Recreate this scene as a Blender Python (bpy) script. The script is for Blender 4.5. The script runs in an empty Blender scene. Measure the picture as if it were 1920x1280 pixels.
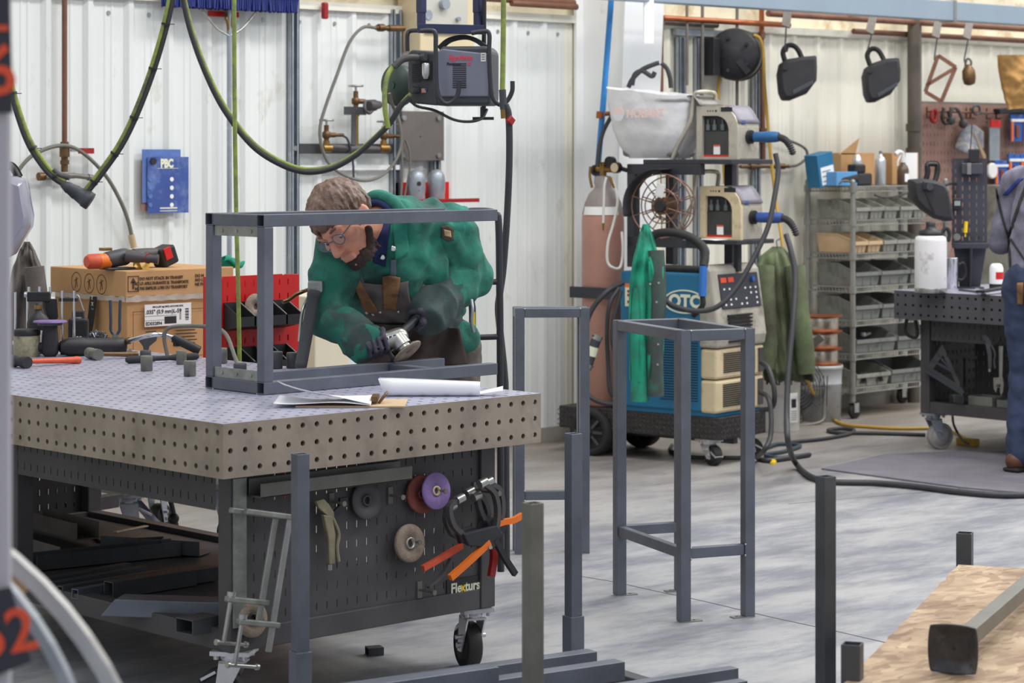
LAMP_E=140.0
WORLD_E=.64
FLOOR_DUST0,FLOOR_DUST1=3.3,6.0
import bpy, bmesh, math, random
from mathutils import Vector as V, Matrix as M, noise
random.seed(11)
PI = math.pi
# ---------------------------------------------------------------- survey of the room
# world: x runs along the back wall (to the right and away), y runs into the back wall, z up; the camera stands at x = y = 0
TH = math.radians(43.4); CT, ST = math.cos(TH), math.sin(TH)
FPX, HZ, EYE = 4460.0, 285.0, 1.61
VW = 9.47                                            # plane of the back wall
def cam_xy(X, D, z=0.0): return V((X*CT + D*ST, -X*ST + D*CT, z))
def G(x, y, D): return cam_xy((x-960)/FPX*D, D, EYE - (y-HZ)/FPX*D)          # sight line at depth D
def FZ(x, y, z=0.0): return G(x, y, (EYE-z)*FPX/(y-HZ))                      # where it meets a level z
def PV(x, y, v): return G(x, y, v/(CT - (x-960)/FPX*ST))                     # where it meets a plane y = v
def PU(x, y, u): return G(x, y, u/(ST + (x-960)/FPX*CT))                     # where it meets a plane x = u
def W(x, y, off=0.0): return PV(x, y, VW-off)
def yaw(deg): return math.radians(deg) - TH                                   # heading measured from the picture plane
def depth(p): return p.x*ST + p.y*CT

COL = bpy.context.scene.collection
RM = {}
# ---------------------------------------------------------------- materials
def lin(c):
    return tuple(((x/255)/12.92 if x/255 <= .04045 else ((x/255+.055)/1.055)**2.4) for x in c) + (1,)
MATS = {}
def mat(name, col, rough=.5, metal=0.0, var=.12, scale=6.0, bump=0.0, bscale=60.0, dirt=None, stretch=(1,1,1), spec=.5, emit=0, alpha=1.0, trans=0.0, sheen=0):
    if name in MATS: return MATS[name]
    m = bpy.data.materials.new(name); m.use_nodes = True
    nt = m.node_tree; N = nt.nodes; L = nt.links
    b = N['Principled BSDF']
    b.inputs['Roughness'].default_value = rough; b.inputs['Metallic'].default_value = metal
    b.inputs['Specular IOR Level'].default_value = spec
    c = lin(col)
    if var > 0 or dirt or bump:
        tc = N.new('ShaderNodeTexCoord'); mp = N.new('ShaderNodeMapping'); mp.inputs['Scale'].default_value = stretch
        L.new(tc.outputs['Object'], mp.inputs['Vector'])
        n = N.new('ShaderNodeTexNoise'); n.inputs['Scale'].default_value = scale; n.inputs['Detail'].default_value = 6; n.inputs['Roughness'].default_value = .62
        L.new(mp.outputs[0], n.inputs['Vector'])
        r = N.new('ShaderNodeValToRGB'); r.color_ramp.elements[0].position = .3; r.color_ramp.elements[1].position = .7
        r.color_ramp.elements[0].color = tuple(max(0, x*(1-var)) for x in c[:3]) + (1,)
        r.color_ramp.elements[1].color = tuple(min(1, x*(1+var)) for x in c[:3]) + (1,)
        L.new(n.outputs['Fac'], r.inputs['Fac']); out = r.outputs['Color']
        if dirt:
            dc, amt, ds = dirt
            n2 = N.new('ShaderNodeTexNoise'); n2.inputs['Scale'].default_value = ds; n2.inputs['Detail'].default_value = 8; n2.inputs['Roughness'].default_value = .68
            L.new(mp.outputs[0], n2.inputs['Vector'])
            r2 = N.new('ShaderNodeMapRange'); r2.inputs['From Min'].default_value = .62-.3*amt; r2.inputs['From Max'].default_value = .80-.2*amt
            L.new(n2.outputs['Fac'], r2.inputs['Value'])
            mx = N.new('ShaderNodeMix'); mx.data_type = 'RGBA'; mx.inputs['B'].default_value = lin(dc)
            L.new(r2.outputs[0], mx.inputs['Factor']); L.new(out, mx.inputs['A']); out = mx.outputs['Result']
        L.new(out, b.inputs['Base Color'])
        if bump:
            n3 = N.new('ShaderNodeTexNoise'); n3.inputs['Scale'].default_value = bscale; n3.inputs['Detail'].default_value = 5
            L.new(mp.outputs[0], n3.inputs['Vector'])
            bp = N.new('ShaderNodeBump'); bp.inputs['Strength'].default_value = bump; bp.inputs['Distance'].default_value = .01
            L.new(n3.outputs['Fac'], bp.inputs['Height']); L.new(bp.outputs[0], b.inputs['Normal'])
    else:
        b.inputs['Base Color'].default_value = c
    if emit: b.inputs['Emission Color'].default_value = c; b.inputs['Emission Strength'].default_value = emit
    if alpha < 1: b.inputs['Alpha'].default_value = alpha
    if trans: b.inputs['Transmission Weight'].default_value = trans
    if sheen: b.inputs['Sheen Weight'].default_value = sheen
    MATS[name] = m
    return m
mat('steel', (104,108,118), .42, .35, .22, 5, .04, 90, stretch=(1,1,1))
mat('steel_dull', (78,79,82), .5, .2, .25, 6, .05, 80)
mat('steel_warm', (116,115,108), .45, .3, .2, 9)
mat('bare', (176,176,172), .32, .85, .2, 14)
mat('bare_plate', (150,152,146), .38, .6, .28, 22)
mat('chrome', (215,215,218), .18, .95, .08, 10)
mat('galv', (158,166,174), .4, .5, .14, 10, dirt=((196,200,204), .3, 14))
mat('duct_metal', (140,155,168), .45, .1, .05, 3)
mat('black', (34,34,37), .5, 0, .2, 8)
mat('black_soft', (46,46,50), .75, 0, .18, 12, .08, 120)
mat('rubber', (38,37,37), .7, 0, .2, 10)
mat('frame_black', (56,57,63), .45, .2, .15, 6)
mat('base_dark', (78,75,76), .55, .1, .2, 5)
mat('slab_side', (164,152,138), .42, .4, .16, 7, .03, 80, dirt=((126,116,104), .35, 4))
mat('slab_top', (176,176,194), .34, .25, .08, 6, .03, 70, dirt=((146,144,156), .25, 5))  # pale lavender tone stands in for ceiling light reflected in the top
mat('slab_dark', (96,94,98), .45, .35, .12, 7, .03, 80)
mat('cast', (120,118,112), .5, .6, .25, 16, .12, 60)
mat('white', (238,240,240), .55, 0, .03, 5)
mat('paper', (244,245,247), .7, 0, .015, 3)
mat('card', (196,152,104), .8, 0, .07, 6, .03, 60)
mat('red', (206,26,24), .45, 0, .08, 8)
mat('red_dark', (150,26,24), .45, 0, .1, 8)
mat('orange', (238,118,28), .45, 0, .08, 9)
mat('orange_red', (214,88,58), .5, 0, .12, 20)
mat('yellow', (244,206,26), .5, 0, .06, 9)
mat('brass', (150,118,66), .35, .8, .2, 20)
mat('bronze', (112,86,58), .45, .7, .3, 24)
mat('copper', (168,98,62), .4, .75, .22, 9)
mat('rust_pipe', (122,84,66), .6, .3, .22, 9)
mat('grey_pipe', (118,112,106), .6, .2, .2, 10)
mat('hose_grey', (112,110,102), .6, 0, .12, 12)
mat('hose_black', (52,52,55), .55, 0, .15, 12)
mat('hose_green', (142,158,72), .6, 0, .14, 14, dirt=((92,98,72), .6, 12))
mat('hose_white', (214,212,204), .5, 0, .06, 9)
mat('blue', (40,92,170), .45, 0, .1, 9)
mat('blue_deep', (30,46,120), .6, 0, .15, 20)
mat('blue_pipe', (46,128,196), .45, 0, .08, 6)
mat('otc_blue', (22,106,146), .45, 0, .07, 4)
mat('cream', (214,196,160), .55, 0, .1, 9, dirt=((140,124,98), .35, 9))
mat('cream_dirty', (176,170,158), .55, 0, .15, 9, dirt=((106,98,88), .4, 8))
mat('feeder', (190,184,170), .45, .4, .12, 9, dirt=((130,120,104), .3, 10))
mat('smoke', (58,58,56), .25, 0, .15, 10)
mat('bin_grey', (146,146,136), .6, 0, .1, 9, dirt=((92,94,86), .4, 8))
mat('bin_dark', (92,98,98), .6, 0, .12, 9, dirt=((64,68,68), .3, 8))
mat('bin_tan', (196,168,132), .6, 0, .1, 9)
mat('rack', (150,150,144), .4, .6, .15, 12)
mat('cyl_brown', (184,136,120), .42, .0, .07, 5, dirt=((156,116,102), .25, 5))
mat('beige', (214,206,182), .55, 0, .05, 5)
mat('ivory_panel', (216,200,164), .55, 0, .05, 5)
mat('door_grey', (196,194,184), .5, .2, .07, 5)
mat('peg_brown', (146,112,100), .6, 0, .12, 5, dirt=((178,150,140), .35, 3))
mat('dark_blue_peg', (58,60,70), .55, .1, .12, 6)
mat('plasma_grey', (128,130,146), .4, .2, .05, 4)
mat('plasma_dark', (62,66,72), .55, 0, .1, 6)
mat('plate_grey', (112,106,102), .5, .3, .1, 8)
mat('jacket_cloth', (104,97,92), .9, 0, .2, 14, .2, 160)
mat('kraft', (190,146,88), .8, 0, .15, 8, .3, 14)
mat('wheel_grey', (158,154,152), .6, 0, .12, 12)
mat('cherry', (186,96,66), .5, 0, .1, 9)
mat('label_white', (236,236,234), .5, 0, .02, 4)
mat('ink', (36,36,40), .6, 0, 0)
mat('ink_brown', (74,56,40), .7, 0, 0)
mat('cream_ink', (232,232,206), .5, 0, 0)
mat('skin', (206,142,116), .5, 0, .08, 20, .04, 120)
mat('hair', (104,80,66), .45, 0, .35, 40, .35, 90, dirt=((150,122,108), .35, 7))
mat('navy', (34,48,92), .85, 0, .15, 20, .15, 180)
mat('glove', (74,68,84), .7, 0, .25, 14, .15, 90, dirt=((40,40,46), .5, 9))
mat('apron', (82,76,74), .75, 0, .22, 9, .12, 40, dirt=((128,92,62), .22, 7))
mat('leather', (146,106,70), .75, 0, .25, 18, .2, 60, dirt=((84,66,50), .4, 16))
mat('pants', (94,86,78), .85, 0, .22, 9, .2, 60, dirt=((64,60,58), .4, 6))
mat('denim', (50,62,90), .85, 0, .16, 18, .15, 120)
mat('shirt_grey', (124,122,140), .85, 0, .16, 10, .12, 40, dirt=((78,78,90), .6, 4))
mat('boot', (96,62,46), .5, 0, .2, 14)
mat('glass', (240,245,248), .08, 0, 0, trans=.9)
mat('tape_dark', (84,94,108), .5, 0, .1, 9)
mat('digit', (236,84,48), .5, 0, .05, 9)
mat('machine_grey', (192,186,192), .5, 0, .03, 5)
mat('placard', (54,54,64), .6, 0, .06, 5)
mat('lcd', (150,164,160), .3, 0, .03, 5)
mat('wood', (206,170,122), .7, 0, .15, 8)
mat('purple', (128,104,158), .6, 0, .2, 30)
mat('grit', (146,130,116), .85, 0, .2, 60, .3, 200)
mat('grit_red', (134,74,66), .85, 0, .2, 60)
mat('green_jacket', (24,146,116), .85, 0, .2, 6, .12, 70, dirt=((50,84,76), .5, 5))
mat('green_old', (104,118,84), .85, 0, .25, 5, .15, 60, dirt=((78,72,60), .8, 4))
mat('green_gun', (66,96,160), .4, 0, .1, 9)
mat('wire', (198,186,172), .3, .9, .1, 40)
mat('sawdust', (120,120,120), .7, 0, .3, 30)
mat('mat_black', (114,111,119), .8, 0, .15, 6)
mat('light_steel', (206,206,208), .3, .7, .1, 9)

# ---------------------------------------------------------------- mesh building
class MB:
    """Collects shapes into one mesh. m places what is added next, k is its material slot."""
    def __init__(s, m=None): s.v=[]; s.f=[]; s.mi=[]; s.sm=[]; s.m=m.copy() if m else M.Identity(4); s.k=0
    def add(s, vs, fs, smooth=False):
        o=len(s.v); s.v += [s.m @ V(p) for p in vs]
        for f in fs: s.f.append([i+o for i in f]); s.mi.append(s.k); s.sm.append(smooth)
        return s
    def box(s, c, d, r=None):
        x,y,z=[q/2 for q in d]; c=V(c)
        vs=[V((a*x,b*y,e*z)) for a in(-1,1) for b in(-1,1) for e in(-1,1)]
        if r: vs=[r@q for q in vs]
        return s.add([c+q for q in vs], [(0,1,3,2),(4,6,7,5),(0,4,5,1),(2,3,7,6),(0,2,6,4),(1,5,7,3)])
    def b2(s, lo, hi):
        return s.box([(a+b)/2 for a,b in zip(lo,hi)], [abs(b-a) for a,b in zip(lo,hi)])
    @staticmethod
    def fr(p, q, up=None):
        d=(V(q)-V(p)); l=d.length; d.normalize()
        up=V(up) if up is not None else (V((0,0,1)) if abs(d.z)<.95 else V((1,0,0)))
        a=d.cross(up); a.normalize(); b=a.cross(d); b.normalize()
        return d,a,b,l
    def bar(s, p, q, w, h=None, up=None):
        h=h or w; d,a,b,l=s.fr(p,q,up); p=V(p); q=V(q); vs=[]
        for e in (p,q):
            for i,j in ((-1,-1),(1,-1),(1,1),(-1,1)): vs.append(e+a*i*w/2+b*j*h/2)
        return s.add(vs,[(3,2,1,0),(4,5,6,7),(0,1,5,4),(1,2,6,5),(2,3,7,6),(3,0,4,7)])
    def sq(s, p, q, w, h=None, t=.003, up=None):
        """open-ended rectangular tube"""
        h=h or w; d,a,b,l=s.fr(p,q,up); p=V(p); q=V(q); vs=[]
        for e in (p,q):
            for ww,hh in ((w,h),(w-2*t,h-2*t)):
                for i,j in ((-1,-1),(1,-1),(1,1),(-1,1)): vs.append(e+a*i*ww/2+b*j*hh/2)
        fs=[]
        for i in range(4):
            j=(i+1)%4
            fs += [(i,j,8+j,8+i),(4+i,12+i,12+j,4+j),(i,4+i,4+j,j),(8+i,8+j,12+j,12+i)]
        return s.add(vs,fs)
    def cyl(s, p, q, r, r2=None, n=16, cap=True, smooth=True):
        r2=r if r2 is None else r2; d,a,b,l=s.fr(p,q); p=V(p); q=V(q); vs=[]
        for e,rr in ((p,r),(q,r2)):
            for i in range(n):
                t=2*PI*i/n; vs.append(e+a*math.cos(t)*rr+b*math.sin(t)*rr)
        fs=[(i,(i+1)%n,n+(i+1)%n,n+i) for i in range(n)]
        s.add(vs,fs,smooth)
        if cap:
            s.add(vs[:n],[tuple(reversed(range(n)))]); s.add(vs[n:],[tuple(range(n))])
        return s
    def pipe(s, p, q, r, ri, n=20):
        """hollow round tube"""
        d,a,b,l=s.fr(p,q); p=V(p); q=V(q); vs=[]
        for e in (p,q):
            for rr in (r,ri):
                for i in range(n):
                    t=2*PI*i/n; vs.append(e+a*math.cos(t)*rr+b*math.sin(t)*rr)
        o=[];c=[]
        for i in range(n):
            j=(i+1)%n
            o += [(i,j,2*n+j,2*n+i),(n+i,3*n+i,3*n+j,n+j)]; c += [(i,n+i,n+j,j),(2*n+i,2*n+j,3*n+j,3*n+i)]
        s.add(vs,o,True); s.add(vs,c); return s
    def lathe(s, prof, p=(0,0,0), q=(0,0,1), n=24, smooth=True):
        """profile (radius, distance along p->q direction)"""
        d,a,b,l=s.fr(p,q); p=V(p); vs=[]
        for r,z in prof:
            for i in range(n):
                t=2*PI*i/n; vs.append(p+d*z+(a*math.cos(t)+b*math.sin(t))*max(r,1e-5))
        fs=[]
        for k in range(len(prof)-1):
            for i in range(n):
                j=(i+1)%n; fs.append((k*n+i,k*n+j,(k+1)*n+j,(k+1)*n+i))
        s.add(vs,fs,smooth)
        if prof[0][0]>1e-3: s.add(vs[:n],[tuple(reversed(range(n)))])
        if prof[-1][0]>1e-3: s.add(vs[-n:],[tuple(range(n))])
        return s
    def tube(s, pts, r, n=8, sub=6, cap=True, taper=None, closed=False):
        P=curve([V(p) for p in pts], sub, closed) if sub>1 else [V(p) for p in pts]
        vs=[]; prev=None; K=len(P)
        for i,p in enumerate(P):
            d=(P[(i+1)%K]-P[i-1]) if closed else (P[min(i+1,K-1)]-P[max(i-1,0)])
            d.normalize()
            if prev is None:
                up=V((0,0,1)) if abs(d.z)<.9 else V((1,0,0)); a=d.cross(up)
            else: a=prev-d*prev.dot(d)
            a.normalize(); prev=a; b=d.cross(a)
            rr=r if taper is None else r*(taper[0]+(taper[1]-taper[0])*i/(K-1))
            for j in range(n):
                t=2*PI*j/n; vs.append(p+a*math.cos(t)*rr+b*math.sin(t)*rr)
        fs=[]
        for i in range(K if closed else K-1):
            i2=(i+1)%K
            for j in range(n):
                k=(j+1)%n; fs.append((i*n+j,i*n+k,i2*n+k,i2*n+j))
        s.add(vs,fs,True)
        if cap and not closed:
            s.add(vs[:n],[tuple(reversed(range(n)))]); s.add(vs[-n:],[tuple(range(n))])
        return s
    def strip(s, pts, w, t, sub=6, up=(0,0,1)):
        """flat band along a path"""
        P=curve([V(p) for p in pts], sub) if sub>1 else [V(p) for p in pts]; vs=[]; up=V(up); K=len(P)
        for i,p in enumerate(P):
            d=(P[min(i+1,K-1)]-P[max(i-1,0)]).normalized(); a=d.cross(up)
            if a.length<1e-4: a=V((1,0,0))
            a.normalize(); b=a.cross(d)
            for x,y in ((-1,-1),(1,-1),(1,1),(-1,1)): vs.append(p+a*x*w/2+b*y*t/2)
        fs=[(3,2,1,0),tuple(4*(K-1)+i for i in range(4))]
        for i in range(K-1):
            for j in range(4):
                k=(j+1)%4; fs.append((4*i+j,4*i+k,4*i+4+k,4*i+4+j))
        return s.add(vs,fs)
    def prism(s, poly, o, ex, ey, dep):
        """polygon in the plane (o, ex, ey), extruded by the vector dep"""
        o=V(o);ex=V(ex);ey=V(ey);dep=V(dep); n=len(poly)
        vs=[o+ex*x+ey*y for x,y in poly]; vs+= [p+dep for p in vs]
        fs=[tuple(reversed(range(n))),tuple(range(n,2*n))]+[(i,(i+1)%n,n+(i+1)%n,n+i) for i in range(n)]
        return s.add(vs,fs)
    def sphere(s, c, r, n=16, m=10, r3=None):
        r3=r3 or (r,r,r); c=V(c); vs=[]; fs=[]
        for i in range(m+1):
            a=PI*i/m
            for j in range(n):
                b=2*PI*j/n; vs.append(c+V((r3[0]*math.sin(a)*math.cos(b),r3[1]*math.sin(a)*math.sin(b),r3[2]*math.cos(a))))
        for i in range(m):
            for j in range(n):
                k=(j+1)%n; fs.append((i*n+j,i*n+n+j,i*n+n+k,i*n+k))
        return s.add(vs,fs,True)
    def holes(s, o, ex, ey, nx, ny, pitch, r, n=8, dep=.012, py=None, slot=None):
        """sheet of nx x ny cells, each with a real hole (round, or a slot (w, h)); ex x ey faces the viewer"""
        o=V(o);ex=V(ex);ey=V(ey);nz=ex.cross(ey).normalized()*-dep; py=py or pitch; vs=[];fs=[]
        rim=[]
        if slot:
            a,b=slot[0]/2,slot[1]/2; X,Y=pitch/2,py/2
            inn=[(-a,-b),(a,-b),(a,b),(-a,b)]; out=[(-X,-Y),(X,-Y),(X,Y),(-X,Y)]
        else:
            inn=[];out=[]
            for i in range(n):
                t=2*PI*(i+.0)/n+PI/4; c_,s_=math.cos(t),math.sin(t); k=max(abs(c_),abs(s_))
                inn.append((r*c_,r*s_)); out.append((pitch/2*c_/k,py/2*s_/k))
        q=len(inn)
        for ix in range(nx):
            for iy in range(ny):
                c=o+ex*((ix+.5)*pitch)+ey*((iy+.5)*py); b=len(vs)
                vs += [c+ex*x+ey*y for x,y in out]+[c+ex*x+ey*y for x,y in inn]+[c+ex*x+ey*y+nz for x,y in inn]
                for i in range(q):
                    j=(i+1)%q; fs += [(b+i,b+j,b+q+j,b+q+i),(b+q+i,b+q+j,b+2*q+j,b+2*q+i)]
        return s.add(vs,fs)
    def sheet(s, fn, nu, nv, smooth=True):
        vs=[fn(i/nu,j/nv) for i in range(nu+1) for j in range(nv+1)]
        fs=[(i*(nv+1)+j,(i+1)*(nv+1)+j,(i+1)*(nv+1)+j+1,i*(nv+1)+j+1) for i in range(nu) for j in range(nv)]
        return s.add(vs,fs,smooth)
    def capsule(s, p, q, r1, r2=None, n=14):
        r2=r1 if r2 is None else r2; l=(V(q)-V(p)).length; pr=[]
        for i in range(6): a=PI/2*i/5; pr.append((r1*math.sin(a),-r1*math.cos(a)))
        for i in range(6): a=PI/2*i/5; pr.append((r2*math.cos(a),l+r2*math.sin(a)))
        return s.lathe(pr,p,q,n)
    def mesh(s, name, mats, shift=None):
        me=bpy.data.meshes.new(name)
        vs=s.v if shift is None else [p-shift for p in s.v]
        me.from_pydata([tuple(p) for p in vs],[],s.f)
        for m_ in mats: me.materials.append(MATS[m_] if isinstance(m_,str) else m_)
        me.polygons.foreach_set('material_index',s.mi); me.polygons.foreach_set('use_smooth',s.sm)
        me.validate(); me.update(); return me
    def build(s, name, mats, parent=None, bevel=0, seg=2, solid=0, sub=0, label=None, kind=None):
        if not isinstance(mats,(list,tuple)): mats=[mats]
        o=bpy.data.objects.new(name, s.mesh(name,mats)); COL.objects.link(o)
        if parent: o.parent=parent
        if label: o['label']=label
        if kind: o['kind']=kind
        mods(o,bevel,seg,solid,sub); return o
def mods(o, bevel=0, seg=2, solid=0, sub=0):
    if solid: md=o.modifiers.new('s','SOLIDIFY'); md.thickness=solid; md.offset=0
    if bevel: md=o.modifiers.new('b','BEVEL'); md.width=bevel; md.segments=seg; md.limit_method='ANGLE'; md.angle_limit=math.radians(40)
    if sub: md=o.modifiers.new('u','SUBSURF'); md.levels=sub; md.render_levels=sub
def curve(P, sub, closed=False):
    if len(P)<3 and not closed: return P
    out=[]; K=len(P)
    for i in range(K if closed else K-1):
        p1,p2=P[i],P[(i+1)%K]
        p0=P[i-1] if (closed or i>0) else p1*2-p2
        p3=P[(i+2)%K] if (closed or i+2<K) else p2*2-p1
        for k in range(sub):
            t=k/sub; out.append(.5*((2*p1)+(p2-p0)*t+(2*p0-5*p1+4*p2-p3)*t*t+(3*p1-p0-3*p2+p3)*t**3))
    if not closed: out.append(P[-1])
    return out
def tag(o, label, cat, group=None):
    o['label']=label; o['category']=cat
    if group: o['group']=group
    return o
def thing(name, label, cat, loc=(0,0,0), rot=0, group=None, mtx=None):
    o=bpy.data.objects.new(name,None); COL.objects.link(o); o.empty_display_size=.1
    m=mtx if mtx is not None else M.Translation(V(loc))@M.Rotation(rot,4,'Z')
    o.matrix_world=m; RM[o.name]=m.copy(); tag(o,label,cat,group); return o
def wl(root): return MB(RM[root.name].inverted())          # a builder that takes world coordinates
def solo(mb, name, mats, label, cat, group=None, bevel=0, seg=2, solid=0, sub=0, kind=None):
    """a thing that is one mesh; its origin goes to the middle of its base"""
    if not isinstance(mats,(list,tuple)): mats=[mats]
    lo=[min(p[i] for p in mb.v) for i in range(3)]; hi=[max(p[i] for p in mb.v) for i in range(3)]
    sh=V(((lo[0]+hi[0])/2,(lo[1]+hi[1])/2,lo[2]))
    o=bpy.data.objects.new(name,mb.mesh(name,mats,sh)); o.location=sh; COL.objects.link(o)
    RM[o.name]=M.Translation(sh)
    if kind: o['kind']=kind
    if label: tag(o,label,cat,group)
    mods(o,bevel,seg,solid,sub); return o
def struct(mb, name, mats, **k):
    return solo(mb,name,mats,None,None,kind='structure',**k)
def kids(o): return [c for c in list(COL.objects) if c.parent==o]
def dup(root, mtx, label=None, group=None):
    r=root.copy(); COL.objects.link(r); r.matrix_world=mtx; RM[r.name]=mtx.copy()
    if label: r['label']=label
    if group: r['group']=group
    def cp(a,b):
        for ch in kids(a):
            c=ch.copy(); COL.objects.link(c); c.parent=b; cp(ch,c)
    cp(root,r); return r
def frame3(o, ex, ey):
    """matrix whose local x, y run along ex, ey at o"""
    ex=V(ex).normalized(); ez=ex.cross(V(ey)).normalized(); ey=ez.cross(ex)
    m=M.Identity(4)
    for i in range(3): m[i][0],m[i][1],m[i][2],m[i][3]=ex[i],ey[i],ez[i],V(o)[i]
    return m
def text(s, size, mtx, material, parent, name='lettering', depth_=.0006, align='CENTER', sx=1.0, shear=0, spacing=1.0, bold=0):
    cu=bpy.data.curves.new('t','FONT'); cu.body=s; cu.size=size; cu.extrude=depth_; cu.align_x=align; cu.align_y='CENTER'; cu.shear=shear; cu.space_character=spacing; cu.offset=bold
    cu.resolution_u=3
    o=bpy.data.objects.new('t',cu); COL.objects.link(o)
    me=bpy.data.meshes.new_from_object(o.evaluated_get(bpy.context.evaluated_depsgraph_get()))
    bpy.data.objects.remove(o); bpy.data.curves.remove(cu)
    me.transform(mtx@M.Diagonal((sx,1,1,1))); me.materials.clear(); me.materials.append(MATS[material]); me.name=name
    ob=bpy.data.objects.new(name,me); COL.objects.link(ob)
    if parent: ob.parent=parent
    return ob
def remesh(mb, vox, smooth=4, name='m', mats=('skin',), fold=None):
    """melts the collected closed shapes into one continuous skin"""
    o=bpy.data.objects.new('r',mb.mesh('r',[])); COL.objects.link(o)
    md=o.modifiers.new('r','REMESH'); md.mode='VOXEL'; md.voxel_size=vox; md.adaptivity=0
    me=bpy.data.meshes.new_from_object(o.evaluated_get(bpy.context.evaluated_depsgraph_get()))
    bpy.data.objects.remove(o)
    bm=bmesh.new(); bm.from_mesh(me)
    # keep the outer skin only
    seen=set(); best=[]
    for v in bm.verts:
        if v.index in seen: continue
        st=[v]; seen.add(v.index); isl=[]
        while st:
            a=st.pop(); isl.append(a)
            for e in a.link_edges:
                b=e.other_vert(a)
                if b.index not in seen: seen.add(b.index); st.append(b)
        if len(isl)>len(best): best=isl
    keep=set(v.index for v in best)
    bmesh.ops.delete(bm,geom=[v for v in bm.verts if v.index not in keep],context='VERTS')
    for _ in range(smooth): bmesh.ops.smooth_vert(bm,verts=bm.verts,factor=.5,use_axis_x=True,use_axis_y=True,use_axis_z=True)
    if fold:
        bm.normal_update()
        for v,d in [(v,fold(v.co)) for v in bm.verts]: v.co += v.normal*d
        bmesh.ops.smooth_vert(bm,verts=bm.verts,factor=.4,use_axis_x=True,use_axis_y=True,use_axis_z=True)
    for f in bm.faces: f.smooth=True
    bm.to_mesh(me); bm.free(); me.materials.clear()
    for m_ in mats: me.materials.append(MATS[m_])
    me.name=name; return me
def put(me, name, parent=None, label=None):
    o=bpy.data.objects.new(name,me); COL.objects.link(o)
    if parent: o.parent=parent
    if label: o['label']=label
    return o
# ================================================================ camera, light, shell
scn=bpy.context.scene
cd=bpy.data.cameras.new('camera'); cam=bpy.data.objects.new('camera',cd); COL.objects.link(cam); scn.camera=cam
cam.location=(0,0,EYE); cam.rotation_euler=(PI/2,0,-TH)
cd.sensor_width=36; cd.lens=36*FPX/1920; cd.shift_y=(HZ-640)/1920; cd.clip_end=100
cd.dof.use_dof=True; cd.dof.focus_distance=8.0; cd.dof.aperture_fstop=5.6
scn.view_settings.view_transform='Standard'; scn.view_settings.look='None'; scn.view_settings.gamma=1; scn.view_settings.exposure=0.0
w=bpy.data.worlds.new('world'); scn.world=w; w.use_nodes=True
w.node_tree.nodes['Background'].inputs[0].default_value=(.86,.92,1,1); w.node_tree.nodes['Background'].inputs[1].default_value=WORLD_E
def lamp(x,y,z,sx,sy,e,col=(1,.98,.96)):
    l=bpy.data.lights.new('high_bay_lamp','AREA'); l.shape='RECTANGLE'; l.size=sx; l.size_y=sy; l.energy=e; l.color=col
    o=bpy.data.objects.new('high_bay_lamp',l); o.location=(x,y,z); COL.objects.link(o); return o
for x,y in ((4.0,2.6),(8.2,2.6),(12.0,2.6),(4.0,6.6),(8.2,6.6),(12.0,6.6),(15.8,4.6),(15.8,8.2)):
    lamp(x,y,5.6,2.4,.9,LAMP_E*(.52 if x<5 else 1.0 if x<9 else 1.06))

def wall_mat(name, base, warm):
    m=mat(name,base,.5,0,.035,3,.02,40,dirt=((186,178,160),.08,6),stretch=(1,1,.5)); return m
wall_mat('panel_white',(226,229,226),0)
wall_mat('panel_cream',(232,229,214),1)
mat('column_white',(246,247,246),.5,0,.015,2,.01,40,dirt=((210,206,198),.06,6))
mat('insulation',(218,208,182),.8,0,.14,4,.1,20,dirt=((168,136,84),.35,5))
# floor: trowelled concrete, blue-grey blotches, brown dust towards the wall
m=bpy.data.materials.new('concrete'); m.use_nodes=True; MATS['concrete']=m
nt=m.node_tree; N=nt.nodes; L=nt.links; b=N['Principled BSDF']; b.inputs['Specular IOR Level'].default_value=.45
tc=N.new('ShaderNodeTexCoord'); mp=N.new('ShaderNodeMapping'); mp.inputs['Rotation'].default_value=(0,0,TH); mp.inputs['Scale'].default_value=(.75,2.2,1)
L.new(tc.outputs['Object'],mp.inputs['Vector'])
def nz(scale,det=8,ro=.65,vec=None):
    n=N.new('ShaderNodeTexNoise'); n.inputs['Scale'].default_value=scale; n.inputs['Detail'].default_value=det; n.inputs['Roughness'].default_value=ro
    L.new(vec or mp.outputs[0],n.inputs['Vector']); return n
def ramp(n,a,ca,b_,cb):
    r=N.new('ShaderNodeValToRGB'); e=r.color_ramp.elements; e[0].position=a; e[0].color=lin(ca); e[1].position=b_; e[1].color=lin(cb); L.new(n.outputs['Fac'],r.inputs['Fac']); return r
r1=ramp(nz(1.1),.35,(132,133,139),.66,(178,178,179))
r2=ramp(nz(2.2,10,.72),.40,(104,108,122),.58,(168,168,168))
mx=N.new('ShaderNodeMix'); mx.data_type='RGBA'; mx.inputs['Factor'].default_value=.45; L.new(r1.outputs[0],mx.inputs['A']); L.new(r2.outputs[0],mx.inputs['B'])
sp=N.new('ShaderNodeSeparateXYZ'); L.new(tc.outputs['Object'],sp.inputs[0])
mr=N.new('ShaderNodeMapRange'); mr.inputs['From Min'].default_value=FLOOR_DUST0; mr.inputs['From Max'].default_value=FLOOR_DUST1; mr.inputs['To Max'].default_value=1.7; L.new(sp.outputs['Y'],mr.inputs['Value'])
n5=nz(3,8,.7); mu=N.new('ShaderNodeMath'); mu.operation='MULTIPLY'; L.new(mr.outputs[0],mu.inputs[0]); L.new(n5.outputs['Fac'],mu.inputs[1])
mx2=N.new('ShaderNodeMix'); mx2.data_type='RGBA'; mx2.inputs['B'].default_value=lin((134,122,108)); L.new(mu.outputs[0],mx2.inputs['Factor']); L.new(mx.outputs['Result'],mx2.inputs['A'])
sc=ramp(nz(46,3,.8),.69,(0,0,0),.74,(255,255,255))
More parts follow.
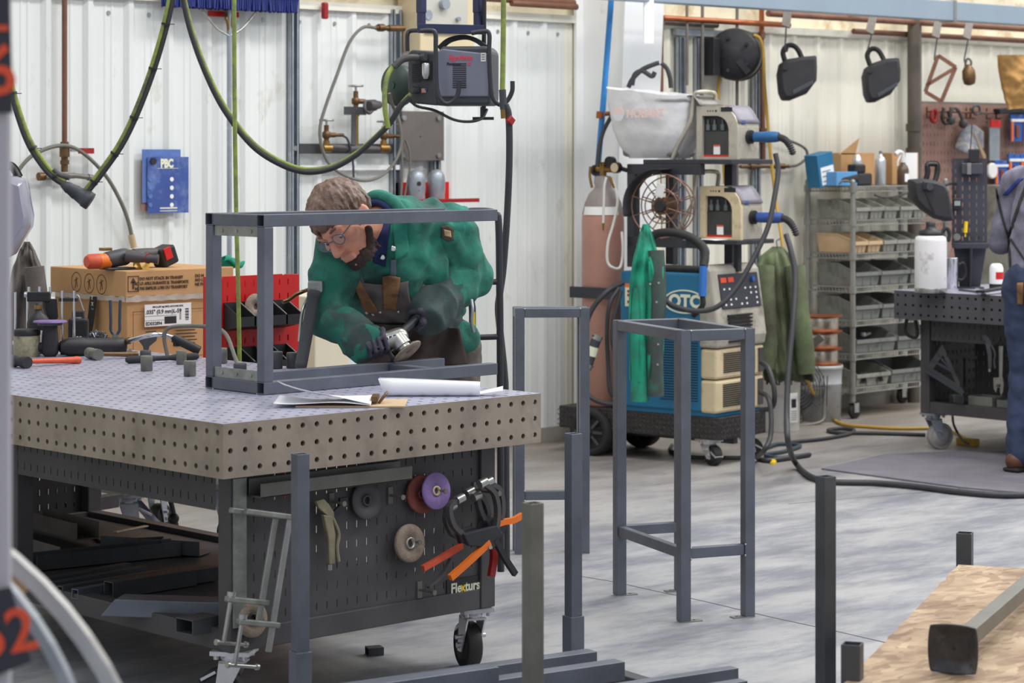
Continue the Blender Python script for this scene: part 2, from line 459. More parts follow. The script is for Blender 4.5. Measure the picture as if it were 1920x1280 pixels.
mx3=N.new('ShaderNodeMix'); mx3.data_type='RGBA'; mx3.inputs['B'].default_value=lin((196,196,196)); L.new(sc.outputs[0],mx3.inputs['Factor']); L.new(mx2.outputs['Result'],mx3.inputs['A'])
L.new(mx3.outputs['Result'],b.inputs['Base Color'])
rr=N.new('ShaderNodeMapRange'); rr.inputs['To Min'].default_value=.32; rr.inputs['To Max'].default_value=.6; n6=nz(1.8); L.new(n6.outputs['Fac'],rr.inputs['Value']); L.new(rr.outputs[0],b.inputs['Roughness'])
bp=N.new('ShaderNodeBump'); bp.inputs['Strength'].default_value=.08; L.new(nz(30).outputs['Fac'],bp.inputs['Height']); L.new(bp.outputs[0],b.inputs['Normal'])

q=MB(); q.b2((-4,-3,-.12),(24,VW+.4,0))
fl=struct(q,'floor','concrete')
fl.location.z=-.12
# saw cuts in the slab
q=MB()
def crack(a,b,wd=.006,n=24,amp=.012,z=.0012):
    P=[]
    for i in range(n+1):
        t=i/n; p=a.lerp(b,t); P.append(p+V((noise.noise(p*3.1)*amp,noise.noise(p*3.1+V((5,5,5)))*amp,0)))
    q.strip([V((p.x,p.y,z-.001)) for p in P],wd,.002,1)
crack(FZ(1160,1092),FZ(1920,1262)); crack(FZ(1480,945),FZ(1800,916)); crack(FZ(1060,1075),FZ(1160,1092))
mat('crack',(104,104,106),.8)
struct(q,'trim_1','crack')

# back wall: ribbed liner panels, ribs every 9 inches with two minor ribs between
def ribs(u0,u1,z0,z1,name,material,u_rib):
    P=[]; pitch=.2286; k=math.floor((u0-u_rib)/pitch)
    u=u_rib+k*pitch
    while u<u1+pitch:
        for du,dv in ((-.034,0),(-.012,.019),(.012,.019),(.034,0),(.085,0),(.090,.003),(.100,.003),(.105,0),(.122,0),(.127,.003),(.137,.003),(.142,0)):
            x=u+du
            if u0<=x<=u1: P.append((x,VW-dv))
        u+=pitch
    P=[(u0,VW)]+P+[(u1,VW)]
    q=MB(); n=len(P); vs=[V((x,y,z0)) for x,y in P]+[V((x,y,z1)) for x,y in P]+[V((x,VW+.05,z0)) for x,y in P]+[V((x,VW+.05,z1)) for x,y in P]
    fs=[(i,i+1,n+i+1,n+i) for i in range(n-1)]+[(n+i,n+i+1,3*n+i+1,3*n+i) for i in range(n-1)]
    q.add(vs,fs); o=struct(q,name,material); return o
ZT=2.352
ucol=W(1062,400).x
UR=W(165.5,200).x
ribs(2.0,ucol-.02,.085,ZT,'wall_back_left','panel_white',UR)
ribs(ucol-.02,24,.085,ZT,'wall_back_right','panel_cream',W(1531,200).x)
q=MB(); q.b2((-2,VW+.05,-.02),(24,VW+.35,4.4)); struct(q,'wall_back','insulation')
q=MB(); q.b2((2,VW-.03,0),(24,VW+.06,.085)); struct(q,'trim_2',mat('kerb',(150,146,138),.8,0,.15,6,.1,40))
# trim that caps the panels
q=MB(); q.b2((2,VW-.032,ZT),(24,VW+.05,ZT+.022)); q.b2((2,VW-.032,ZT-.02),(24,VW-.027,ZT+.022)); struct(q,'trim_3','panel_cream')
# screws along the top of the panels
q=MB()
for i in range(60):
    u=UR+.11+.2286*i
    if u<16: q.cyl((u,VW-.006,ZT-.085),(u,VW+.0,ZT-.085),.011,n=10)
struct(q,'trim_4','bare')
q=MB(); q.b2((23.6,-3,0),(24,VW,4.4)); struct(q,'wall_right','panel_cream')
# galvanised channels standing on the wall
def channel(px,wd,z0,z1,name,dz=.03):
    u=W(px,200,.02).x; q=MB()
    q.b2((u-wd/2,VW-.024,z0),(u+wd/2,VW-.019,z1)); q.b2((u-wd/2,VW-.055,z0),(u-wd/2+.004,VW-.019,z1)); q.b2((u+wd/2-.004,VW-.055,z0),(u+wd/2,VW-.019,z1))
    q.b2((u-wd/2,VW-.055,z0),(u-wd/2+.014,VW-.051,z1)); q.b2((u+wd/2-.014,VW-.055,z0),(u+wd/2,VW-.051,z1))
    struct(q,name,'galv')
channel(546,.05,.3,ZT+.02,'trim_5'); channel(738,.06,.3,ZT,'trim_6'); channel(812,.05,.3,1.6,'trim_7')
channel(1272,.06,.3,2.28,'trim_8'); channel(1413,.05,.3,2.3,'trim_9'); channel(1305,.05,.3,2.28,'trim_10')
# tapered frame column
cx=ucol+.10
q=MB()
def zz(d): return d
zb,zt=0,3.2
def vat(z): return VW-(.27+.055*z)
q.prism([(0,0),(VW+.0-vat(0),0),(VW-vat(zt),zt),(0,zt)],(cx-.006,VW,0),(0,-1,0),(0,0,1),(.012,0,0))
for sgn in (0,):
    q.add([(cx-.06,vat(0),0),(cx+.25,vat(0),0),(cx+.25,vat(zt),zt),(cx-.06,vat(zt),zt),(cx-.06,vat(0)-.014,0),(cx+.25,vat(0)-.014,0),(cx+.25,vat(zt)-.014,zt),(cx-.06,vat(zt)-.014,zt)],
          [(0,1,2,3),(7,6,5,4),(0,4,5,1),(1,5,6,2),(2,6,7,3),(3,7,4,0)])
q.b2((cx-.06,VW-.04,0),(cx+.25,VW-.02,zt))
struct(q,'column','column_white')
# ================================================================ the two welding fixture tables
IN=.0254
def caster(parent, x, y, ztop, R=.072, ang=0, wheel='rubber', fork='light_steel', brake=True, wob=.04):
    """swivel caster under a table: plate, fork, wheel"""
    m=M.Translation((x,y,0))@M.Rotation(ang,4,'Z')
    q=MB(m); q.box((0,0,ztop-.006),(.115,.10,.012))
    for a in(-1,1):
        for b in(-1,1): q.cyl((a*.042,b*.036,ztop-.024),(a*.042,b*.036,ztop-.004),.008,n=6)
    q.lathe([(.034,ztop-.034),(.04,ztop-.022),(.036,ztop-.012)],n=16)
    c=q.build('caster',[fork],parent)
    q=MB(m)
    for b in(-1,1):
        q.prism([(-.036,ztop-.03),(.036,ztop-.03),(.012+wob,R-.018),(-.018+wob,R-.018)],(0,b*.029-.0025,0),(1,0,0),(0,0,1),(0,.005,0))
    q.box((0,0,ztop-.034),(.072,.063,.006)); q.cyl((wob,-.038,R),(wob,.038,R),.009,n=8)
    q.build('fork',[fork],c)
    q=MB(m); q.lathe([(R*.3,-.024),(R*.72,-.022),(R*.75,-.016),(R*.93,-.024),(R,-.018),(R,.018),(R*.93,.024),(R*.75,.016),(R*.72,.022),(R*.3,.024)],(wob,0,R),(wob,1,R),n=28)
    q.build('wheel',[wheel],c)
    if brake:
        q=MB(m); q.box((wob+.03,.0,ztop-.075),(.05,.05,.008),M.Rotation(.5,3,'Y')); q.cyl((wob-.02,-.05,R+.03),(wob-.02,.05,R+.03),.007,n=8); q.build('brake_pedal',[fork],c)
    return c
def fixture_table(label, u0, v0, lu, lv, peg_u, cast_fork, cast_wheel, name='welding_table', side='slab_side'):
    t=thing(name,label,'table',(u0,v0,0))
    nu,nv=round(lu/(2*IN)),round(lv/(2*IN)); P=2*IN; R=.3125*IN; zt=.861; hs=.1524
    X,Y,Z=V((1,0,0)),V((0,1,0)),V((0,0,1))
    q=MB(); q.k=0
    q.holes((0,0,zt),X,Y,nu,nv,P,R,8,.014)
    q.k=1
    q.holes((0,0,zt-hs),X,Z,nu,3,P,R,16,.013)                 # front face
    q.holes((0,lv,zt-hs),-Y,Z,nv,3,P,R,16,.013)               # left face
    q.holes((lu,0,zt-hs),Y,Z,nv,3,P,R,8,.013); q.holes((lu,lv,zt-hs),-X,Z,nu,3,P,R,8,.013)
    # inside of the box and lower lips
    i=.013; q.k=2
    q.b2((i,i,zt-.03),(lu-i,lv-i,zt-.0295))
    for lo,hi in (((0,0),(lu,.06)),((0,lv-.06),(lu,lv)),((0,0),(.06,lv)),((lu-.06,0),(lu,lv))): q.b2((lo[0]+.002,lo[1]+.002,zt-hs-.0),(hi[0]-.002,hi[1]-.002,zt-hs+.012))
    for x in(.09,lu/2,lu-.09): q.b2((x-.003,.09,zt-hs+.002),(x+.003,lv-.09,zt-.015))  # black ribs added to block stray light behind the holes
    for k in range(9): q.b2((.09,.09+(lv-.18)*k/8-.003,zt-hs+.002),(lu-.09,.09+(lv-.18)*k/8+.003,zt-.015))
    q.build('tabletop',['slab_top',side,'black'],t)
    e=.10; zb=.198; zu=zt-hs
    x0,x1,y0,y1=e,lu-e,e,lv-e; L=.06
    for x in(x0,x1-L):
        for y in(y0,y0+1.12,y1-L):
            q=MB(); q.b2((x,y,zb),(x+L,y+L,zu)); q.build('leg',['base_dark'],t,bevel=.004)
    q=MB()
    for y in(y0,y1-L): q.b2((x0+L,y+.004,zb),(x1-L,y+L-.004,zb+.062))
    for x in(x0,x1-L): q.b2((x+.004,y0+L,zb),(x+L-.004,y1-L,zb+.062))
    q.b2((x0+L-.004,y0+L-.004,zb+.03),(x1-L+.004,y1-L+.004,zb+.042))
    q.build('lower_shelf',['base_dark'],t,bevel=.003)
    # slotted apron along both long sides
    for x,ex in ((x0+.002,-1),(x1-.002,1)):
        q=MB(); n=int((y1-y0-2*L)/.0381); o=(y1-y0-n*.0381)/2
        if ex<0: q.holes((x,y1-o,zu-.115),-Y,Z,n,2,.0381,0,dep=.003,py=.0575,slot=(.0042,.022))
        else: q.holes((x,y0+o,zu-.115),Y,Z,n,2,.0381,0,dep=.003,py=.0575,slot=(.0042,.022))
        q.build('slotted_apron',['base_dark'],t)
    # slotted tool boards on the short sides
    n=int((x1-x0-2*L)/.0381); o=(x1-x0-n*.0381)/2; h=zu-zb-.062
    for far in (0,1):
        q=MB(); yb=y1-.015 if far else y0+.012
        if far: q.holes((x1-o,yb+.003,zb+.062),-X,Z,n,8,.0381,0,dep=.003,py=h/8,slot=(.0042,.022))
        else: q.holes((x0+o,yb,zb+.062),X,Z,n,8,.0381,0,dep=.003,py=h/8,slot=(.0042,.022))
        for a,b in ((x0+L-.01,x0+o),(x0+o+n*.0381,x1-L+.01)): q.b2((a,yb,zb+.062),(b,yb+.003,zu))
        q.build('tool_board',['base_dark'],t)
    if peg_u is not None:
        q=MB(); n=int(peg_u[1]/.0381); h=zu-zb-.062
        q.holes((peg_u[0],y0+L+peg_u[2]+peg_u[1],zb+.062),-Y,Z,n,8,.0381,0,dep=.003,py=h/8,slot=(.0042,.022)); q.build('tool_board',['base_dark'],t)
    for x in(x0+.05,x1-.05):
        for k,y in enumerate((y0+.05,y1-.05)): caster(t,x,y,zb,ang=(2.2,-.4,1.2,2.9)[(k+int(x>lu/2)*2)%4],wheel=cast_wheel,fork=cast_fork)
    return t
TU,TV=3.924,5.308
tab=fixture_table('large perforated steel welding table carrying the unfinished frame and papers',TU,TV,48*IN,96*IN,None,'light_steel','rubber')
q=wl(tab); q.b2((TU+.106,TV+.092,.27),(TU+.15,TV+.0985,.69)); q.build('bare_strip',['bare_plate'],tab,label='pale bare steel strip beside the leg')
# slim tool rail below the slab
q=wl(tab); q.b2((TU+.165,TV+.045,.634),(TU+.73,TV+.115,.640)); q.b2((TU+.165,TV+.045,.634),(TU+.73,TV+.049,.676)); q.b2((TU+.165,TV+.10,.634),(TU+.73,TV+.104,.686))
q.build('tool_rail',['steel_warm'],tab,bevel=.002)
# maker's plate
q=wl(tab); vF=TV+.112
pl=PV(838,1107,vF-.004); pr=PV(907,1097,vF-.004); pc=PV(872,1105,vF-.006)
q.b2((pl.x,vF-.004,pc.z-.037),(pr.x,vF-.001,pc.z+.037)); s_=q.build('maker_plate',['black'],tab,label='black plate with pale lettering')
fm=RM[tab.name].inverted()@frame3(pc+V((0,.001,.008)),(1,0,0),(0,0,1))
def word(parts,size,m0,parent,dx0,sx=1.0,bold=.0):
    for st,mt,dx in parts: text(st,size,m0@M.Translation((dx,0,0)),mt,parent,align='LEFT',sx=sx,bold=bold)
word([('Fle','cream_ink',-.058),('x','yellow',-.017),('turs','cream_ink',.001)],.042,fm,s_,0,.92,.0012)
q=MB(fm); q.b2((.0,-.024,0),(.048,-.019,.001)); q.build('underline',['yellow'],s_)

u2,v2=10.37,7.95
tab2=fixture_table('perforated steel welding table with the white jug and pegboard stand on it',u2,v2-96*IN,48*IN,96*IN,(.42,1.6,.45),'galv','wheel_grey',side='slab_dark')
# ================================================================ on the welding table
ZT1=.861
def T(x,y,dz=0): return FZ(x,y,ZT1)+V((0,0,dz))
TUBE=.0381
def stool(name,label,mtx,group=None,sx=.30,sy=.56,h=1.0,feet=True,rungs=3,brackets=False):
    """welded square-tube stand: top ring, four legs, rungs, foot tabs (local: x short side, y long side)"""
    t=thing(name,label,'metal stand',mtx=mtx,group=group); w=TUBE; e=w/2
    ys=((e,'front'),(sy-e,'back'))
    for x in(e,sx-e):
        for y in(e,sy-e):
            q=MB(); q.sq((x,y,.004 if feet else 0),(x,y,h),w,w,.003,(1,0,0))
            lg=q.build('leg',['steel'],t,bevel=.0025)
            if feet:
                q=MB(); d=.05 if x<sx/2 else -.05
                q.b2((x-(e if d>0 else e+.045),y-e,0),(x+(e+.045 if d>0 else e),y+e-.006,.004)); q.cyl((x+d*.85,y,.004),(x+d*.85,y,.006),.006,n=8)
                q.build('foot_tab',['bare_plate'],lg)
    q=MB()
    z=h-e
    for y in(e,sy-e): q.bar((w,y,z),(sx-w,y,z),w-.001)
    for x in(e,sx-e): q.bar((x,w,z),(x,sy-w,z),w-.001)
    q.build('top_ring',['steel'],t,bevel=.003)
    zr=.235
    runs=[((w,e,zr),(sx-w,e,zr)),((e,w,zr),(e,sy-w,zr)),((w,sy-e,zr),(sx-w,sy-e,zr)),((sx-e,w,zr),(sx-e,sy-w,zr))]
    for a,b in runs[:rungs]:
        q=MB(); q.bar(a,b,.028,w-.001); q.build('rung',['steel'],t,bevel=.003)
    for x in(w,sx-w):
        for zz_ in(h-.003,zr+e,zr-e):
            q=MB(); q.sphere((x,0,zz_),.004,6,4); q.build('weld_bead',['bare'],t)
    if brackets:
        for y in(w,sy-w):
            q=MB(); d=.032 if y<sy/2 else -.032
            q.b2((w+.004,min(y,y+d),h-.012),(sx-w-.004,max(y,y+d),h-.007))
            for xx in(.075,.15,.225): q.cyl((xx,y+d*.5,h-.013),(xx,y+d*.5,h-.004),.006,n=10)
            q.build('bracket_plate',['bare_plate'],t,label='pale drilled bracket plate')
    return t
# unfinished stand lying on its long side: its top ring faces away along -x, its legs run along +x over the table edge
P0=T(495,741)
mtx=M(((0,0,-1,P0.x+1.0),(1,0,0,P0.y),(0,1,0,ZT1),(0,0,0,1)))
# local z (leg direction, top ring at z=h) -> world -x ; local y -> world z ; local x -> world y
mtx=M(((0,0,-1,P0.x+.985),(1,0,0,P0.y),(0,1,0,ZT1+.001),(0,0,0,1)))
mtx=M(((0,0,-1,P0.x+.985),(-1,0,0,P0.y+.30),(0,1,0,ZT1+.001),(0,0,0,1))) if False else mtx
stool('lying_stand','unfinished steel stand lying sideways on the big welding table',mtx,sx=.305,sy=.555,h=.985,feet=False,rungs=1,brackets=True)
# round steel slugs set on the table
slugs=[(275,695,.041,.052,'grey steel slug just before the black mallet handle'),(356,705,.041,.052,'steel slug just left of the lying stand, nearest the table edge'),
(340,683,.036,.05,'steel slug standing behind the black mallet handle'),(415,681,.043,.055,'bright steel slug seen between the two uprights of the lying stand'),(273,672,.04,.03,'low steel slug half hidden behind another at the mallet handle'),
(450,697,.045,.03,'low steel slug between the uprights of the lying stand, nearer the bare tube'),(518,691,.044,.06,'steel slug just right of the stand upright'),(548,690,.041,.055,'steel slug at the foot of the grease gun')]
for i,(x,y,d,h,lb) in enumerate(slugs):
    p=T(x,y); q=MB(); r=d/2
    q.lathe([(r*.8,0),(r,.002),(r,h-.002),(r*.9,h),(r*.86,h-.001)],p,p+V((0,0,1)),20)
    solo(q,'steel_slug',['steel_warm' if i in(0,1,2,3) else 'steel_dull'],lb,'steel slug','round steel slugs on the table')
# sheets on a clipboard
cb=thing('clipboard','clipboard with white sheets curling up off it at the table edge','clipboard',T(672,760),0)
lx=V((-CT,ST,0)); ly=V((ST,CT,0)); Cp=T(690,762)+lx*-.03
q=wl(cb); q.prism([(-.08,-.035),(.24,-.035),(.24,.17),(-.08,.17)],Cp+V((0,0,.001)),lx,ly,V((0,0,.004))); q.build('board',['bin_tan'],cb)
q=wl(cb); c=Cp+ly*.06+V((0,0,.006)); q.bar(c-ly*.055+lx*.03,c+ly*.055+lx*.03,.03,.008); q.bar(c-ly*.05+lx*.012+V((0,0,.014)),c+ly*.05+lx*.012+V((0,0,.014)),.02,.014); q.tube([c-ly*.03,c-ly*.02-lx*.02+V((0,0,.026)),c+ly*.02-lx*.02+V((0,0,.026)),c+ly*.03],.004,6); q.build('clip',['bronze'],cb)
def curl(lb,lift,tw,L_,w0):
    q=wl(cb); q.sheet(lambda u,v:Cp+lx*(.02+u*L_)+ly*(-.04+.2*v+w0*u)+V((0,0,.008+lift*u**1.5*(1-tw*v)+.006*math.sin(u*5+v*2)+(.004 if lift>.03 else 0)*(1-u))),18,10); q.build('paper_sheet',['paper'],cb,solid=.0008,label=lb)
curl('flat white sheet',.012,.5,.285,-.01); curl('white sheet curling upward',.075,.55,.275,.02)
pr=thing('rolled_paper','loosely rolled white drawing near the far corner of the table top','paper',T(810,745),0)
q=wl(pr); a=T(722,744)+ly*.03; b=T(900,744)+ly*.03; d_=b-a
def fn(u,v):
    g=-2.6+v*5.0; rr=.029*(1-.22*u)*(1+.06*v); return a+d_*u+V((0,0,rr*(1-math.cos(g))+.001))+ly*(rr*math.sin(g))-d_.normalized()*(.012*(1-math.cos(g)) if u<.02 else 0)
q.sheet(fn,12,26); q.build('sheet_roll',['paper'],pr,solid=.0008)
q=wl(pr); q.sheet(lambda u,v:b+d_.normalized()*(-.03+u*.10)+ly*(-.01+v*.05)+V((0,0,.004+.012*math.sin(v*2.5)*u+.012*u)),6,6); q.build('loose_end',['paper'],pr,solid=.0008)

# ---- left cluster of tools
def hammer(name,label,p0,p1,head,hl,hm,handle,grip,zt=ZT1,hr=.02,cat='hammer'):
    """lying hammer: handle p0->p1, head at p0 across it"""
    t=thing(name,label,cat,(p0.x,p0.y,zt)); d=(p1-p0).normalized(); n=V((-d.y,d.x,0)).normalized(); c=p0.copy(); c.z=zt+hr
    q=wl(t); q.cyl(c-n*hl,c-n*hl*.45,hr*.98,n=16); q.cyl(c-n*hl*.45,c-n*hl*.25,hr*.98,hr*.72,n=16); q.cyl(c-n*hl*.3,c+n*hl*.3,hr*.78,n=12); q.cyl(c+n*hl*.25,c+n*hl*.45,hr*.72,hr*.98,n=16); q.cyl(c+n*hl*.45,c+n*hl,hr*.98,n=16)
    q.build('head',[hm],t,bevel=.002)
    q=wl(t); e=p1.copy(); e.z=zt+grip+.0005; L_=(e-c)
    pr=[(grip*.7,.0),(grip*.75,L_.length*.3),(grip*.85,L_.length*.6),(grip*1.0,L_.length*.85),(grip*1.25,L_.length*.95),(grip*1.05,L_.length)]
    q.lathe(pr,c,e,12); q.build('handle',[handle],t); return t
hammer('hammer','hammer with orange-red fibreglass handle before the dirty tin',T(36,689),T(150,681),None,.055,'black_soft','orange_red',.0115,hr=.021)
hammer('hammer','hammer with a steel head and worn brown handle',T(176,674),T(258,670),None,.045,'steel_warm','bronze',.010,hr=.021)
t=thing('chipping_mallet','black rubber-gripped mallet lying before the round slugs','mallet',T(290,684)); q=wl(t)
a,b=T(236,682,.014),T(372,676,.016); L_=(b-a).length
q.lathe([(.008,0),(.013,.01),(.014,.09),(.009,.11),(.009,L_*.6),(.013,L_*.7),(.013,L_*.97),(.008,L_)],a,b,14); q.build('handle',['black_soft'],t)
# big angle grinder with upturned purple disc
g=thing('angle_grinder','large black angle grinder on its back with a purple disc','angle grinder',T(150,668)); q=wl(g)
a,b=T(112,668,.035),T(232,664,.03); q.lathe([(.020,0),(.034,.03),(.036,.08),(.031,.10),(.032,.20),(.033,.235),(.026,.245)],a,b,18); q.build('body',['black'],g)
q=wl(g); c=T(94,668,.03); q.capsule(c+V((0,0,-.005)),c+V((0,0,.045)),.032,.03); q.cyl(c+V((0,0,.04)),c+V((0,0,.085)),.030,.026,n=18); q.build('gear_head',['black_soft'],g)
q=wl(g); q.cyl(c+V((0,0,.085)),c+V((0,0,.096)),.045,n=24); q.build('guard_ring',['steel_dull'],g)
q=wl(g); q.cyl(c+V((0,0,.096)),c+V((0,0,.101)),.062,.06,n=32); q.build('disc',['purple'],g,label='purple grinding disc')
q=wl(g); q.tube([c+V((0,0,.01)),c+(T(60,668,.03)-c)*1.0],.017,10,1); q.build('side_handle',['black_soft'],g)
# dirty round tin
c=T(50,668); t=thing('round_tin','dirty cream tin with a black lid beside the grinder','tin',c); q=wl(t)
q.lathe([(.046,0),(.048,.003),(.048,.075),(.046,.078)],c,c+V((0,0,1)),24); q.build('can',[mat('dirty_tin',(176,168,138),.6,.1,.35,14,dirt=((74,72,62),.6,16))],t)
q=wl(t); q.lathe([(.049,.078),(.05,.08),(.05,.095),(.044,.1)],c,c+V((0,0,1)),24); q.build('lid',['black'],t)
# upright clamp rods on dark bases
def rods(label,px,py,hts,base_w,n=2,gap=.036,mat_='chrome',top=True):
    c=T(px,py); t=thing('clamp_stand',label,'clamp',c); ax=V((CT,-ST,0))
    q=wl(t); q.box(c+V((0,0,.014)),(.05,.05,.028),M.Rotation(-TH,3,'Z')); q.box(c+V((0,0,.03)),(base_w,.03,.012),M.Rotation(-TH,3,'Z')); q.build('base',['black'],t,bevel=.003)
    for i in range(n):
        p=c+ax*((i-(n-1)/2)*gap); q=wl(t)
        q.cyl(p+V((0,0,.03)),p+V((0,0,hts[i])),.0055,n=10); r=q.build('rod',[mat_],t)
        q=wl(t); q.cyl(p+V((0,0,.036)),p+V((0,0,.05)),.012,n=6); q.build('nut',[mat_],r)
    if top:
        q=wl(t); q.bar(c-ax*gap*.8+V((0,0,hts[0]*.86)),c+ax*gap*.8+V((0,0,hts[0]*.86)),.01,.012); q.build('cross_bar',['black'],t)
    return t
rods('pair of upright chrome clamp rods joined by a dark bar',128,664,(.235,.235),.09,2,.044)
rods('single upright chrome clamp rod behind the dirty tin',29,664,(.23,),.05,1,.03,top=False)
c=T(52,660); t=thing('drill_press_clamp','dark clamp head with short bolts above the black bottle','clamp',c); ax=V((CT,-ST,0)); q=wl(t)
for d in(-.01,.0): pass
q.cyl(c+V((0,0,0)),c+V((0,0,.21)),.006,n=10); q.build('rod',['chrome'],t)
q=wl(t); q.box(c+ax*.042+V((0,0,.208)),(.085,.03,.036),M.Rotation(-TH,3,'Z')); q.prism([(.0,.0),(.045,.0),(.05,-.07),(.02,-.11),(.0,-.03)],c+ax*.06+V((0,-.01,.20)),ax,(0,0,1),V((0,.02,0))); q.build('head',['black'],t,bevel=.003)
for d in(.005,.045,.085): q=wl(t); p=c+ax*d; q.cyl(p+V((0,0,.22)),p+V((0,0,.245)),.006,n=8); q.build('bolt',['chrome'],t)
q=wl(t); q.cyl(c-ax*.012+V((0,0,.215)),c+ax*.004+V((0,0,.215)),.011,n=8)
q.build('bolt',['chrome'],t)
# black pressurised bottle with label
c=T(72,662); t=thing('black_bottle','round-shouldered black bottle with a stained white label','bottle',c); q=wl(t)
q.lathe([(.040,0),(.043,.004),(.043,.11),(.040,.125),(.030,.142),(.014,.152),(.012,.168),(.013,.17),(.013,.182),(.009,.186)],c,c+V((0,0,1)),24); q.build('body',['black'],t)
q=wl(t); q.lathe([(.0436,.022),(.0436,.088)],c,c+V((0,0,1)),24); q.build('label',[mat('stained_label',(226,214,214),.6,0,.15,30,dirt=((130,90,100),.35,22))],t,label='stained white label')
q=wl(t); q.cyl(c+V((0,0,.165)),c+V((0,0,.18)),.0145,n=14); q.build('collar',['brass'],t)
c=T(147,657); t=thing('black_flask','squarish black flask with white lettering behind the clamp rods','flask',c); q=wl(t)
q.box(c+V((0,0,.062)),(.075,.05,.124),M.Rotation(-TH,3,'Z')); q.build('body',['black'],t,bevel=.012,seg=3)
q=wl(t); q.box(c+V((0,0,.135)),(.045,.03,.03),M.Rotation(-TH,3,'Z')); q.build('cap',['black_soft'],t,bevel=.005)
q=wl(t); q.cyl(c+V((0,0,.122)),c+V((0,0,.128)),.022,n=14); q.build('neck',['bare'],t)
q=wl(t); q.tube([c-ax*.02+V((0,0,.13)),c-ax*.005+V((0,0,.21)),c+ax*.02+V((0,0,.15))],.003,6); q.build('bail',['bare'],t)
text('ger',.026,RM[t.name].inverted()@frame3(c+V((0,0,.052))+V((-ST,-CT,0))*.0256,(CT,-ST,0),(0,0,1)),'label_white',t)
# magnetic tray heaped with chips
c=T(182,659); t=thing('chip_tray','black magnetic tray on a stalk heaped with metal shavings','tray',c); q=wl(t)
q.cyl(c,c+V((0,0,.03)),.009,n=10); q.cyl(c,c+V((0,0,.004)),.03,n=16); q.build('stalk',['black'],t)
q=wl(t); q.lathe([(.02,.03),(.047,.036),(.05,.05),(.046,.05),(.042,.042)],c,c+V((0,0,1)),22); q.build('dish',['black_soft'],t)
q=wl(t)
for i in range(240):
    a=random.random()*2*PI; rr=.042*math.sqrt(random.random()); h=.045+.034*(1-(rr/.044)**2)*random.uniform(.75,1)
    p=c+V((rr*math.cos(a),rr*math.sin(a),h)); d=V((random.uniform(-1,1),random.uniform(-1,1),random.uniform(-.6,1)))*.008; q.bar(p-d,p+d,.003,.0015)
q.build('shavings',[mat('chips',(120,124,130),.3,.8,.5,90)],t,kind='stuff')
# pliers standing up
def pliers(name,label,c,ax,up,L_,hm,hand,spread=.25,thick=.010,cat='pliers',jaw=.28):
    """c = jaw tip; up = direction of the handles"""
    t=thing(name,label,cat,c); n=ax.cross(up).normalized(); piv=c+up*L_*jaw
    q=wl(t)
    for s_ in(-1,1): q.prism([(0,0),(s_*.006,0),(s_*.013,L_*jaw*.7),(s_*.010,L_*jaw*1.25),(0,L_*jaw*1.2)] if s_>0 else [(0,0),(0,L_*jaw*1.2),(-.010,L_*jaw*1.25),(-.013,L_*jaw*.7),(-.006,0)],c-n*thick/2,ax,up,n*thick)
    q.cyl(piv-n*thick*.7,piv+n*thick*.7,.008,n=12); q.build('jaws',[hm],t)
    for s_ in(-1,1):
        q=wl(t); q.tube([piv,piv+ax*s_*.016+up*L_*.12,piv+ax*s_*L_*spread*.55+up*L_*.3,piv+ax*s_*L_*spread*.62+up*L_*(1-jaw)],.0058,8,5); q.build('handle',[hand],t)
    return t
pliers('pliers','blue-grey handled pliers standing jaws down by the cardboard box',T(216,657),V((CT,-ST,0)),V((0,0,1)),.19,'bare',mat('blue_grip',(62,70,88),.5),.16)
# MIG gun with steel neck
g=thing('welding_gun','spare welding torch with a bent silver neck leaning on a bracket','welding torch',T(300,664)); q=wl(g)
A_=T(232,664,.045); B_=T(275,668,.075); C_=T(300,668,.08); D_=T(325,666,.065)
q.tube([A_,B_,C_,D_],.009,10,6); q.build('neck',['chrome'],g)
q=wl(g); q.cyl(A_+(A_-B_).normalized()*.03,A_+(B_-A_)*.25,.011,.013,n=14); q.build('nozzle',['bronze'],g)
q=wl(g); q.tube([D_,T(345,666,.045),T(374,666,.017)],.017,10,5); q.box(T(333,666,.044),(.03,.016,.02)); q.build('grip',['black'],g)
q=wl(g); c=T(270,664); q.prism([(0,0),(.012,0),(.02,.03),(.045,.05),(.05,.07),(.0,.066),(-.02,.05),(-.004,.03)],c+V((0,0,0)),(CT,-ST,0),(0,0,1),V((ST,CT,0))*.008); q.build('rest',['steel_dull'],g)
# bent steel tube loop
t=thing('bent_tube','bent grey steel tube arching behind the lying stand','bent tube',T(380,668)); q=wl(t)
p=[T(314,668),T(308,668,.07),T(318,668,.105),T(360,668,.112),T(405,672,.11),T(425,676,.09),T(440,684,.03),T(447,687,.0)]
q.tube(p,.0075,10,8); q.build('tube',['steel_warm'],t)
c=T(236,667); q=MB(); q.prism([(0,0),(.028,0),(.016,.026),(.004,.02)],c,(CT,-ST,0),(0,0,1),V((ST,CT,0))*.03); solo(q,'clip_bracket',['bare'],'small bent bright bracket near the torch nozzle','bracket')
# ================================================================ finished stands on the floor
def stand_at(px,py,deg,sx,sy,name,label,h,group=None,rungs=3,**k):
    """near corner leg at pixel (px, py); deg = heading of the short side from the picture plane"""
    p=FZ(px,py); a=yaw(deg); return stool(name,label,M.Translation(p)@M.Rotation(a,4,'Z'),sx=sx,sy=sy,h=h,group=group,rungs=rungs,**k)
stand_at(1277,1168,22,.285,.565,'metal_stand','finished steel stand alone on the open floor before the welder cart',1.0,rungs=3)
stand_at(966,1040,5,.30,.13,'metal_stand','finished steel stand just beyond the corner of the big table',.985,rungs=2)
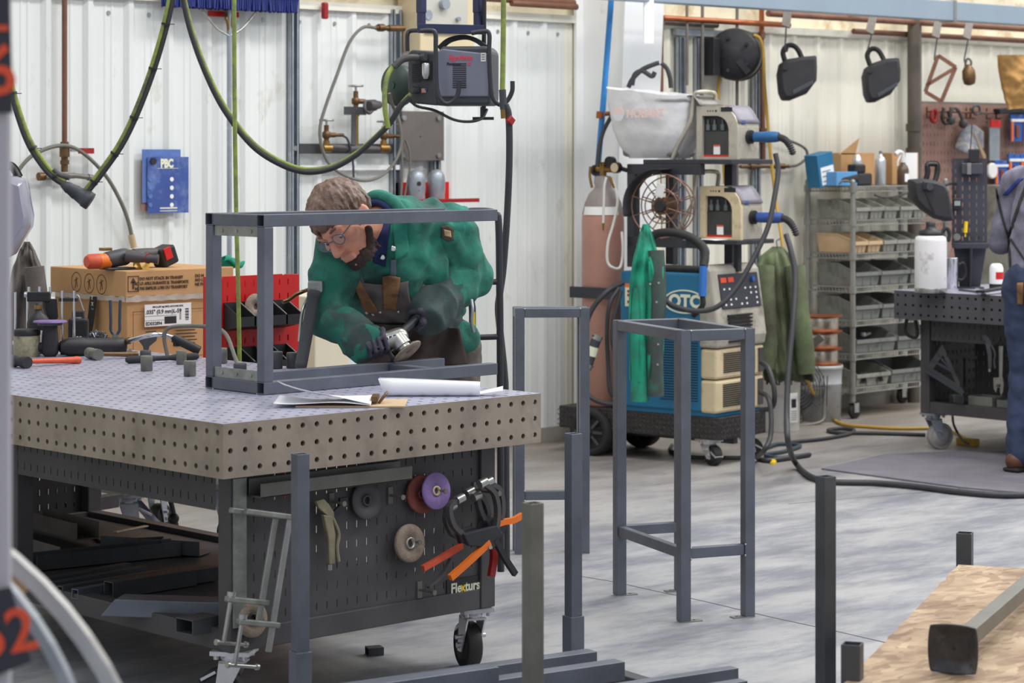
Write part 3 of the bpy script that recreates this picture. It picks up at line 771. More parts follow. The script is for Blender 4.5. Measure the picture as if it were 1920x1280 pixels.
# ================================================================ stake cart with square tubes
ct=thing('stake_cart','low steel cart with four upright square stakes','cart',cam_xy(.11,6.3,0),yaw(33))
def on(p,z): return V((p.x,p.y,z))
stk={'a':(563,850,6.5),'b':(1075,812,7.0),'c':(999,942,5.6),'d':(1548,892,6.07)}
pos={}
for k,(x,y,D) in stk.items():
    p=G(x,y,D); pos[k]=p; ang=yaw(33)
    q=wl(ct); ux=V((math.cos(ang),math.sin(ang),0)); wv=.0381 if k!='c' else .0381
    q.sq(on(p,.13),on(p,p.z),.0381,.0381,.003,ux)
    ps=q.build('stake',['steel' if k in'ab' else ('steel_warm' if k=='c' else 'steel_dull')],ct,bevel=.003)
    q=wl(ct); q.sq(on(p,.06),on(p,.247),.0475,.0475,.004,ux); q.build('socket',['steel'],ct,bevel=.003)
q=wl(ct)
for a,b in(('a','b'),('c','d'),('a','c'),('b','d')): q.bar(on(pos[a],.10),on(pos[b],.10),.05,.05)
q.build('base_frame',['steel_dull'],ct,bevel=.004)
for k in 'abcd':
    q=wl(ct); q.cyl(on(pos[k],0),on(pos[k],.008),.05,n=16); q.cyl(on(pos[k],.008),on(pos[k],.08),.012,n=10); q.build('levelling_foot',['steel_dull'],ct)
dirA=(pos['b']-pos['a']); dirA.z=0; dirA.normalize(); nrm=V((-dirA.y,dirA.x,0))
def tube_on_cart(px,py,z,w,h,L_,name,label,skew=0,mt='steel'):
    """px,py = nearest upper corner of the right hand end"""
    p=FZ(px,py,z+h); d=(M.Rotation(skew,3,'Z')@dirA); n=V((-d.y,d.x,0)); c=p+n*w/2; c.z=z+h/2
    q=MB(); q.sq(c-d*L_,c,w,h,.003,V((0,0,1))); solo(q,name,[mt],label,'square tube','steel tubes lying on the stake cart',bevel=.003)
tube_on_cart(936,1250,.205,.0508,.0508,.80,'square_tube','square steel tube on the cart, its open near end before the big table')
tube_on_cart(930,1283,.150,.0508,.0508,.80,'square_tube','square steel tube under another at the bottom edge of the picture')
tube_on_cart(1172,1240,.150,.0508,.0508,.95,'square_tube','wide pair of steel tubes behind the warm-grey stake, nearer one')
tube_on_cart(1120,1221,.150,.0508,.0508,.95,'square_tube','steel tube behind the warm-grey stake, lying against the far socket')
tube_on_cart(1385,1252,.150,.0381,.0381,1.2,'square_tube','slim steel tube on the cart reaching furthest towards the tall dark stake')
tube_on_cart(1402,1276,.150,.0381,.0381,1.2,'square_tube','slim steel tube at the bottom edge of the picture before the tall dark stake')
# ================================================================ board cart on the right, with a tube and welded foot plate
E_=G(1598,1208,5.5); G_=G(1809,1000,7.1); eg=(G_-E_); eg.z=0; eg.normalize(); en=V((eg.y,-eg.x,0))
bc=thing('board_cart','low stake cart topped with a chipboard sheet','cart',on(E_,0))
for p in (E_,G_):
    q=wl(bc); q.sq(on(p,.08),on(p,.475),.045,.045,.003,en); q.build('stake',['steel_dull'],bc,bevel=.003)
q=wl(bc)
for a,b in ((E_,G_),(E_+en*1.3,G_+en*1.3),(E_,E_+en*1.3),(G_,G_+en*1.3)): q.bar(on(a,.33),on(b,.33),.05,.05)
q.build('base_frame',['steel_dull'],bc,bevel=.004)
for p in (E_+en*.06,G_+en*.06,E_+en*1.24,G_+en*1.24):
    q=wl(bc); q.bar(on(p,.0),on(p,.31),.05,.05,en); q.build('leg',['steel_dull'],bc,bevel=.004)
m=bpy.data.materials.new('chipboard'); m.use_nodes=True; MATS['chipboard']=m; nt=m.node_tree; N=nt.nodes; L=nt.links; b=N['Principled BSDF']; b.inputs['Roughness'].default_value=.75
tc=N.new('ShaderNodeTexCoord'); vo=N.new('ShaderNodeTexVoronoi'); vo.inputs['Scale'].default_value=26; vo.inputs['Randomness'].default_value=1
mp=N.new('ShaderNodeMapping'); mp.inputs['Scale'].default_value=(1,2.4,1); nn=N.new('ShaderNodeTexNoise'); nn.inputs['Scale'].default_value=7; nn.inputs['Detail'].default_value=4
ad=N.new('ShaderNodeMix'); ad.data_type='VECTOR'; ad.inputs['Factor'].default_value=.22; L.new(tc.outputs['Object'],ad.inputs['A']); L.new(nn.outputs['Color'],ad.inputs['B']); L.new(ad.outputs['Result'],mp.inputs['Vector']); L.new(mp.outputs[0],vo.inputs['Vector'])
rp=N.new('ShaderNodeValToRGB'); e=rp.color_ramp.elements; e[0].color=lin((150,122,96)); e[1].color=lin((206,182,150)); L.new(vo.outputs['Color'],rp.inputs['Fac'])
n2=N.new('ShaderNodeTexNoise'); n2.inputs['Scale'].default_value=5; n2.inputs['Detail'].default_value=8; r2=N.new('ShaderNodeValToRGB'); r2.color_ramp.elements[0].position=.35; r2.color_ramp.elements[0].color=lin((150,124,104)); r2.color_ramp.elements[1].position=.6; r2.color_ramp.elements[1].color=(1,1,1,1)
L.new(tc.outputs['Object'],n2.inputs['Vector']); L.new(n2.outputs['Fac'],r2.inputs['Fac'])
mm=N.new('ShaderNodeMix'); mm.data_type='RGBA'; mm.blend_type='MULTIPLY'; mm.inputs['Factor'].default_value=.55; L.new(rp.outputs[0],mm.inputs['A']); L.new(r2.outputs[0],mm.inputs['B']); L.new(mm.outputs['Result'],b.inputs['Base Color'])
bp=N.new('ShaderNodeBump'); bp.inputs['Strength'].default_value=.3; bp.inputs['Distance'].default_value=.004; L.new(vo.outputs['Distance'],bp.inputs['Height']); L.new(bp.outputs[0],b.inputs['Normal'])
q=wl(bc); zO=.392; c0=FZ(1797,1058,zO); pts=[]
n=40
for i in range(n+1):
    p=c0-eg*(i/n*2.6)+en*(noise.noise(V((i*.9,0,0)))*.012); pts.append(p)
vs=[]; 
for p in pts:
    for z in(zO,zO-.012): vs.append(on(p,z))
    for z in(zO,zO-.012): vs.append(on(p+en*1.22,z))
fs=[]
for i in range(n):
    a=4*i; b_=a+4; fs += [(a,b_,b_+2,a+2),(a+1,a+3,b_+3,b_+1),(a,a+1,b_+1,b_),(a+2,b_+2,b_+3,a+3)]
fs += [(0,2,3,1),(4*n,4*n+1,4*n+3,4*n+2)]
q.add(vs,fs); q.build('chipboard_sheet',['chipboard'],bc)
# loose post with dished foot plate lying on the board
fc=G(1789,1209,5.55); fp=thing('post_with_foot','steel post with a dished square foot plate lying on the chipboard','post',on(fc,zO)); 
B2=FZ(1925,1112,zO+.04); d=(on(B2,0)-on(fc,0)); d.normalize()
n=V((-d.y,d.x,0)); s=.0585; q=wl(fp); cz=zO+s+.002; cc=on(fc,cz)
# plate: dished square, rim bent towards the viewer
def fpl(u,v):
    a=(u-.5)*2; b=(v-.5)*2; rr=max(abs(a),abs(b)); k=1-.10*(a*a*b*b)
    return cc+n*(a*s*k)+V((0,0,b*s*k))-d*(.014*max(0,rr-.55)/.45*(1 if rr<.8 else 1))
q.sheet(fpl,22,22); q.build('foot_plate',[mat('plate_dark',(64,62,64),.4,.3,.4,18,dirt=((120,116,112),.3,12))],fp,solid=.004)
q=wl(fp); q.sq(cc+d*.012,cc+d*1.3,.0381,.0381,.003,V((0,0,1))); q.build('tube',['steel_warm'],fp,bevel=.003)
q=wl(fp); q.sheet(lambda u,v:cc+n*((u-.5)*1.7*s)+V((0,0,-s*(.74+.24*v)))-d*(.002+.010*v*v+.003*math.sin(u*9)),14,4); q.build('bent_lip',['chrome'],fp,solid=.002)
q=wl(fp); q.cyl(cc-d*.0035,cc+d*.001,.0045,n=10); q.build('centre_hole',['rubber'],fp)
# ================================================================ machine at the far left edge
mg=thing('machine_column','tall grey machine column with dark orange-numbered placards','machine',on(G(-60,700,3.2),0))
Dm=3.2
a=G(-170,700,Dm); b=G(25,700,Dm); dx=V((CT,-ST,0)); dd=V((ST,CT,0))
q=wl(mg); c=(a+b)/2+dd*.08; c=(a+b)/2-dx*.006+dd*.012; q.box(on(c,1.0),((b-a).length,.024,2.0),M.Rotation(-TH,3,'Z')); q.build('column',['machine_grey'],mg,bevel=.006)
def placard(poly,digits,lab):
    q=wl(mg); P=[G(x,y,Dm-.012) for x,y in poly]; o=P[0]
    q.prism([((p-o).dot(dx),(p-o).z) for p in P],o,dx,(0,0,1),dd*.004); pl=q.build('placard',['placard'],mg,label=lab)
    for st,x,y,sz,rot in digits:
        text(st,sz/FPX*Dm*1.36,RM[mg.name].inverted()@frame3(G(x,y,Dm-.0135),dx,(0,0,1))@M.Rotation(rot,4,'Z'),'digit',pl,name='numeral',bold=.0012)
placard([(-120,-60),(18,-60),(18,20),(24,190),(24,212),(-120,212)],[('6',-1,136,98,0),('-',4,46,60,0)],'dark placard with orange numerals at the top')
placard([(-120,1130),(20,1100),(60,1240),(-40,1280),(-120,1280)],[('52',12,1190,84,.2)],'dark placard with an orange numeral at the bottom')
# twin-rimmed reel beside it
rl=thing('steel_reel','large reel with two flat steel rims beside the machine column','reel',on(G(-60,1400,3.5),0))
def rim(x0,y0,x1,y1,x2,y2,w,D,nm,mt):
    # circle through three picture points on a plane facing the viewer at depth D
    P=[V((x0,y0)),V((x1,y1)),V((x2,y2))]; ax,ay=P[0];bx,by=P[1];cx_,cy_=P[2]
    d_=2*(ax*(by-cy_)+bx*(cy_-ay)+cx_*(ay-by)); ux=((ax*ax+ay*ay)*(by-cy_)+(bx*bx+by*by)*(cy_-ay)+(cx_*cx_+cy_*cy_)*(ay-by))/d_; uy=((ax*ax+ay*ay)*(cx_-bx)+(bx*bx+by*by)*(ax-cx_)+(cx_*cx_+cy_*cy_)*(bx-ax))/d_
    R=(P[0]-V((ux,uy))).length/FPX*D; c=G(ux,uy,D); w=w/FPX*D; q=wl(rl); n=72; vs=[]; 
    for i in range(n):
        t=2*PI*i/n; r_=(dx*math.cos(t)+V((0,0,math.sin(t))))
        for rr,z in((R,0),(R-w,0),(R-w,.03),(R,.03)): vs.append(c+r_*rr+dd*z)
    fs=[]
    for i in range(n):
        j=(i+1)%n
        for k in range(4): fs.append((4*i+k,4*i+(k+1)%4,4*j+(k+1)%4,4*j+k))
    q.add(vs,fs,False); q.build(nm,[mt],rl); return c,R
c1,R1=rim(28,1044,120,1135,218,1280,27,3.45,'rim','light_steel')
c2,R2=rim(28,1112,85,1190,132,1280,20,3.35,'rim','galv')
q=wl(rl); q.cyl(c1+dd*.03,c1+dd*.3,.06,n=20); q.build('hub',['steel_dull'],rl)
for k in range(10):
    t=2*PI*k/10+.2; r_=(dx*math.cos(t)+V((0,0,math.sin(t)))); q=wl(rl); q.bar(c1+dd*.035+r_*.05,c1+dd*.035+r_*(R1-.01),.035,.018,dd); q.build('spoke',['wood'],rl)
# ================================================================ offcuts on the lower shelf of the big table
SZ=.242
def shelf_piece(kind,x1,y1,x2,y2,w,h,name,label,mt='steel_dull',z=SZ,t=.004,cat='steel offcut'):
    a=FZ(x1,y1,z); b=FZ(x2,y2,z); a.z=b.z=z+h/2+.001
    q=MB()
    if kind=='tube': q.sq(a,b,w,h,t,(0,0,1))
    elif kind=='bar': q.bar(a,b,w,h,(0,0,1))
    elif kind=='angle':
        d,s_,u_,l=MB.fr(a,b,(0,0,1)); q.bar(a-V((0,0,h/2-t/2)),b-V((0,0,h/2-t/2)),w,t,(0,0,1)); q.bar(a+s_*(w/2-t/2),b+s_*(w/2-t/2),t,h,(0,0,1))
    elif kind=='channel':
        d,s_,u_,l=MB.fr(a,b,(0,0,1)); q.bar(a-V((0,0,h/2-t/2)),b-V((0,0,h/2-t/2)),w,t,(0,0,1))
        for k in(-1,1): q.bar(a+s_*k*(w/2-t/2),b+s_*k*(w/2-t/2),t,h,(0,0,1))
    solo(q,name,[mt],label,cat,'steel offcuts on the lower shelf',bevel=.0015)
zs=SZ
shelf_piece('tube',46,1108,240,1072,.030,.030,'square_tube','small square tube end, furthest towards the reel rim','steel_dull')
shelf_piece('tube',82,1112,270,1078,.030,.030,'square_tube','small square tube end behind the reel rim','steel_dull')
shelf_piece('tube',112,1117,296,1087,.030,.030,'square_tube','small square tube end in the middle of a row of four','steel_dull')
shelf_piece('tube',140,1124,330,1090,.032,.032,'square_tube','square tube end nearest the mitred box section, bright-edged','steel')
shelf_piece('tube',203,1121,360,1096,.05,.05,'square_tube','larger square tube end in the middle of the shelf','steel_dull')
shelf_piece('tube',235,1112,400,1086,.06,.044,'rectangular_tube','flat rectangular tube end behind the mitred box section','steel_dull')
shelf_piece('tube',345,1190,395,1180,.075,.045,'rectangular_tube','short rectangular tube at the near right end of the shelf','steel_dull')
# box section with mitred end
a=FZ(188,1156,SZ); b=FZ(500,1166,SZ); q=MB(); d=(b-a).normalized(); n=V((-d.y,d.x,0)); l=(b-a).length
q.prism([(0,.0),(l,0),(l,.052),(.045,.052)],on(a,SZ+.001)-n*.0,d,(0,0,1),n*.09); solo(q,'mitred_section',['steel'],'long dark green-grey section with a mitred end at the front of the shelf','steel offcut','steel offcuts on the lower shelf',bevel=.003)
shelf_piece('channel',60,1068,330,1040,.08,.05,'steel_channel','dark channel lying across the middle of the shelf','steel_dull',z=SZ)
shelf_piece('angle',200,1028,385,1040,.09,.05,'steel_angle','dark angle iron slanting across the far part of the shelf','steel_dull',z=SZ+.0)
shelf_piece('angle',55,1030,130,1052,.07,.05,'steel_angle','brownish drilled angle iron at the left end of the shelf','grey_pipe',z=SZ)
shelf_piece('channel',60,985,165,1012,.09,.06,'steel_channel','brownish channel stacked at the left end of the shelf','grey_pipe',z=SZ+.02)
shelf_piece('bar',180,1012,300,1005,.12,.008,'steel_plate','thin dark steel plate at the far side of the shelf','steel_dull',z=SZ)
shelf_piece('tube',110,968,215,950,.05,.05,'square_tube','dark square tube at the far back of the shelf','steel_dull',z=SZ)
shelf_piece('bar',215,1000,275,988,.02,.006,'flat_bar','short bright-edged flat bar on top of the far pile','bare',z=SZ+.05)
# ================================================================ tools hanging on the short side tool board
VB=TV+.112
def H(x,y,o=.0): return PV(x,y,VB-o)
def hook(x,y,L_=.09):
    p=H(x,y); q=MB(); q.box(p+V((0,-.003,0)),(.018,.006,.05)); q.cyl(p,p+V((0,-L_,0)),.004,n=8); q.cyl(p+V((0,-L_,0)),p+V((0,-L_-.004,0)),.008,n=10)
    return solo(q,'hook_peg',['steel_warm'],None,None)
for x,y,lb,L_ in ((800,915,'hook peg holding the purple and red discs',.085),(762,1012,'hook peg through the beige grinding wheel',.06),(785,1105,'empty hook peg near the bottom of the tool board',.07),(730,928,'hook peg just under the tool rail',.06),(620,940,'hook peg holding the locking pliers',.06),(890,918,'hook peg holding the orange-handled clamps',.11),(478,1160,'hook peg through the disc behind the bar clamps',.03)):
    tag(hook(x,y,L_),lb,'hook','hook pegs on the tool board')
def disc(x,y,o,R,ri,th,name,label,mt,tilt=0,center='bare'):
    p=H(x,y,o); t=thing(name,label,'grinding disc',p,group='discs hanging on the tool board'); ax=V((math.sin(tilt)*.3,-1,.12)).normalized()
    q=wl(t); q.lathe([(ri,0),(R*.98,0),(R,th*.3),(R,th*.8),(R*.96,th),(R*.6,th*1.05),(R*.5,th*.7),(ri,th*.7),(ri,0)],p,p+ax,36); q.build('wheel',[mt],t)
    q=wl(t); q.lathe([(ri*.95,-.001),(ri*1.35,-.001),(ri*1.35,th*1.1),(ri*.95,th*1.1),(ri*.95,-.001)],p,p+ax,20); q.build('bushing',[center],t)
disc(788,926,.016,.058,.011,.012,'flap_disc','dark red flap disc behind the purple one','grit_red',center='grit_red')
disc(816,920,.055,.056,.011,.008,'flap_disc','purple flap disc hanging on the tool board','purple',center='cream')
disc(765,1018,.03,.057,.013,.014,'grinding_wheel','beige depressed-centre grinding wheel hanging alone','grit')
disc(685,938,.012,.056,.012,.01,'grinding_wheel','dark grinding wheel half hidden under the tool rail','base_dark',center='steel_dull')
disc(470,1160,.012,.052,.012,.012,'grinding_wheel','worn pale grinding wheel behind the bar clamps','grit',center='black')
# locking pliers
def lock_pliers(label,c,ax,up,L_,m1,name='locking_pliers',n=None):
    t=thing(name,label,'pliers',c); n=n or V((0,-1,0)); 
    def P(a,b,o=0): return c+ax*a*L_+up*b*L_+n*o
    q=wl(t); q.prism([(-.13,.0),(-.10,.10),(-.02,.22),(.02,.30),(.06,.30),(.05,.18),(.0,.06),(-.05,-.02)],P(0,-.0,.01),ax*L_*1.8,-up*L_,n*.012); q.build('fixed_jaw',[m1],t,bevel=.002)
    q=wl(t); q.prism([(.20,.0),(.21,.12),(.10,.26),(.03,.30),(.03,.22),(.12,.10),(.12,.0)],P(0,0,.008),ax*L_*1.8,-up*L_,n*.010); q.build('moving_jaw',['black'],t,bevel=.002)
    q=wl(t); q.prism([(-.06,.2),(.03,.24),(.06,.5),(.055,.92),(.0,.92),(-.01,.55)],P(0,0,.009),ax*L_*1.8,-up*L_,n*.016); q.build('handle',[m1],t,bevel=.003)
    q=wl(t); q.tube([P(.09,-.27,.015),P(.2,-.5,.015),P(.17,-.7,.015),P(.2,-.9,.015)],.006,8,5); q.build('lever',[m1],t)
    q=wl(t); q.cyl(P(.027,-.92,.017),P(.027,-1.0,.017),.008,n=10); q.build('adjusting_screw',['bare'],t)
    return t
lock_pliers('cream-worn locking pliers hanging below the tool rail',H(608,935,.02),V((1,0,0)),V((0,0,1)),.205,mat('worn_cream',(150,140,116),.5,.3,.3,20))
# C-clamps with orange dipped levers
def face_clamp(label,o,arms,body,levers,pads):
    c=H(*body[0],o); t=thing('locking_clamp',label,'clamp',c,group='locking clamps on one hook peg'); n=V((0,-1,0))
    for nm,pts in zip(('fixed_arm','moving_arm'),arms):
        q=wl(t); q.strip([H(x,y,o) for x,y in pts],.015,.018,5,up=n); q.build(nm,['base_dark'],t)
    for x,y in pads:
        q=wl(t); p=H(x,y,o); q.cyl(p-V((.014,0,.004)),p+V((.014,0,.004)),.014,n=12); q.build('swivel_pad',['bare'],t)
    q=wl(t); O=H(*body[0],o); q.prism([((H(x,y,o)-O).x,(H(x,y,o)-O).z) for x,y in body],O,(1,0,0),(0,0,1),n*.018); q.build('body',['black_soft'],t,bevel=.003)
    for mt,w_,pts in levers:
        q=wl(t); q.strip([H(x,y,o+.012) for x,y in pts],w_,.014,5,up=n); q.build('lever',[mt],t,label='dipped lever' if 'orange' in mt else None)
    q=wl(t); q.cyl(H(*body[2],o+.005),H(*body[2],o+.026),.006,n=8); q.build('rivet',['bare'],t)
face_clamp('foremost locking clamp with a bright orange lever reaching down',.11,([(905,905),(926,924),(933,960),(926,1000),(905,1020)],[(862,935),(843,950),(850,985),(878,1008),(905,1018)]),[(862,1000),(872,1022),(920,1026),(936,1000),(925,984)],[('orange',.020,[(917,1016),(892,1040),(868,1062),(844,1083)]),('black',.018,[(927,1010),(946,1045),(966,1076)])],[(905,905),(862,935)])
face_clamp('middle locking clamp with a faded red-orange lever',.06,([(880,922),(904,934),(914,965),(898,992)],[(846,950),(836,970),(850,1002),(880,1006)]),[(850,995),(858,1018),(890,1018),(902,996),(880,985)],[('orange_red',.017,[(866,1022),(845,1035),(820,1050),(793,1065)]),('base_dark',.008,[(846,1048),(830,1075),(803,1101)])],[(880,922),(846,950)])
face_clamp('rear locking clamp whose orange lever sticks out past the table end',.08,([(915,903),(937,920),(941,960),(934,985)],[(893,930),(901,960),(915,986)]),[(905,975),(915,1000),(938,1000),(946,978),(930,966)],[('orange',.018,[(929,983),(945,978),(962,975),(979,966)]),('red_dark',.022,[(920,1000),(926,1040),(921,1080)])],[(915,903),(893,930)])
# light-metal bar clamps hooked on the rail
def bar_clamp(x1,y1,x2,y2,o,label):
    a=H(x1,y1,o); b=H(x2,y2,o); t=thing('bar_clamp',label,'clamp',b,group='bar clamps hooked on the tool rail'); d=(b-a).normalized(); n=V((0,-1,0)); s_=d.cross(n).normalized()
    if s_.x>0: s_=-s_
    q=wl(t); q.bar(a,b,.019,.008,n); q.build('bar',['bare'],t,bevel=.0015)
    q=wl(t); q.bar(a+d*.004-s_*.01,a+d*.004+s_*.16,.016,.02,n); q.build('fixed_jaw',['bare_plate'],t,bevel=.003)
    c=a+d*(b-a).length*.80
    q=wl(t); q.bar(c-s_*.02,c+s_*.125,.016,.022,n); q.build('sliding_jaw',['bare_plate'],t,bevel=.003)
    q=wl(t); e=c+s_*.11; q.cyl(e-d*.012,e+d*.12,.0065,n=10); q.cyl(e-d*.02,e-d*.008,.013,n=12); sp=q.build('screw',['bare'],t)
    q=wl(t); q.cyl(e+d*.12+s_*.02,e+d*.12-s_*.075,.0055,n=8); q.cyl(e+d*.12-s_*.075,e+d*.12-s_*.083,.009,n=8); q.cyl(e+d*.12+s_*.02,e+d*.12+s_*.028,.009,n=8); q.build('turning_bar',['bare'],sp)
bar_clamp(517,964,484,1170,.075,'bar clamp with bright bar, nearer the pale strip')
bar_clamp(544,966,503,1222,.10,'bar clamp with bright bar, partly behind the slim foreground stake')
q=MB(); p=FZ(688,1228); r=M.Rotation(yaw(20),3,'Z')
d=r@V((1,0,0)); q.sq(p+V((0,0,.013)),p+d*.05+V((0,0,.013)),.045,.025,.003,(0,0,1)); solo(q,'tube_offcut',['steel_dull'],'short dark tube offcut lying on the floor under the table','steel offcut')
# ================================================================ welder cart
A38=math.radians(38)
ca=cam_xy(math.cos(A38),-math.sin(A38)); cbv=cam_xy(math.sin(A38),math.cos(A38))     # towards the machine front / across to its right
K0=G(1348,782,12.15); K0.z=0
def Q(s,t,z=0): return K0-ca*s+cbv*t+V((0,0,z))       # s back from the front, t from the left side
UP=V((0,0,1))
crt=thing('welder_cart','black diamond-plate cart carrying the blue welder and the brown gas cylinder','cart',Q(.5,.23))
q=wl(crt); q.prism([(0,.012),(.03,0),(1.02,0),(1.02,.47),(.03,.47),(0,.45)],Q(0,0,.135),-ca,cbv,V((0,0,.115)))
m=mat('diamond_plate',(54,52,52),.5,.3,.15,20); nt=m.node_tree; b=nt.nodes['Principled BSDF']; wv=nt.nodes.new('ShaderNodeTexVoronoi'); wv.inputs['Scale'].default_value=38; wv.distance='CHEBYCHEV'; tcx=nt.nodes.new('ShaderNodeTexCoord'); nt.links.new(tcx.outputs['Object'],wv.inputs['Vector'])
bb=nt.nodes.new('ShaderNodeBump'); bb.inputs['Strength'].default_value=.8; bb.inputs['Distance'].default_value=.006; nt.links.new(wv.outputs['Distance'],bb.inputs['Height']); nt.links.new(bb.outputs[0],b.inputs['Normal'])
q.build('deck',['diamond_plate'],crt,bevel=.003)
# raised diamonds on the near skirt
q=wl(crt)
for i in range(40):
    for j in range(4):
        c=Q(.03+i*.0255,-.0005,.152+j*.026); d=(-ca*.8+UP*(.6 if (i+j)%2 else -.6)).normalized(); q.bar(c-d*.008,c+d*.008,.004,.002,cbv)
for i in range(17):
    for j in range(4):
        c=Q(-.0005,.03+i*.0255,.152+j*.026); d=(cbv*.8+UP*(.6 if (i+j)%2 else -.6)).normalized(); q.bar(c-d*.008,c+d*.008,.004,.002,ca)
q.build('tread',['base_dark'],crt,kind='stuff')
for t_ in(-.03,.43):
    c=Q(.80,t_,.125); w_=wl(crt); w_.lathe([(.02,.0),(.03,.0),(.04,.006),(.088,.004),(.092,-.006),(.118,-.008),(.125,.0),(.125,.055),(.118,.064),(.09,.06),(.085,.05),(.03,.05),(.02,.05)],c+cbv*.0,c+cbv,36); wh=w_.build('rear_wheel',['rubber'],crt)
    q=wl(crt)
    for k in range(8):
        a_=2*PI*k/8; r_=ca*math.cos(a_)+UP*math.sin(a_); q.bar(c+r_*.03-cbv*.004,c+r_*.09-cbv*.004,.014,.008,cbv)
    q.cyl(c-cbv*.012,c+cbv*.01,.016,n=14); q.build('spokes',['base_dark'],wh)
q=wl(crt); q.cyl(Q(.80,-.03,.125),Q(.80,.49,.125),.012,n=10); q.bar(Q(.95,.235,.11),Q(.05,.235,.11),.04,.03); q.bar(Q(.93,.02,.07),Q(.93,.45,.07),.03,.13); q.build('axle',['steel_dull'],crt)
for i,t_ in enumerate((.06,.41)):
    p=RM[crt.name].inverted()@Q(.10,t_); caster(crt,p.x,p.y,.135,R=.052,ang=yaw(-60+60*i),wheel='rubber',fork='light_steel')
# --- welding power source
ot=thing('welder','blue welding power source with a cream louvred front, on the cart','welder',Q(.34,.23,.25))
z0,z1=.252,.985
q=wl(ot); q.prism([(.11,0),(.62,0),(.62,.45),(.11,.45)],Q(0,0,z0+.02),-ca,cbv,V((0,0,z1-z0-.02))); q.build('cabinet',['otc_blue'],ot,bevel=.012)
q=wl(ot); q.prism([(.03,.01),(.63,.01),(.63,.44),(.03,.44)],Q(0,0,z0),-ca,cbv,V((0,0,.022))); q.build('base_tray',['otc_blue'],ot)
for s0,s1 in((.13,.36),):
    q=wl(ot)
    for k in range(26):
        z=.335+k*.0135; q.box(Q((s0+s1)/2,-.001,z),(s1-s0,.010,.005),M.Rotation(-A38-TH,3,'Z'))
    q.build('louvre_panel',['otc_blue'],ot)
    q=wl(ot)
    for k in range(26):
        z=.335+k*.0135; q.box(Q((s0+s1)/2,.0,z-.006),(s1-s0,.004,.0035),M.Rotation(-A38-TH,3,'Z'))
    q.build('louvre_gap',['black'],ot)
# front: three stacked cream louvre panels and the slanted control box
def front(zb,zt_,s_in,mt,nm,nl,tw=.30):
    q=wl(ot); q.prism([(s_in,-.004),(.115,-.0),(.115,.45),(s_in,.454)],Q(0,0,zb),-ca,cbv,V((0,0,zt_-zb))); p=q.build(nm,[mt],ot,bevel=.014)
    q=wl(ot); h=(zt_-zb-.05)/nl
    for k in range(nl): q.box(Q(s_in-.001,.06+tw/2,zb+.03+h*(k+.5)),(.006,tw,h*.52),M.Rotation(-A38-TH,3,'Z'))
    q.build('louvre_gap',['black'],p)
    q=wl(ot); q.box(Q(s_in-.002,.415,zb+(zt_-zb)*.5),(.012,.045,(zt_-zb)*.8),M.Rotation(-A38-TH,3,'Z')); q.build('connector_panel',['base_dark'],p)
    return p
front(.27,.44,.015,'cream','lower_front_panel',11); front(.445,.60,.012,'cream','middle_front_panel',10); 
q=wl(ot); q.prism([(.006,.605),(-.005,.66),(.012,.79),(.045,1.0),(.07,1.028),(.12,1.03),(.12,.605)],Q(0,-.006,0),-ca,UP,cbv*.462)
cbx=q.build('control_box',['cream_dirty'],ot,bevel=.014,seg=3)
q=wl(ot)
for k in range(8): q.box(Q(-.0005,.20,.635+k*.019),(.016,.22,.010),M.Rotation(-A38-TH,3,'Z'))
q.build('louvre_gap',['black'],cbx)
n_=(-ca*.04*0+(-ca)*(-.16)+UP*(-.04)); sl=((Q(.045,0,1.0)-Q(.012,0,.79))).normalized(); nn_=ca*1.0; nn_=(nn_-sl*nn_.dot(sl)).normalized()
pc=Q(.029,.235,.897)+nn_*.002
fmx=frame3(pc,cbv,sl)
q=MB(RM[ot.name].inverted()@fmx); q.b2((-.185,-.095,-.004),(.185,.085,.006)); cp=q.build('control_panel',['placard'],cbx,bevel=.003)
def key(lo,hi,mt,nm='key'): q=MB(RM[ot.name].inverted()@fmx); q.b2(lo,hi); q.build(nm,[mt],cp)
for x in(-.15,-.08): key((x-.025,.04,.006),(x+.025,.066,.0085),'digit','display')
for i in range(7):
    for j in range(4):
        if random.random()<.7: key((-.16+i*.05,-.08+j*.027,.006),(-.16+i*.05+.013,-.08+j*.027+.010,.0085),'label_white')
q=MB(RM[ot.name].inverted()@fmx); q.cyl((.12,.05,.006),(.12,.05,.02),.014,n=14); q.build('dial',['blue'],cp)
# maker's oval on the side
lm=RM[ot.name].inverted()@frame3(Q(.21,-.0025,.838),ca,UP)
q=MB(lm)
def oval(a,b,a2,b2_,h):
    n=48; vs=[];
    for i in range(n):
        t=2*PI*i/n; c_,s_=math.cos(t),math.sin(t); vs += [(a*c_,b*s_,0),(a2*c_,b2_*s_,0),(a2*c_,b2_*s_,h),(a*c_,b*s_,h)]
    fs=[]
    for i in range(n):
        j=(i+1)%n
        for k in range(4): fs.append((4*i+k,4*i+(k+1)%4,4*j+(k+1)%4,4*j+k))
    q.add(vs,fs)
oval(.128,.062,.119,.055,.002); lg=q.build('logo',['cream_ink'],ot)
text('OTC',.088,lm@M.Translation((0,0,0)),'cream_ink',lg,sx=1.05,bold=.004)
q=MB(RM[ot.name].inverted()@frame3(Q(.545,-.002,.86),ca,UP)); q.k=0; q.b2((-.04,-.06,0),(.04,.06,.001)); q.k=1; q.b2((-.04,.04,.001),(.04,.06,.002)); q.k=2
for z in(-.035,-.0,.02): q.b2((-.025,z-.008,.001),(-.012,z+.006,.002))
q.build('warning_label',['cream_ink','orange','red_dark'],ot)
q=wl(ot); q.b2((0,0,0),(.001,.001,.001)) if False else None
q.box(Q(.38,.22,.995),(.42,.30,.02),M.Rotation(-A38-TH,3,'Z')); q.build('top_pad',['rubber'],ot,bevel=.006)
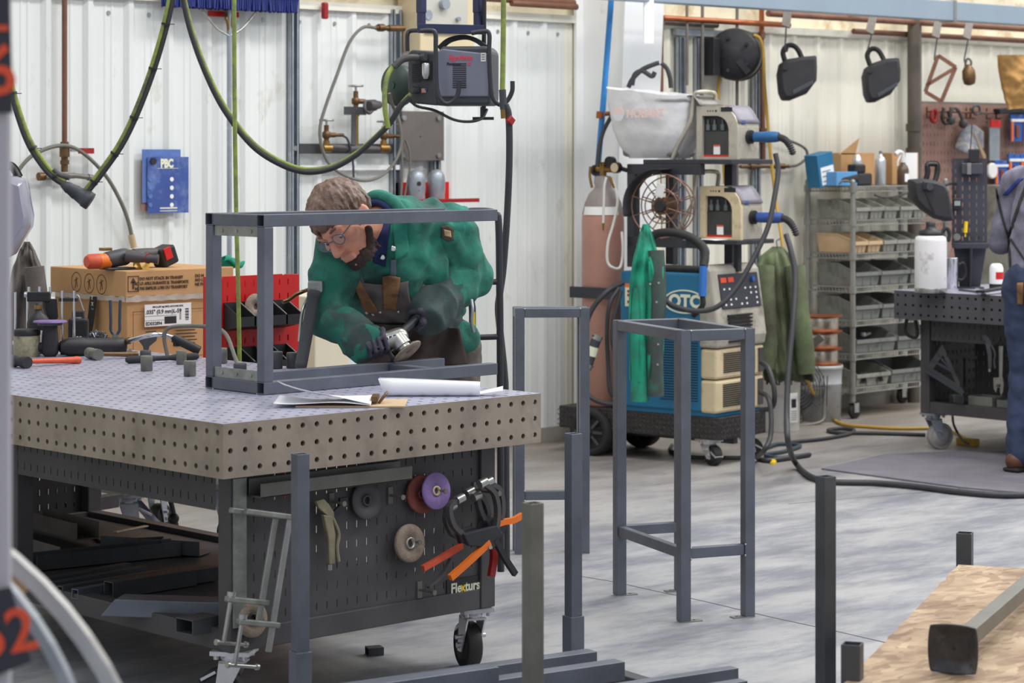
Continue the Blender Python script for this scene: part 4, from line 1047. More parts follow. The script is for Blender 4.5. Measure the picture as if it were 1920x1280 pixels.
# --- gas cylinder
c=Q(.845,.16,.252); gc=thing('gas_cylinder','tall brown gas cylinder standing at the back of the welder cart','gas cylinder',c); hs_=1.0
q=wl(gc); pr=[(.105,0),(.114,.01),(.114,.98),(.111,1.03),(.100,1.08),(.075,1.13),(.052,1.155),(.042,1.165)]
q.lathe(pr,c,c+UP,32); q.build('body',['cyl_brown'],gc)
q=wl(gc); q.lathe([(.1125,1.025),(.0995,1.085),(.076,1.133),(.053,1.158),(.046,1.17),(.046,1.225),(.036,1.23)],c,c+UP,28); q.build('collar',[mat('cyl_grey',(142,132,128),.5,.1,.12,9)],gc)
q=wl(gc); n=14; vs=[]
for i in range(n+1):
    t=math.radians(-158+i*8)-TH
    for z,r in((1.022,.1145),(1.066,.1065)): vs.append(c+V((math.cos(t)*r,math.sin(t)*r,z)))
q.add(vs,[(2*i,2*i+2,2*i+3,2*i+1) for i in range(n)],True); q.build('label',['label_white'],gc,label='white and green shoulder label')
vb=c+UP*1.23
vl=wl(gc); vl.cyl(vb,vb+UP*.06,.02,n=14); vl.cyl(vb+UP*.035-ca*.05,vb+UP*.035+ca*.07,.017,n=12); vl.cyl(vb+UP*.06,vb+UP*.075,.026,n=16); vv=vl.build('valve',['brass'],gc)
q=wl(gc); g1=vb+ca*.06+UP*.075; g2=vb+ca*.10+UP*.045
q.cyl(g1-cbv*.03,g1,.03,n=20); q.cyl(g2-cbv*.035,g2-cbv*.002,.03,n=20); q.build('gauge',['black'],vv)
q=wl(gc); q.cyl(g2-cbv*.036,g2-cbv*.035,.025,n=20); q.build('gauge_face',['cream'],vv)
q=wl(gc); q.cyl(g2,g2+ca*.06-UP*.015,.012,n=10); q.cyl(vb+UP*.03-ca*.06,vb+UP*.03-ca*.045,.03,n=14); q.build('knob',['black'],vv)
q=wl(gc); q.tube([G(1107,312,12.5),G(1106,330,12.5),G(1110,352,12.5)],.007,8,4); q.build('lever',['brass'],vv)
# clear hoses off the regulator
def cable(name,label,pts,r,mt,cat='hose',sub=7,group=None,n=10):
    q=MB(); q.tube(pts,r,n,sub); return solo(q,name,[mt],label,cat,group)
Dg=12.42
cable('gas_hose','short clear hose with a brass end hanging down the gas cylinder',[G(1137,332,Dg),G(1133,350,Dg),G(1132,380,Dg),G(1131,420,Dg)],.0065,'hose_white')
q=MB(); q.cyl(G(1131,418,Dg),G(1131,432,Dg),.007,.005,n=10); solo(q,'hose_fitting',['brass'],'brass fitting at the end of the short clear hose','fitting')
cable('gas_hose','clear hose looping down the gas cylinder and back up behind',[G(1147,338,Dg),G(1154,355,Dg),G(1158,380,Dg),G(1150,420,Dg),G(1140,455,Dg),G(1139,490,Dg),G(1150,502,Dg),G(1163,500,Dg+.05),G(1168,470,Dg+.1),G(1166,435,Dg+.15)],.0075,'hose_white')
q=MB(); q.cyl(G(1144,333,Dg),G(1152,352,Dg),.009,n=10); solo(q,'hose_fitting',['brass'],'brass fitting where the looping clear hose leaves the regulator','fitting')
q=MB(); q.bar(Q(.97,.03,.86),Q(.68,.03,.86),.06,.012,cbv); solo(q,'cylinder_strap',['frame_black'],'black steel strap bar across the gas cylinder','strap',bevel=.003)
# --- tower of black tube behind the machine
tw=thing('cart_tower','black square-tube tower standing on the welder cart','tower',Q(.56,.47,.25))
q=wl(tw)
S0=.52
for s_,t_,z_ in((.575,.42,1.545),(.575,.06,1.545),(.20,.42,1.545)):
    q=wl(tw); q.bar(Q(s_,t_,1.005),Q(s_,t_,z_),.05,.05,ca); q.build('post',['frame_black'],tw,bevel=.003)
for z in(1.52,1.14):
    q=wl(tw); q.bar(Q(.60,.06,z),Q(.14 if z>1.3 else .16,.06,z),.05,.055); q.build('side_rail',['frame_black'],tw,bevel=.003)
    q=wl(tw); q.bar(Q(.575,.085,z),Q(.575,.395,z),.05,.05); q.build('cross_rail',['frame_black'],tw,bevel=.003)
q=wl(tw); q.prism([(-.05,.04),(.50,.04),(.50,.44),(-.05,.44)],Q(0,0,1.5475),-ca,cbv,V((0,0,.024))); q.build('upper_shelf',['frame_black'],tw,bevel=.003)
q=wl(tw); q.prism([(-.07,.06),(.24,.06),(.24,.42),(-.07,.42)],Q(0,0,1.135),-ca,cbv,V((0,0,.022))); q.build('lower_shelf',['frame_black'],tw,bevel=.003)
q=wl(tw); q.bar(Q(.04,.24,.99),Q(.04,.24,1.13),.03,.03); q.build('post',['frame_black'],tw,bevel=.002)
# --- wire feeders
def feeder(s0,t0,zb,label,tint):
    t=thing('wire_feeder',label,'wire feeder',Q(s0+.12,t0+.1,zb)); L_,Wd,Hh=.25,.20,.275
    prof=[(0,0),(L_,0),(L_,Hh),(.12,Hh)]+[(.12*(1-math.sin(k*PI/12)),Hh-.11*(1-math.cos(k*PI/12))) for k in range(1,7)]
    def P(a,tt,z): return Q(s0+a,t0+tt,zb+z)
    q=wl(t); q.prism(prof,P(0,.012,0),-ca,UP,cbv*(Wd-.012)); q.build('body',['feeder'],t,bevel=.004)
    # side frame with a window opening
    inner=[(.052,.012),(.215,.012),(.215,.225),(.13,.225)]+[(.052+.078*(1-math.sin(k*PI/12)),.225-.075*(1-math.cos(k*PI/12))) for k in range(1,7)]
    q=wl(t); n=len(prof)
    pts_o=prof; pts_i=inner
    vo=[P(a,-.012,z) for a,z in pts_o]; vi=[P(a,-.012,z) for a,z in pts_i]; bo=[P(a,.012,z) for a,z in pts_o]; bi=[P(a,.012,z) for a,z in pts_i]
    fs=[]
    for i in range(n):
        j=(i+1)%n; fs += [(i,j,n+j,n+i),(2*n+j,2*n+i,3*n+i,3*n+j),(i,2*n+i,2*n+j,j),(n+i,n+j,3*n+j,3*n+i)]
    q.add(vo+vi+bo+bi,fs); q.build('side_frame',[tint],t)
    q=wl(t); q.prism([(.052,.012),(.215,.012),(.215,.145),(.052,.145)],P(0,.004,0),-ca,UP,cbv*.006); w_=q.build('side_cover',['smoke'],t)
    q=wl(t); q.prism([(a,z) for a,z in inner if z>.01],P(0,.0105,0),-ca,UP,cbv*.0012); q.build('drive_bay',['black'],t)
    for a in(.10,.15,.19): q=wl(t); q.cyl(P(a,.006,.15),P(a,.006,.18),.012,n=10); q.cyl(P(a,.006,.18),P(a,.006,.205),.006,n=8); q.build('tension_knob',['bin_dark'],t)
    q=wl(t); q.prism([(.115,.025),(.155,.025),(.155,.075),(.115,.075)],P(0,.0035,0),-ca,UP,cbv*.001); lb=q.build('warning_label',['label_white'],w_)
    q=wl(t); q.prism([(.115,.066),(.155,.066),(.155,.075),(.115,.075)],P(0,.0028,0),-ca,UP,cbv*.001); q.build('label_band',['orange_red'],w_)
    q=wl(t); q.prism([(.052,.012),(.215,.012),(.215,.022),(.052,.022)],P(0,.002,0),-ca,UP,cbv*.004); q.build('red_strip',['red'],t)
    q=wl(t); q.sheet(lambda u,v:P(.10*(1-u)-.004+.0*v,.0+v*Wd,Hh+.003-.10*max(0,(u-.25))**1.5*1.4),8,4); q.build('roof_sheet',[mat('roof_lilac',(128,124,134),.5,.3,.1,6)],t,solid=.002)
    q=wl(t); q.prism([(.03,.245),(.10,.245),(.10,.268),(.03,.268)],P(0,-.0125,0),-ca,UP,cbv*.0005)
    for a in(.13,.15,.165,.18): q.cyl(P(a,-.0135,.25),P(a,-.0115,.25),.004 if a>.14 else .006,n=8)
    q.build('screw_heads',['black'],t)
    q=wl(t); q.box(P(-.001,.05,.19),(.002,.03,.02),M.Rotation(-A38-TH,3,'Z')); q.build('badge',['blue'],t)
    # lifting handle: round tube from the base up over the back
    q=wl(t); q.tube([P(.40,-.015,-.0),P(.36,-.015,.08),P(.29,-.015,.19),P(.275,-.015,.27),P(.262,-.015,.335),P(.235,.0,.35),P(.235,.10,.35),P(.24,.15,.335),P(.25,.155,.27)],.011,10,6); q.build('handle',['feeder'],t)
    # torch: socket, blue handle, spring
    so=P(0,.10,.115)
    q=wl(t); q.cyl(so+ca*.0,so+ca*.018,.036,n=20); q.cyl(so+ca*.018,so+ca*.03,.026,n=18); q.build('torch_socket',['black'],t)
    return t,so
f1,so1=feeder(-.035,.13,1.573,'upper cream wire feeder with a curled sheet on its roof','feeder')
f2,so2=feeder(-.055,.13,1.158,'lower cream wire feeder on the small black shelf','cream')
q=wl(f1); 
q.sheet(lambda u,v:Q(-.03+.26+.10*u-.05,.1+v*.22,1.573+.278+.055*math.sin(u*2.4)),10,4); q.build('curled_sheet',['steel_warm'],f1,solid=.002)
q=MB(); q.sheet(lambda u,v:Q(.02+.2*u,-.0+.12*v,1.1585+.003*math.sin(u*4)),6,4); solo(q,'folded_paper',['paper'],'white and red paper lying at the lower feeder','paper',solid=.002)
for so,lbl,tint in((so1,'upper','otc_grip'),(so2,'lower','otc_grip2')):
    mat('otc_grip',(34,92,140),.45,0,.1,9); mat('otc_grip2',(52,80,150),.45,0,.1,9)
    t=thing('torch_plug',lbl+' blue torch plug with a black spring, plugged into the '+lbl+' feeder','torch plug',so+ca*.03)
    e=so+ca*.16+UP*.0+cbv*.02
    q=wl(t); q.lathe([(.022,0),(.027,.01),(.027,.06),(.030,.08),(.028,.12),(.024,.14)],so+ca*.03,e,16); q.build('grip',[tint],t)
    q=wl(t); q.tube([e,e+ca*.04-UP*.012,e+ca*.07-UP*.04,e+ca*.095-UP*.09],.013,10,4)
    sp=[]; P_=curve([e,e+ca*.04-UP*.012,e+ca*.07-UP*.04,e+ca*.095-UP*.09],14)
    for i,p in enumerate(P_): sp.append(p)
    q.build('boot',['black'],t)
    q=wl(t)
    for i in range(0,len(P_)-1,3): q.cyl(P_[i],P_[i]+(P_[i+1]-P_[i])*.8,.019,n=12)
    q.build('spring',['base_dark'],t)
# cover bag over a spare feeder
bg=thing('bagged_feeder','machine under a clear-white plastic bag on top of the tower','bag',Q(.56,.30,1.573))
mat('plastic',(238,238,240),.22,0,.03,9,.55,16,alpha=.9)
mbag=MB()
bc_=Q(.52,.22,1.575)
def bagf(u,v):
    a=2*PI*u; z=v
    prof=[(.0,.155),(.10,.185),(.35,.235),(.7,.262),(.92,.272),(1.0,.275)]
    for (z0_,r0),(z1_,r1) in zip(prof,prof[1:]):
        if z0_<=z<=z1_+1e-6: r=r0+(r1-r0)*(z-z0_)/(z1_-z0_); break
    # squarish footprint
    ca_,sa_=math.cos(a),math.sin(a); k=(abs(ca_)**3.2+abs(sa_)**3.2)**(-1/3.2)
    p=V((ca_*k*r*1.0,sa_*k*r*.72,0)); nzv=noise.noise(V((ca_*4,sa_*4,z*3.5)))*.018*(1.2-z*.8)+noise.noise(V((ca_*11,sa_*11,z*8)))*.007
    p*= (1+nzv*3)
    h=.35*z+(.012*noise.noise(V((ca_*3,sa_*3,2)))-.03*ca_ if z>.9 else 0)
    return bc_+(-ca)*(-p.x)+cbv*p.y+UP*(h+.002)
q=wl(bg); q.sheet(bagf,72,22); n_=len(q.v); top=[bagf(i/72,1.0) for i in range(72)]
q.add(top+[bc_+UP*.352],[(i,(i+1)%72,72) for i in range(72)],True); bgo=q.build('plastic_bag',['plastic'],bg)
mat('faint_red',(234,206,200),.4,0,0); mat('faint_grey',(214,216,222),.4,0,0)
fb=RM[bg.name].inverted()@frame3(bc_-cbv*.218+UP*.235+ca*.02,ca,UP)
text('HOBART',.06,fb@M.Translation((.04,0,.0)),'faint_red',bgo,bold=.002)
q=MB(fb@M.Translation((-.13,0,0))); q.k=0; q.prism([(.036*math.cos(t*PI/12),.036*math.sin(t*PI/12)) for t in range(13)],(0,0,0),(1,0,0),(0,1,0),(0,0,.002)); q.k=1; q.prism([(.036*math.cos(t*PI/12),-.036*math.sin(t*PI/12)) for t in range(12,-1,-1)],(0,0,0),(1,0,0),(0,1,0),(0,0,.002)); q.build('roundel',['faint_red','faint_grey'],bgo)
q=wl(bg); q.box(bc_+UP*.16,(.34,.22,.30),M.Rotation(-A38-TH,3,'Z')); q.build('machine_inside',['bin_grey'],bg,bevel=.02)
# wire basket spool on its hub beneath a curved cover
sc_=G(1240,386,12.28); sp=thing('wire_spool','wire basket spool with a black star knob on the cart tower','spool',sc_-UP*.16); ax=(-cbv*.85+ca*.2-V((0,0,0))).normalized(); e1=ax.cross(UP).normalized(); e2=e1.cross(ax)
if e2.z<0: e2=-e2
q=wl(sp)
for o,R_ in((0,.165),(0,.09),(.10,.15),(.10,.07),(.05,.072)):
    q.tube([sc_-ax*o+e1*R_*math.cos(2*PI*i/24)+e2*R_*math.sin(2*PI*i/24) for i in range(24)],.0035,6,2,closed=True)
for i in range(10):
    a_=2*PI*i/10+.3; r_=e1*math.cos(a_)+e2*math.sin(a_); q.tube([sc_+r_*.025+ax*.01,sc_+r_*.09,sc_+r_*.172-ax*.0],.003,6,4); q.tube([sc_+r_*.088,sc_+r_*.07-ax*.05,sc_+r_*.08-ax*.1,sc_+r_*.15-ax*.1],.003,6,4)
q.build('wire_basket',[mat('copper_wire',(146,110,96),.4,.6,.2,30)],sp)
q=wl(sp); q.cyl(sc_-ax*.12,sc_+ax*.01,.045,n=20); q.build('hub',['bronze'],sp)
q=wl(sp); q.lathe([(.001,.03),(.03,.03),(.036,.012),(.03,0)],sc_+ax*.005,sc_+ax*1,6,False); q.build('star_knob',['black'],sp)
q=wl(sp); n=16; vs=[]
for i in range(n+1):
    t_=math.radians(85+i*7); r_=(-e1 if (e1.dot(V((CT,-ST,0)))<0) else e1)*math.cos(t_)+e2*math.sin(t_)
    for o,R_ in((.06,.19),(-.12,.19)): vs.append(sc_+ax*o+r_*R_)
q.add(vs,[(2*i,2*i+2,2*i+3,2*i+1) for i in range(n)],True); q.build('cover',['black_soft'],sp,solid=.004)
q=wl(sp); c=sc_+ax*.02+e2*.08; q.b2((0,0,0),(0,0,0)) if False else q.box(c,(.05,.004,.07),M.Rotation(-A38-TH,3,'Z')@M.Rotation(.3,3,'Y')); q.build('paper_tag',['label_white'],sp,bevel=.006)
q=wl(sp); q.cyl(sc_-ax*.12,sc_-ax*.22,.014,n=10); q.build('spindle',['steel_dull'],sp)
# torch handle hanging on the welder side with thick cables
t=thing('hanging_torch','bright blue torch handle hanging on the front corner of the welder','torch',G(1318,560,11.95)); q=wl(t)
q.tube([G(1319,498,11.95),G(1318,530,11.95),G(1317,555,11.95)],.020,12,5); q.build('grip',[mat('torch_blue',(54,116,196),.4,0,.06,9)],t,bevel=0)
q=wl(t); q.tube([G(1319,500,11.95),G(1322,480,11.98),G(1316,462,12.0),G(1295,445,12.02),G(1265,436,12.05),G(1235,437,12.1),G(1222,444,12.2)],.022,12,6); q.build('cable',['rubber'],t)
q=wl(t); q.tube([G(1322,488,11.97),G(1326,470,12.0),G(1312,452,12.05),G(1280,440,12.1),G(1250,438,12.15)],.012,10,6); q.build('thin_cable',['hose_black'],t)
q=wl(t); q.tube([G(1317,553,11.95),G(1318,570,11.95),G(1310,582,11.97),G(1300,592,12.0)],.014,10,5); q.build('neck',['rubber'],t)
# torch leads
cable('torch_lead','black torch lead from the upper feeder looping across the front of the welder',[G(1454,288,12.02),G(1459,320,12.0),G(1452,370,11.95),G(1440,425,11.9),G(1415,480,11.85),G(1380,540,11.8),G(1345,575,11.78),G(1305,583,11.8),G(1265,574,11.85),G(1235,555,11.92)],.0135,'hose_black','cable')
p_end=[FZ(1560,903,.016),FZ(1640,905,.016),FZ(1720,912,.016),FZ(1800,922,.016),FZ(1880,928,.016),FZ(1960,926,.016)]
cable('torch_lead','long torch lead from the lower feeder trailing along the floor past the mat',[G(1474,440,12.0),G(1483,470,11.95),G(1491,520,11.9),G(1487,600,11.8),G(1478,700,11.7),G(1475,780,11.6),G(1478,830,11.5),FZ(1492,868,.03),FZ(1520,893,.018)]+p_end,.0145,'hose_black','cable')
# wall-side power plug lead with the big inline connector
t=thing('inline_connector','grey and cream inline connector hanging from a black lead on the cart','connector',G(1110,690,12.3)); D=12.3
q=wl(t); q.tube([G(1168,530,D+.1),G(1140,545,D+.02),G(1110,580,D),G(1096,625,D),G(1100,660,D),G(1108,690,D)],.014,10,6); q.build('lead',['hose_black'],t)
q=wl(t); q.cyl(G(1120,630,D-.02),G(1100,690,D-.02),.026,n=16); q.build('barrel',['plasma_dark'],t)
q=wl(t); q.cyl(G(1113,650,D-.02),G(1108,667,D-.02),.0275,n=16); q.build('cream_band',['cream_ink'],t)
for a,b in(((1122,628),(1118,637)),((1103,682),(1099,691))):
    q=wl(t); q.cyl(G(*a,D-.02),G(*b,D-.02),.0275,n=16); q.build('ring',['bare'],t)
cable('power_lead','black lead hanging in a long loop beside the gas cylinder',[G(1160,540,12.35),G(1143,570,12.3),G(1138,620,12.3),G(1140,680,12.3),G(1143,730,12.3),G(1155,745,12.32),G(1166,750,12.4)],.011,'hose_black','cable')
cable('power_lead','black lead curving low around the foot of the gas cylinder',[G(1094,700,12.35),G(1098,730,12.33),G(1112,748,12.3),G(1140,757,12.3),G(1168,755,12.35)],.012,'hose_black','cable')
cable('power_lead','thin black lead with a strain relief between cylinder and welder',[G(1165,545,12.3),G(1150,600,12.28),G(1148,640,12.27),G(1160,690,12.28),G(1166,720,12.35)],.010,'hose_black','cable')
# front output cables dropping to the floor
def fr_pts(l,D=12.0): return [G(x,y,D+dd_) for x,y,dd_ in l]
cable('output_cable','black output cable leaving the middle front panel and dropping to the floor',fr_pts([(1428,680,.1),(1440,690,.0),(1450,720,-.05),(1452,750,-.05),(1445,765,.0),(1425,768,.05)]),.013,'hose_black','cable')
cable('output_cable','black output cable from the lowest panel trailing on to the floor',fr_pts([(1425,735,.1),(1440,745,-.05),(1446,780,-.1),(1444,820,-.15),(1432,845,-.2)])+[FZ(1420,858,.02),FZ(1440,863,.014),FZ(1480,858,.014),FZ(1518,852,.014)],.013,'hose_black','cable')
for k,(l,lb) in enumerate((([(1430,842),(1460,832),(1500,835),(1470,846),(1435,852),(1460,858),(1510,853)],'dark blue-green cable coiled on the floor by the bucket'),([(1260,835),(1258,845),(1290,856),(1340,858),(1400,858)],'black cable on the floor under the welder cart'))):
    cable('floor_cable',lb,[FZ(x,y,.012) for x,y in l],.011,mat('cable_teal',(52,66,76),.5,0,.1,9) if k==0 else 'hose_black','cable')
q=MB(); c=FZ(1450,870); q.box(c+V((0,0,.008)),(.05,.02,.016),M.Rotation(.4,3,'Z')); q.box(c+V((.012,.01,.018)),(.02,.02,.01),M.Rotation(1.,3,'Z')); solo(q,'yellow_clip',['yellow'],'small yellow clip lying on the open floor before the cart','clip',bevel=.003)
# green jacket on the tower
def hanging_cloth(name,label,cat,mt,top,outline,D,thick=.05,folds=6,seed=0,mats=None,vox=.009,dirt_fn=None):
    """cloth hung from one point: outline = [(y, x_left, x_right)] in picture terms at depth D, given real depth and folds"""
    mb=MB(); rows=[]
    N=40; Mx=44; vs=[]
    for i in range(N+1):
        f=i/N*(len(outline)-1); k=min(int(f),len(outline)-2); t_=f-k
        y=outline[k][0]*(1-t_)+outline[k+1][0]*t_; xl=outline[k][1]*(1-t_)+outline[k+1][1]*t_; xr=outline[k][2]*(1-t_)+outline[k+1][2]*t_
        w_=(xr-xl)/FPX*D; dp=min(thick,w_*.45)*(.35+.65*min(1,i/N*3))
        for j in range(Mx):
            a=2*PI*j/Mx; cx_=(xl+xr)/2+math.cos(a)*(xr-xl)/2
            fo=(math.sin(math.cos(a)*folds*2.2+seed+i*.06+2*noise.noise(V((math.cos(a)*2,i*.08,seed))))*.55*dp*(.25+i/N)+noise.noise(V((math.cos(a)*4,i*.16,seed)))*.035)*min(1,i/6)
            p=G(cx_,y,D); p += V((ST,CT,0))*(math.sin(a)*dp+fo*(1 if math.sin(a)<0 else .3)); vs.append(p)
    fs=[(i*Mx+j,i*Mx+(j+1)%Mx,(i+1)*Mx+(j+1)%Mx,(i+1)*Mx+j) for i in range(N) for j in range(Mx)]
    c0=vs[:Mx]; mb.add(vs,fs,True); mb.add([vs[j] for j in range(Mx)],[tuple(reversed(range(Mx)))]); mb.add([vs[N*Mx+j] for j in range(Mx)],[tuple(range(Mx))])
    t=thing(name,label,cat,G((outline[-1][1]+outline[-1][2])/2,outline[-1][0],D)); mb.v=[RM[t.name].inverted()@p for p in mb.v]
    mb.build('cloth',[mt],t); return t
gj=hanging_cloth('work_jacket','bright green work jacket hanging on the side of the welder','jacket','green_jacket',(1210,420),[(420,1205,1216),(440,1198,1224),(490,1186,1238),(530,1180,1246),(600,1178,1246),(660,1180,1245),(712,1180,1240)],11.93,.06,5,1)
q=wl(gj); 
def slv(P,r0,r1,mt,nm,f=.8):
    q=wl(gj); q.tube(P,1,16,6,taper=(r0,r1)); q.build(nm,[mt],gj)
slv([G(1200,540,11.9),G(1196,620,11.88),G(1199,690,11.88),G(1200,752,11.88)],.035,.046,'green_jacket','sleeve')
slv([G(1230,470,11.9),G(1234,560,11.87),G(1228,650,11.86),G(1229,742,11.86)],.042,.042,mat('green_sooty',(62,74,70),.85,0,.2,8,.12,70,dirt=((30,120,98),.3,4)),'lining_flap')
q=wl(gj); q.sheet(lambda u,v:G(1216+28*u,490+40*v+10*u,11.86)-V((ST,CT,0))*(.01*math.sin(v*3)),8,8); q.build('cuff',['green_jacket'],gj,solid=.004)
for x,y in((1219,532),(1235,530),(1231,566),(1234,645),(1233,683)):
    q=wl(gj); p=G(x,y,11.808); q.cyl(p,p-V((ST,CT,0))*.004,.0055,n=10); q.build('snap',['chrome'],gj)
# old olive jacket right of the welder, on a hook of the wall bay
oj=hanging_cloth('work_jacket','olive sooty jacket hanging between the welder and the bin rack','jacket','green_old',(1460,465),[(462,1448,1468),(480,1425,1485),(520,1412,1502),(580,1415,1512),(640,1420,1520),(690,1428,1526),(712,1432,1528)],13.3,.09,6,4)
for P,r0,r1 in(([G(1432,500,13.2),G(1436,580,13.15),G(1440,650,13.15),G(1436,690,13.15)],.06,.05),([G(1490,500,13.2),G(1498,580,13.15),G(1508,650,13.15),G(1512,700,13.15)],.06,.05)):
    q=wl(oj); q.tube(P,1,16,6,taper=(r0,r1)); q.build('sleeve',['green_old'],oj)
q=wl(oj); q.tube([G(1458,464,13.25),G(1456,452,13.3),G(1462,448,13.4)],.004,6,4); q.build('hanger_hook',['steel_dull'],oj)
# buckets, spools, floor fan
c=FZ(1461,806); bk=thing('paint_bucket','white plastic bucket with black lettering beside the welder','bucket',c); q=wl(bk)
q.lathe([(.112,0),(.115,.005),(.124,.33),(.131,.33),(.131,.335),(.126,.335),(.131,.345),(.131,.366),(.124,.37),(.120,.36),(.110,.02)],c,c+UP,36); q.build('pail',[mat('bucket_white',(232,232,228),.45,0,.04,9,dirt=((130,128,122),.22,9))],bk)
nv=V((-ST,-CT,0))
for st,dx_,z,sz in(('MAPEI',-.075,.29,.055),):
    for i,chh in enumerate(st):
        a_=(dx_+i*sz*.62)/.124; r_=nv*math.cos(a_)+V((CT,-ST,0))*math.sin(a_); tx=V((CT,-ST,0))*math.cos(a_)-nv*math.sin(a_)
        text(chh,sz,RM[bk.name].inverted()@frame3(c+r_*(.1235+.0*z)+UP*z,tx,UP),'bronze' if i>2 and st=='MAPEI' else 'ink',bk,bold=.0015)
a_=.62; r_=nv*math.cos(a_)+V((CT,-ST,0))*math.sin(a_); tx=V((CT,-ST,0))*math.cos(a_)-nv*math.sin(a_); fm=RM[bk.name].inverted()@frame3(c+r_*.1225+UP*.14,tx,UP)
q=MB(fm); q.k=0; q.b2((-.03,-.085,0),(.03,.085,.002)); q.k=1; q.b2((-.018,.0,.002),(.018,.05,.003)); q.k=2
for k in range(5): q.b2((-.022,-.07+k*.012,.002),(.022,-.066+k*.012,.003))
q.build('label',['label_white','ink','bin_grey'],bk)
q=wl(bk); a_=.75; r_=nv*math.cos(a_)+V((CT,-ST,0))*math.sin(a_); q.cyl(c+r_*.12+UP*.30,c+r_*.145+UP*.30,.014,n=12); q.build('handle_lug',['bin_grey'],bk)
q=MB(); q.bar(G(1468,690,13.45),G(1541,631,13.35),.045,.006,nv); solo(q,'flat_bar',['grey_pipe'],'flat steel bar sticking out of the white bucket','flat bar')
# floor fan behind it
c=G(1488,735,14.0); fn_=thing('floor_fan','round wire-guard floor fan standing behind the white bucket','fan',V((c.x,c.y,0))); ax=(nv*.95+V((CT,-ST,0))*.3).normalized(); e1=ax.cross(UP).normalized(); c=V((c.x,c.y,.215)); R_=.20
q=wl(fn_)
for k in range(9):
    rr=.03+k*(R_-.03)/8; q.tube([c+ax*(.06*(1-(rr/R_)**2))+e1*rr*math.cos(2*PI*i/28)+UP*rr*math.sin(2*PI*i/28) for i in range(28)],.003,5,2,closed=True)
for k in range(10):
    a_=2*PI*k/10; r_=e1*math.cos(a_)+UP*math.sin(a_); q.tube([c+ax*.06,c+r_*R_*.6+ax*.04,c+r_*R_],.003,5,3)
q.build('guard',['steel_dull'],fn_)
for k in range(5):
    a_=2*PI*k/5; r_=e1*math.cos(a_)+UP*math.sin(a_); s_=ax.cross(r_); q=wl(fn_)
    q.sheet(lambda u,v:c-ax*.03+r_*(.04+u*.12)+s_*((v-.5)*.13*(.5+u*.5))+ax*((v-.5)*.05),5,4); q.build('blade',['bin_dark'],fn_,solid=.002)
q=wl(fn_); q.cyl(c-ax*.12,c-ax*.01,.05,n=18); q.build('motor',['black'],fn_)
q=wl(fn_); q.tube([c-e1*R_-ax*.02,c-e1*R_*1.02-UP*.12-ax*.02,c-e1*.16-UP*.205,c+e1*.16-UP*.205,c+e1*R_*1.02-UP*.12-ax*.02,c+e1*R_-ax*.02],.011,8,5); q.build('stand',['steel_warm'],fn_)
q=wl(fn_); q.tube([c-ax*.05+e1*0,c-ax*.06-UP*.1,c-ax*.05-UP*.2],.012,8,4); q.build('foot_stay',['steel_warm'],fn_)
# galvanised pail with three wire spools on top
c=FZ(1541,788); gp=thing('metal_pail','grey steel pail under three stacked wire spools','bucket',c); q=wl(gp)
q.lathe([(.105,0),(.112,.0),(.117,.22),(.121,.225),(.117,.23),(.121,.31),(.126,.315),(.126,.335),(.118,.335)],c,c+UP,30); q.build('pail',[mat('pail_grey',(176,178,180),.5,.2,.08,9,dirt=((120,118,118),.3,9))],gp)
q=wl(gp)
for k in range(3): q.bar(c+nv*.1185+V((CT,-ST,0))*(-.03+k*.022)+UP*.10,c+nv*.1205+V((CT,-ST,0))*(-.026+k*.022)+UP*.28,.004,.003)
q.build('scuffs',['base_dark'],gp)
zt=.337
for i,(w_,h_,lb) in enumerate(((.098,.098,'bottom wire spool on the steel pail, bright with a narrow winding'),(.105,.10,'middle wire spool of three on the steel pail'),(.118,.098,'top wire spool on the steel pail, the widest'))):
    c2=c+UP*zt+V((CT,-ST,0))*(-.008*i); t=thing('wire_spool',lb,'spool',c2,group='wire spools on the steel pail'); 
    q=wl(t)
    for z in(.001,h_-.006): q.cyl(c2+UP*z,c2+UP*(z+.005),w_+.022,n=30)
    q.build('flange',['copper'],t)
    q=wl(t); q.lathe([(w_-.004,.006),(w_,.012),(w_,h_-.012),(w_-.004,h_-.006)],c2,c2+UP,30); q.build('winding',['wire'],t)
    zt += h_+.0005
# ================================================================ behind the big table and on the white ribbed wall bay
# cardboard drum box in two tiers
bx0=FZ(236,655,ZT1); Db=9.35
cb0=G(236,535,Db); ux=V((1,0,0)); vy=V((0,1,0))
wr,wlft=.525,.40
zt_=EYE-(508-HZ)/FPX*Db; zm=EYE-(558-HZ)/FPX*Db
box=thing('cardboard_box','big two-tier cardboard drum box on a dolly behind the table','cardboard box',(cb0.x+wr/2,cb0.y+.27,0))
q=wl(box); q.b2((cb0.x+.012,cb0.y+.012,.30),(cb0.x+wr-.012,cb0.y+.53,zm+.02)); q.build('carton',['card'],box,bevel=.004)
q=wl(box); q.b2((cb0.x,cb0.y,zm),(cb0.x+wr,cb0.y+.545,zt_)); ld=q.build('lid',['card'],box,bevel=.004)
q=wl(box); 
dl=thing('dolly','low grey steel dolly on casters under the cardboard box','dolly',(cb0.x+wr/2,cb0.y+.27,0)); q=wl(dl); q.b2((cb0.x-.03,cb0.y-.02,.262),(cb0.x+wr+.03,cb0.y+.57,.298)); q.build('deck',['steel_warm'],dl,bevel=.004)
for x in(-wr/2+.03,wr/2-.03):
    for y in(-.24,.24): caster(dl,x,y,.262,R=.06,ang=x+y,fork='galv')
q=wl(box); 
q.sheet(lambda u,v:V((cb0.x-.003+wr*u,cb0.y-.004-.004*math.sin(u*37),zm+.004-.022*v-.006*noise.noise(V((u*14,v*2,0))))),40,3)
